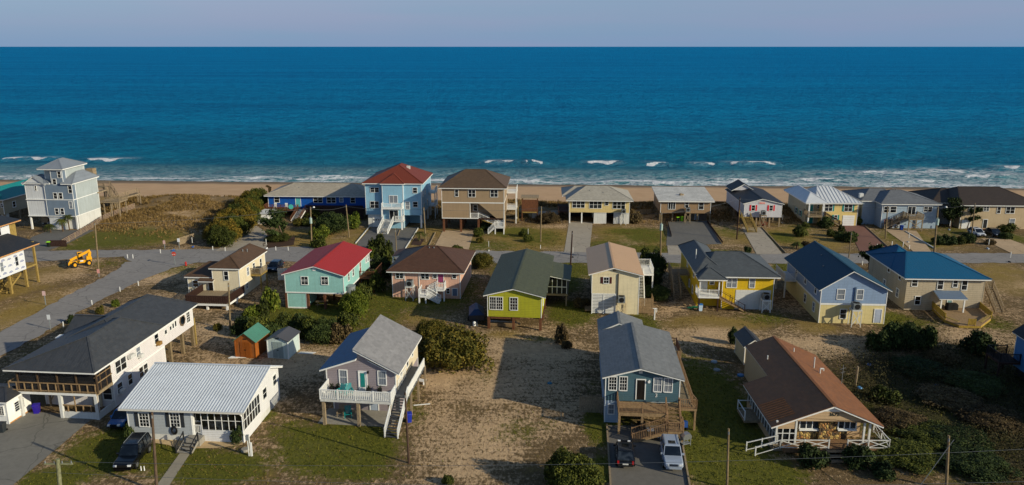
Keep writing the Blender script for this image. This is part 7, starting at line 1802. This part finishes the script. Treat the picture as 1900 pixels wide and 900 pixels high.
X, Y = scatter_mask(lambda a, b: np.clip(.25+ys_(a, b)*.6, 0, 1)*(fbm(a, b, 4, 15) > .5), 80000, -75, 75, 52, 160, r); X, Y = clear(X, Y)
o = blades('dry_grass', X, Y, .11, .06, DRM, r, lean=.8); tag(o, 'dry straw coloured grass on the sandy lots', 'grass', kind='stuff')
X, Y = scatter_mask(lambda a, b: dunemask(a, b)*(fbm(a, b, 6, 25) > .42), 150000, -160, 170, 150, 200, r); X, Y = clear(X, Y)
o = blades('dune_grass', X, Y, .5, .08, DUM, r, lean=.4); tag(o, 'brown dune grass covering the dune ridge behind the beach', 'dune grass', kind='stuff')
# thicket at lower right
X, Y = scatter_mask(lambda a, b: thickmask(a, b)*np.clip((fbm(a, b, 5, 35)-.3)*3, 0, 1), 170000, 20, 75, 52, 112, r); X, Y = clear(X, Y); Z = ground_z(X, Y)
hh = .2+2.4*np.clip(fbm(X, Y, 5, 35)-.3, 0, 1)**1.0
C = np.stack([X, Y, Z+hh*r.random(len(X))], 1); N = r.normal(size=(len(X), 3)); N[:, 2] = abs(N[:, 2]); N /= np.linalg.norm(N, axis=1, keepdims=True)
me = quads_mesh('thicket', C, N, .1, leafmat('thicket_leaves', '#1c1e10', '#302f19', '#4a4425'), 1.0, r); o = bpy.data.objects.new('thicket', me); COL.objects.link(o); tag(o, 'tangled low scrub covering the lot at lower right', 'scrub', kind='stuff')
# ================================================================== SMALL THINGS AND VEHICLES
random.seed(21)
bpy.context.view_layer.update()
def gz(p): return Vector((p.x, p.y, float(ground_z(np.array([p.x]), np.array([p.y]))[0])))
def hgt(px, py, g):
    """height at which the bearing (px,py) passes over ground point g"""
    d = ray(px, py); t = g.y/d.y; return CAM_H+d.z*t
def pole(bx, by, tx, ty, label, m=None, r=.15, lamp=False, xfmr=False, arm=False):
    V(*FP); g = gz(G(bx, by)); H = hgt(tx, ty, g); d = ray(tx, ty); t = g.y/d.y; topx = d.x*t
    t_ = thing('utility_pole', label, 'utility pole', g, 0, 'timber utility poles'); lx = topx-g.x; lx = max(-.5, min(.5, lx))
    MB().tube((0, 0, -.3), (lx, 0, H), r, r*.72, 10).build('shaft', m or POSTW, t_)
    if arm: MB().beam((lx-1.1, 0, H-.4), (lx+1.1, 0, H-.4), .1, .12).build('crossarm', m or POSTW, t_); [MB().tube((lx+a, 0, H-.34), (lx+a, 0, H-.14), .05, .03, 8).build('insulator', GREYM, t_) for a in (-1, -.3, .3, 1)]
    else: MB().tube((lx, -.12, H-.5), (lx, -.12, H-.25), .06, n=8).build('insulator', GREYM, t_)
    if xfmr: q = MB().tube((lx, -.42, H-3.2), (lx, -.42, H-2.1), .27, n=14).tube((lx, -.42, H-2.1), (lx, -.42, H-1.85), .06, n=8); q.box(lx-.06, lx+.06, -.2, -.05, H-2.9, H-2.3); q.build('transformer', paint('#9fb3ad', 'grey_green_metal', rough=.4), t_)
    if lamp: q = MB().tube((lx, 0, H-.3), (lx+.9, -.9, H+.25), .04, n=6); q.build('lamp_arm', GREYM, t_); MB().tube((lx+.9, -.95, H+.1), (lx+.9, -.95, H+.3), .22, .12, 12).build('lamp_head', WHITE, t_)
    return g, H, lx
PL = [pole(183, 503, 176, 412, 'tall bare pole beside the yellow telehandler'), pole(578, 450, 576, 384, 'pole with round transformer and lamp arm before the cobalt house', xfmr=True, lamp=True, r=.17),
 pole(648, 440, 642, 380, 'slim pole left of the light blue house drive'), pole(736, 470, 733.5, 425, 'thin dark pole behind the light blue house drive', r=.1), pole(790, 448, 786, 385, 'pale pole right of the light blue house carport'),
 pole(1003, 448, 1004.5, 383, 'lone pole on the lawn between the tan and cream houses'), pole(1058, 500, 1062, 429, 'dark pole between the lime house and the cream gabled house', m=DARKW), pole(1225, 493, 1227.5, 393, 'tall pole with transformer above the roadside by the dark round bush', xfmr=True, r=.17),
 pole(1367, 444, 1373, 366, 'dark pole left of the yellow stairs of the red shuttered cottage', m=DARKW), pole(1575, 478, 1580, 430, 'pole behind the dark blue roof ridge', r=.12), pole(1642.7, 443, 1647, 383, 'pole in front of the pale blue grey roofed house'),
 pole(1731.6, 488, 1737, 384, 'tall pole with a white lamp by the royal blue roof', lamp=True, xfmr=True, r=.18), pole(1802, 443, 1809.5, 377, 'pole beside the parked white car', r=.13), pole(427, 612, 424, 525, 'lone pole below the dark brown deck', r=.14),
 pole(759, 859, 751.5, 728, 'dark leaning pole beside the outside stairs of the mauve house', m=wood('#4a3a30'), r=.12), pole(1349, 905, 1352, 795, 'grey pole on the grass left of the brown roofed porch house', r=.12), pole(1756, 908, 1755, 808, 'pole with a guy wire in the thicket at lower right', r=.14)]
pole(291, 912, 282, 765, 'dark pole in front of the grey wall cottage beside the footpath', m=wood('#5a4a3c'), r=.14)
g, H, lx = pole(120, 1010, 108, 852, 'greenish pole top with crossarms at the lower left edge', m=wood('#77785a'), arm=True, r=.2)
gA = G(291, 912)
def wire(p, q, label, sag=.5, r=.012):
    m = MB(); n = 14; P = [Vector(p).lerp(Vector(q), i/n)-Vector((0, 0, sag*4*(i/n)*(1-i/n))) for i in range(n+1)]
    for i in range(n): m.tube(P[i], P[i+1], r, n=5)
    o = m.build('power_line', paint('#50565c', 'wire_metal')); tag(o, label, 'power line', 'overhead wires'); return o
def ptop(k, dz=-.3): g_, H_, l_ = PL[k]; return (g_.x+l_, g_.y, H_+dz)
wire((g.x+1, g.y, H-.2), (38, 50.5, 10.2), 'wire crossing the lower left lawns from the greenish pole', .8); wire((g.x-.8, g.y, H-1.1), (38, 49, 8.5), 'lower wire from the greenish pole along the bottom edge', .8)
wire((PL[16][0].x, PL[16][0].y, PL[16][1]-.4), (PL[16][0].x-7, PL[16][0].y-5, .2), 'slanting guy wire of the lower right pole', .0, .03)
for a, b_, lab in ((1, 2, 'wire between the transformer pole and the slim pole at the cobalt house'), (7, 8, 'wire from the tall transformer pole to the dark pole'), (8, 10, 'wire from the dark pole to the pole at the pale blue house'), (10, 12, 'wire running to the pole beside the parked white car'), (2, 4, 'wire crossing before the light blue house'), (4, 5, 'wire passing the tan hip roof house'), (5, 7, 'wire passing before the cream carport cottage'), (0, 1, 'wire spanning the dune lot from the tall bare pole')): wire(ptop(a), ptop(b_), lab, .5, .02)

# split rail fence running to the dune, posts and rails
V(0, 280, 4.5)
p0, p1, p2 = G(525, 790), G(860, 600), G(1130, 515)
t = thing('split_rail_fence', 'grey wooden rail fence climbing beside the pale tower house', 'fence', p0)
for (a, b_) in ((p0, p1), (p1, p2)):
    n = max(2, int((b_-a).length/2.6)); rl = MB()
    for i in range(n+1): c = gz(a.lerp(b_, i/n))-p0; MB().box(c.x-.08, c.x+.08, c.y-.08, c.y+.08, c.z-.2, c.z+1.25).build('post', OLDW, t)
    for i in range(n):
        c = gz(a.lerp(b_, i/n))-p0; d = gz(a.lerp(b_, (i+1)/n))-p0
        for h_ in (.25, .55, .85, 1.15): rl.beam(c+Vector((0, 0, h_)), d+Vector((0, 0, h_)), .05, .16)
    rl.build('rails', wood('#8a7666'), t)
p = G(450, 800); t = thing('bin_enclosure', 'low dark board enclosure at the driveway mouth of the tower house', 'fence', p)
b = MB()
for i in range(16): b.box(i*.2-.6, i*.2-.43, 0, .04, 0, 1.3)
b.build('boards', DARKW, t); MB().box(-.6, 2.6, .05, .09, .2, .3).box(-.6, 2.6, .05, .09, 1.0, 1.1).build('rail', DARKW, t)
p = G(412, 800); t = bin_(p, 'dark wheeled bin with lime lid beside the tower house driveway', '#1e2a20', lid='#a2ef18')
V(380, 290, 5)
def board_fence(a, b_, h_, label, m, sp=.2):
    t = thing('picket_fence', label, 'fence', a); L = (b_-a).length; d = (b_-a)/L; n = int(L/sp); q = MB()
    for i in range(n): c = d*(i*sp); q.beam(c, c+d*(sp*.75), .03, .001) if False else q.add([(c.x, c.y, .05), (c.x+d.x*sp*.8, c.y+d.y*sp*.8, .05), (c.x+d.x*sp*.8, c.y+d.y*sp*.8, h_), (c.x, c.y, h_), (c.x-d.y*.03, c.y+d.x*.03, .05), (c.x+d.x*sp*.8-d.y*.03, c.y+d.y*sp*.8+d.x*.03, .05), (c.x+d.x*sp*.8-d.y*.03, c.y+d.y*sp*.8+d.x*.03, h_), (c.x-d.y*.03, c.y+d.x*.03, h_)], [(0,1,2,3), (7,6,5,4), (0,4,5,1), (1,5,6,2), (2,6,7,3), (3,7,4,0)])
    q.build('pickets', m, t); k = MB()
    for z in (h_*.25, h_*.8): k.beam(Vector((-d.y*.06, d.x*.06, z)), d*L+Vector((-d.y*.06, d.x*.06, z)), .04, .08)
    k.build('rail', m, t)
V(*FP)
board_fence(G(333, 455), G(362, 446), 1.5, 'weathered plank fence corner between the dune lot and the hedge', OLDW)
board_fence(G(1246, 440), G(1237, 408), .6, 'low dark edging fence left of the grey parking pad', DARKW); board_fence(G(1341, 452), G(1312, 412), .5, 'low dark edging boards right of the grey parking pad', DARKW)
board_fence(G(988, 405), G(1037, 402), 1.5, 'grey sand fence between the tan and cream beach houses', WHITED, sp=.3); board_fence(G(1175, 402), G(1210, 400), 1.6, 'dark sand fence right of the cream carport cottage', OLDW, sp=.3)
board_fence(G(1325, 384), G(1362, 384), 1.4, 'dark sand fence left of the red shuttered cottage', DARKW, sp=.3)

# drive edging timbers
for i, (a, b_, lab) in enumerate((((685,422),(660,452),'pale edging timber left of the light blue house drive'),((776,424),(752,462),'pale edging timber right of the light blue house drive'),((718,428),(705,438),'short edging timber left of the double stairs'),((742,428),(738,438),'short edging timber right of the double stairs'),((808,432),(792,464),'dark edging timber of the narrow planted strip'),((1605,420),(1660,470),'dark edging timber right of the brick drive'),((1413,422),(1458,470),'dark edging timber of the concrete drive'),((1680,430),(1735,462),'dark edging timber between the lawns at the pale blue house'),((425,448),(418,460),'tan timber at the foot of the hedge'),((1126,790),(1133,905),'edging timber left of the stony drive'),((1262,800),(1280,905),'edging timber right of the stony drive'))):
    p, q = gz(G(*a)), gz(G(*b_)); m = MB(); m.beam((0, 0, .1), q-p+Vector((0, 0, .1)), .16, .2); o = m.build('edging_timber', (WHITED if 'pale' in lab else OLDW)); o.location = p; tag(o, lab, 'edging', 'timbers edging the drives')
# posts, signs, mailboxes
def sign(px, py, h_, label, kind, col, w_=.6):
    V(*FP); g = gz(G(px, py)); t = thing('road_sign' if kind != 'mail' else 'mailbox', label, 'sign' if kind != 'mail' else 'mailbox', g)
    MB().box(-.05, .05, -.05, .05, -.1, h_).build('post', WHITED if kind == 'mail' else GREYM, t)
    if kind == 'mail': MB().prism([(-.12, 0), (.12, 0), (.12, .16), (.06, .24), (-.06, .24), (-.12, .16)], -.28, .28, 'y').build('box', paint(col, 'mail_'+col), t); t.children[-1].location = (0, -.05, h_)
    elif kind == 'oct': MB().prism([(math.cos(a)*w_/2, math.sin(a)*w_/2+h_-.3) for a in [math.pi/8+i*math.pi/4 for i in range(8)]], -.08, -.055).build('plate', paint(col, 'sign_'+col, rough=.4), t)
    else: MB().box(-w_/2, w_/2, -.08, -.055, h_-.7, h_).build('plate', paint(col, 'sign_'+col, rough=.4), t)
    return t
t = sign(325, 492, 2.4, 'street corner post with red octagon and blue street blades', 'oct', '#c23a26', .8); MB().box(-.6, .3, -.02, .02, 2.55, 2.72).box(-.02, .02, -.5, .4, 2.76, 2.92).build('street_name_blades', paint('#1f5fa8', 'blue_blade'), t)
t.children[1].location = (0, 0, -.1); tt = text_part('STOP', .24, WHITE, t, (0, -.09, 2.0), name='lettering')
sign(306, 462, 1.7, 'pinkish small sign on a post at the dune lot roadside', 'sq', '#c9a7a0', .45); sign(333, 461, 2.0, 'white post sign beside the plank fence', 'sq', '#d7dade', .5); sign(184, 514, 1.4, 'pinkish sign just in front of the tall bare pole', 'sq', '#d79a94', .45); sign(85, 566, 2.2, 'faded pink sign on the left verge of the side street', 'sq', '#d0b0ac', .5)
sign(94, 612, 2.2, 'small white sign beside the side street', 'sq', '#cfd3d6', .45)
for x, y, c, lab in ((980, 442, '#e6e6e4', 'white mailbox on the lawn of the tan hip roof house'), (907, 466, '#d8d8d2', 'pale mailbox at the foot of the tan concrete drive'), (1674, 467, '#3d5f8a', 'mailbox with white and green tops by the brick drive'), (1063, 478, '#26292d', 'dark mailbox beside the dark pole'), (1833, 462, '#c8d0d8', 'silver mailbox by the right edge drive'), (495, 462, '#e9e9e9', 'white mailbox at the curved drive'), (1873, 487, '#20242a', 'black mailbox south of the road at right edge'), (358, 459, '#2458a8', 'blue box on a post beside the plank fence'), (1451, 415, '#c9c9c4', 'white post box between the red shuttered and yellow houses'), (1761, 427, '#a9b6bf', 'thin silver post box before the dark trees'), (1685, 450, '#d0d0c8', 'white marker box right of the brick drive')):
    sign(x, y, 1.0, lab, 'mail', c)
for i, (x, y) in enumerate(((118, 607), (171, 566), (223, 541), (257, 530), (247, 480), (298, 470), (237, 480), (512, 465), (535, 465), (395, 464), (418, 466), (1003, 462), (1228, 493), (1655, 455), (1687, 462), (1627, 460), (1600, 492))):
    g = gz(G(x, y)); o = MB().box(-.055, .055, -.04, .04, -.1, .75).add([(-.055, -.04, .75), (.055, -.04, .75), (.055, .04, .75), (-.055, .04, .75), (0, 0, .83)], [(0,1,4), (1,2,4), (2,3,4), (3,0,4)]).build('marker_post', WHITE); o.location = g
    tag(o, ('white marker post beside the white street sign', 'white marker post between the two small tufts', 'white marker post on the far bend of the side street', 'white marker post nearest the cream deck cottage', 'white marker post at the street junction', 'white marker post at the dune lot kerb', 'twin marker post left of the junction', 'white marker post at the mulch bed', 'white marker post on the brown lawn', 'white marker post at the hedge foot', 'white marker post at the curved drive corner', 'white marker post on the tan house lawn', 'white marker post beside the tall transformer pole', 'white marker post at the brick drive timber', 'white marker post beside the double mailbox', 'dark marker post left of the brick drive', 'white marker post behind the dark blue roof')[i], 'post', 'white marker posts')
g = gz(G(345, 493)); t = thing('fire_hydrant', 'red fire hydrant beside the road junction', 'fire hydrant', g); RH = paint('#b8201c', 'hydrant_red')
MB().tube((0,0,0), (0,0,.6), .13, n=12).tube((0,0,.6), (0,0,.75), .14, .05, 12).tube((0,0,0), (0,0,.06), .2, n=12).build('barrel', RH, t); MB().tube((-.24,0,.45), (.24,0,.45), .07, n=10).build('outlet', RH, t)
g = gz(G(1214, 593)); t = thing('standpipe', 'white pipe stand on the grass behind the steel blue house', 'pipe', g); MB().tube((0,0,0), (0,0,1.7), .1, n=8).tube((-.3,0,1.7), (.3,0,1.7), .05, n=6).tube((.28,0,1.1), (.28,0,1.7), .05, n=6).build('pipe', WHITE, t)
g = G(467, 846); t = thing('meter_post', 'white meter post with twin pipes beside the sunroom corner', 'meter post', g); MB().box(-.1, .1, -.06, .06, 0, 1.4).build('post', WHITE, t); MB().tube((-.25, 0, .0), (-.28, 0, 2.1), .06).tube((-.1, 0, 1.4), (-.12, 0, 2.2), .06).build('pipes', WHITED, t); MB().box(-.4, -.1, -.15, .1, 1.7, 2.2).build('meter_box', GREYM, t)
g = G(455, 836); o = MB().tube((0,0,0), (0,0,.22), .42, .36, 18).build('meter_cover', CONC); o.location = g; tag(o, 'round grey green cover on the lawn beside the meter post', 'cover')
for i, (x, y) in enumerate(((262, 873), (268, 873))): g = G(x, y); o = MB().tube((0,0,0), (0,0,.45), .06, .04, 8).build('path_marker', WHITE); o.location = g; tag(o, ('left', 'right')[i]+' one of two tiny white markers beside the black off roader', 'marker', 'two tiny white markers')
for i, (x, y, c) in enumerate(((1325, 672, '#7d8f9a'), (1330, 687, '#7c8487'), (1374, 697, '#2f74a8'), (1505, 758+98, '#2f6ab0'), (1652, 737, '#1c6fb5'), (1612, 677, '#2e6fb0'), (1738, 716, '#3b5f8c'), (1666, 817, '#b5b5ae'), (1735, 815, '#9fb8cc'), (1595, 720, '#4a90c8'), (1020, 712, '#2c6d86'))):
    g = gz(G(x, y)); o = MB().tube((0,0,.02), (0,0,.16), .42 if i < 3 else .3, .38 if i < 3 else .22, 14).build('disc', paint(c, 'plastic_'+c)); o.location = g
    tag(o, ('grey round cover on dark grass, upper one left of the cream shed', 'dull round cover on dark grass, lower one left of the cream shed', 'blue round cover on the shaded grass left of the brown roof', 'small blue cap on the ground left of the porch bushes', 'blue object in the scrub right of the brown roof', 'small blue object behind the brown roof', 'blue speck in the middle of the thicket', 'white scrap in the grass right of the porch corner', 'pale blue scrap in the lower thicket', 'pale blue scrap beside the stub post', 'blue tarp scrap in the shadow of the steel blue house')[i], 'litter' if i > 2 else 'cover')
g = G(1587, 716); o = MB().tube((0,0,0), (.05,0,2.4), .14, .12, 8).build('stub_post', OLDW); o.location = gz(g); tag(o, 'short stub post right of the brown roof', 'post')

# sheds
def shed(x, y, W, D, hw, hr, rz, wallm, roofm, name, label, doorm, trimm):
    V(*FP); g = G(x, y); t = thing(name, label, 'shed', g, rz)
    MB().box(0, W, 0, D, 0, hw).build('wall', wallm, t); MB().prism([(0, hw+.002), (W, hw+.002), (W/2, hr)], 0, D).build('gable_wall', wallm, t)
    k = (hr-hw)/(W/2); e = .22
    MB().prism([(-e, hw-k*e+.02), (W/2, hr+.02), (W+e, hw-k*e+.02), (W+e, hw-k*e+.1), (W/2, hr+.1), (-e, hw-k*e+.1)], -.2, D+.2).build('roof', roofm, t)
    for a, c in ((0, 0), (W, 0), (W, D), (0, D)): MB().box(a-.05, a+.05, c-.05, c+.05, 0, hw).build('corner_trim', trimm, t)
    d = MB().box(W*.25, W*.49, -.05, -.002, .1, hw-.2).box(W*.51, W*.75, -.05, -.002, .1, hw-.2); d.build('door', doorm, t); MB().box(W*.46, W*.54, -.09, -.055, hw*.45, hw*.5).build('handle', BLACK, t); MB().box(W*.42, W*.58, -.03, -.002, hw+.15, hw+.3).build('vent', BLACK, t)
OR = paint('#a35c20', 'orange_stain', kind='board', pitch=.3, dirt=.3); shed(438, 663, 2.7, 3.6, 2.3, 3.3, -R(9), OR, paint('#4a7f6c', 'green_metal_roof', rough=.4, kind='seam', pitch=.4, axis=1), 'garden_shed', 'orange wooden shed with green metal roof', paint('#8a4a12', 'dark_orange'), OR)
MN = paint('#c2d2cf', 'mint_metal', kind='board', pitch=.35); shed(498, 664, 2.7, 3.3, 2.4, 2.95, -R(9), MN, paint('#4c4c50', 'dark_grey_roof', rough=.5), 'garden_shed', 'pale mint metal shed with dark grey roof', paint('#8c9c9c', 'dirty_mint'), WHITE)

# telehandler
V(0, 400, 5.625)
a = G(715, 565); b_ = G(935, 512)
t = thing('telehandler', 'yellow construction telehandler with raised boom parked on the dirt lot', 'construction vehicle', (a+b_)/2+Vector((0, .8, 0)), R(38)); t.scale = (.66, .76, .82)
YE = gloss('#d99c10', 'machine_yellow', rough=.35, met=.0, coat=.2)
MB().box(-2.6, 2.5, -.55, .55, .75, 1.35).prism([(1.2, 1.35), (2.6, 1.35), (2.5, 2.0), (1.3, 2.2)], -1.0, .3).build('chassis', YE, t)
MB().prism([(-.9, 1.0), (.7, 1.0), (.6, 2.9), (-.5, 2.9)], .35, 1.15).build('cab_glass', GL, t)
q = MB()
for x, z in ((-.9, .7), (.7, .6)): 
    for y in (.35, 1.15): q.beam((x, y, 1.0), (z if x > 0 else -.5, y, 2.9), .09, .09)
q.box(-.6, .7, .3, 1.2, 2.9, 3.02); q.build('cab_frame', YE, t)
MB().beam((2.4, -.45, 3.3), (-2.6, -.45, 1.7), .42, .55).beam((-2.6, -.45, 1.5), (-3.2, -.45, .7), .35, .4).build('boom', YE, t)
MB().box(-3.4, -3.25, -1.1, .3, .15, 1.3).box(-4.3, -3.3, -.95, -.8, .15, .22).box(-4.3, -3.3, -.1, .05, .15, .22).build('fork_carriage', BLACK, t)
for x in (-1.7, 1.7):
    for y in (-1.05, 1.05):
        w_ = MB().tube((x, y-.22, .68), (x, y+.22, .68), .68, n=20).build('wheel', BLACK, t); s_ = -1 if y < 0 else 1; MB().tube((x, y+s_*.225, .68), (x, y+s_*.25, .68), .36, n=16).build('rim', YE, w_)
MB().box(-.4, .4, -1.02, -1.0, 1.2, 1.45).build('side_plate', WHITE, t); MB().prism([(1.6, 2.2), (2.4, 2.0), (2.6, 3.0), (2.0, 3.1)], -.9, .1).build('counterweight', YE, t)

# cars
def car(label, x, y, rz, L, W, H, col, kind='suv', cat='car', glasscol=None, front=True, z=0.0, group='parked cars'):
    """origin under the centre of the car, nose towards local -y"""
    V_ = list(VW); p = gz(Vector((x, y, 0))); p.z += z+.04
    t = thing('parked_car', label, cat, p, rz, group); hl, hw = L/2, W/2; body = gloss(col) if not isinstance(col, bpy.types.Material) else col
    belt = H*.56; clr = .26
    if kind == 'suv': st = [(-hl, .80, .55, .74), (-hl+.12, .93, .40, .88), (-hl+.5, .98, clr, .97), (-hl+1.25, 1, clr, 1.0), (-.1, 1, clr, 1.02), (hl-1.2, 1, clr, 1.02), (hl-.25, .97, clr+.03, 1.0), (hl, .88, .45, .94)]
    else: st = [(-hl, .72, .45, .66), (-hl+.15, .88, .3, .78), (-hl+.55, .96, clr-.04, .88), (-hl+1.3, 1, clr-.06, .97), (-.1, 1, clr-.06, 1.0), (hl-1.2, 1, clr-.06, 1.0), (hl-.3, .94, .3, .96), (hl, .8, .42, .82)]
    def loft(st_, ring):
        v = []; f = []; n = None
        for s in st_:
            rr = ring(s); n = len(rr); v += rr
        for i in range(len(st_)-1):
            for j in range(n): k = (j+1) % n; f.append((i*n+j, i*n+k, (i+1)*n+k, (i+1)*n+j))
        f.append(tuple(range(n-1, -1, -1))); f.append(tuple(range((len(st_)-1)*n, len(st_)*n))); return v, f
    def ring(s):
        y_, w_, zb, zt = s; zt = zt*belt; a = hw*w_
        return [(-a*.9, y_, zb), (a*.9, y_, zb), (a, y_, zb+.14), (a*1.0, y_, zb+(zt-zb)*.6), (a*.94, y_, zt-.05), (a*.86, y_, zt), (-a*.86, y_, zt), (-a*.94, y_, zt-.05), (-a*1.0, y_, zb+(zt-zb)*.6), (-a, y_, zb+.14)]
    v, f = loft(st, ring); b = MB().add(v, f); bo = b.build('body', body, t, smooth=False, bevel=.03)
    # greenhouse
    if kind == 'suv': gh = [(-hl+L*.30, 0.0), (-hl+L*.42, 1.0), (hl-.35, 1.0), (hl-.08, 0.05)]
    elif kind == 'hatch': gh = [(-hl+L*.25, 0.0), (-hl+L*.44, 1.0), (hl-L*.2, .98), (hl-.15, .05)]
    else: gh = [(-hl+L*.25, 0.0), (-hl+L*.42, 1.0), (hl-L*.3, 1.0), (hl-L*.10, .05)]
    def ringg(s):
        y_, k = s; zt = belt+.01+(H-.07-belt)*k; a = hw*(.88-.12*k); return [(-hw*.9, y_, belt-.06), (hw*.9, y_, belt-.06), (a, y_, zt), (-a, y_, zt)]
    v, f = loft(gh, ringg); MB().add(v, f).build('glass', glass('#0e1318'), t)
    r_ = MB(); y0, y1 = gh[1][0]-.05, gh[2][0]+.08; a = hw*.76+.03
    n = 6
    for i in range(n):
        pass
    r_.add([(-a, y0, H-.075), (a, y0, H-.075), (a, y1, H-.075), (-a, y1, H-.075), (-a*.93, y0+.12, H), (a*.93, y0+.12, H), (a*.93, y1-.1, H), (-a*.93, y1-.1, H)], [(0,3,2,1), (4,5,6,7), (0,1,5,4), (1,2,6,5), (2,3,7,6), (3,0,4,7)]); ro = r_.build('roof', body, t, bevel=.02)
    if kind == 'suv' or kind == 'hatch': MB().box(-a*.45, a*.45, y0+.35, y0+.95, H+.001, H+.012).build('sunroof', glass('#0a0d10'), ro)
    for sx in (-1, 1):
        xa, xb = sx*hw*.885, sx*(hw*.76+.005)
        PI_ = lambda *q: MB().beam(*q).build('pillar', body, t)
        PI_((xa, gh[0][0], belt), (xb, gh[1][0], H-.07), .07, .05)
        for u in (.45, .72): yy = gh[1][0]+(gh[2][0]-gh[1][0])*u; PI_((xa, yy, belt), (xb, yy, H-.07), .09, .05)
        PI_((xa, gh[3][0], belt), (xb, gh[2][0], H-.07), .1, .06)
    if kind == 'suv':
        rr = MB()
        for sx in (-1, 1): rr.beam((sx*a*.86, y0+.3, H+.06), (sx*a*.86, y1-.15, H+.06), .04, .03); rr.box(sx*a*.86-.02, sx*a*.86+.02, y0+.3, y0+.36, H, H+.06); rr.box(sx*a*.86-.02, sx*a*.86+.02, y1-.25, y1-.19, H, H+.06)
        rr.build('roof_rack', GREYM, t)
    wr = H*.2 if kind == 'suv' else H*.215
    for yy in (-hl+L*.19, hl-L*.2):
        for sx in (-1, 1):
            w_ = MB().tube((sx*(hw-.22), yy, wr), (sx*(hw+.015), yy, wr), wr, n=20).build('wheel', BLACK, t); rm = MB().tube((sx*(hw+.016), yy, wr), (sx*(hw+.03), yy, wr), wr*.6, n=14)
            rm.build('rim', paint('#a9adb0', 'alloy', rough=.3, met=.8), w_); MB().tube((sx*(hw-.02), yy, wr+.03), (sx*(hw+.008), yy, wr+.03), wr*1.14, n=20).build('wheel_arch', BLACK, t)
    for sx in (-1, 1):
        MB().box(sx*(hw-.05), sx*(hw+.17), -hl+L*.33, -hl+L*.33+.12, belt, belt+.16).build('mirror', body, t)
        MB().box(sx*hw*(.5 if kind == 'suv' else .38), sx*hw*(.82 if kind == 'suv' else .68), -hl-.015, -hl+.16, belt*.66, belt*.66+.16).build('headlight', paint('#d9dde0', 'lamp_glass', rough=.1), t)
        MB().box(sx*hw*.66, sx*hw*.86, hl-.15, hl+.02, belt*.68, belt*.68+.24).build('taillight', paint('#a51218', 'red_lamp', rough=.15), t)
    gr_ = MB()
    for i in range(7): gr_.box(-hw*.42+i*hw*.12, -hw*.42+i*hw*.12+hw*.07, -hl-.02, -hl+.05, belt*.62, belt*.62+.2)
    gr_.build('grille', BLACK, t); MB().box(-hw*.78, hw*.78, -hl-.05, -hl+.1, .34, .5).build('bumper', BLACK if kind != 'suv' else body, t); MB().box(-hw*.78, hw*.78, hl-.1, hl+.05, .36, .52).build('bumper', BLACK if kind != 'suv' else body, t)
    MB().box(-.26, .26, hl+.02, hl+.035, belt*.6, belt*.6+.13).build('licence_plate', WHITED, t)
    VW[:] = V_; return t
V(*FP)
p = G(1251, 872); car('silver off roader facing the camera on the stony drive', p.x+.05, p.y+1.7, R(-5), 4.4, 1.84, 1.76, '#9aa5b5')
p = G(1163, 866); car('black hatchback seen from behind on the stony drive', p.x+.0, p.y+1.5, R(174), 4.3, 1.78, 1.55, '#14171c', 'hatch')
a, b_ = G(212, 880), G(292, 838); p = G(243, 868); car('black off roader with blue reflections on the lawn beside the footpath', p.x-.35, p.y+1.3, R(3), 4.8, 1.92, 1.85, '#05080e')
p = G(216, 795); car('bright blue sedan squeezed between the long house and the grey cottage', p.x+.1, p.y+1.6, R(0), 4.5, 1.8, 1.45, '#1a6aa8', 'sedan')
p = G(1822, 441); car('white sedan parked on the drive at right', p.x, p.y+2.0, R(-2), 4.6, 1.8, 1.5, '#c9cdd2', 'hatch')
p = G(1853, 441); car('black sedan parked right of the white one', p.x, p.y+2.0, R(-2), 4.6, 1.8, 1.45, '#16181c', 'sedan')
p = G(83, 421); car('white car inside the open garage of the tower house', p.x, p.y+2.6, R(0), 4.4, 1.8, 1.45, '#c0c6cc', 'sedan')
p = G(504, 507); car('dark blue car beside the white picket enclosure', p.x, p.y+2.2, R(-6), 4.4, 1.8, 1.5, '#10233c', 'hatch')
p = G(1672+1, 424); car('pale car tail under the stairs of the pale blue house', p.x+.3, p.y+1.2, R(90), 4.3, 1.8, 1.45, '#b8bcc4', 'sedan')
# loose boards
for i, (x, y, L, rz, lab) in enumerate(((783, 752, 1.8, .2, 'long white board lying on sand beside the mauve house stairs'), (566, 657, 2.0, -.1, 'white planks lying right of the mint shed'), (440, 665, 2.2, .1, 'pale planks before the orange shed'))):
    g = gz(G(x, y)); t = thing('loose_boards', lab, 'boards', g, rz)
    for k in range(3 if i else 1): MB().box(-L/2+.1*k, L/2+.12*k, k*.22, k*.22+.15, .03, .08).build('board', WHITE, t)
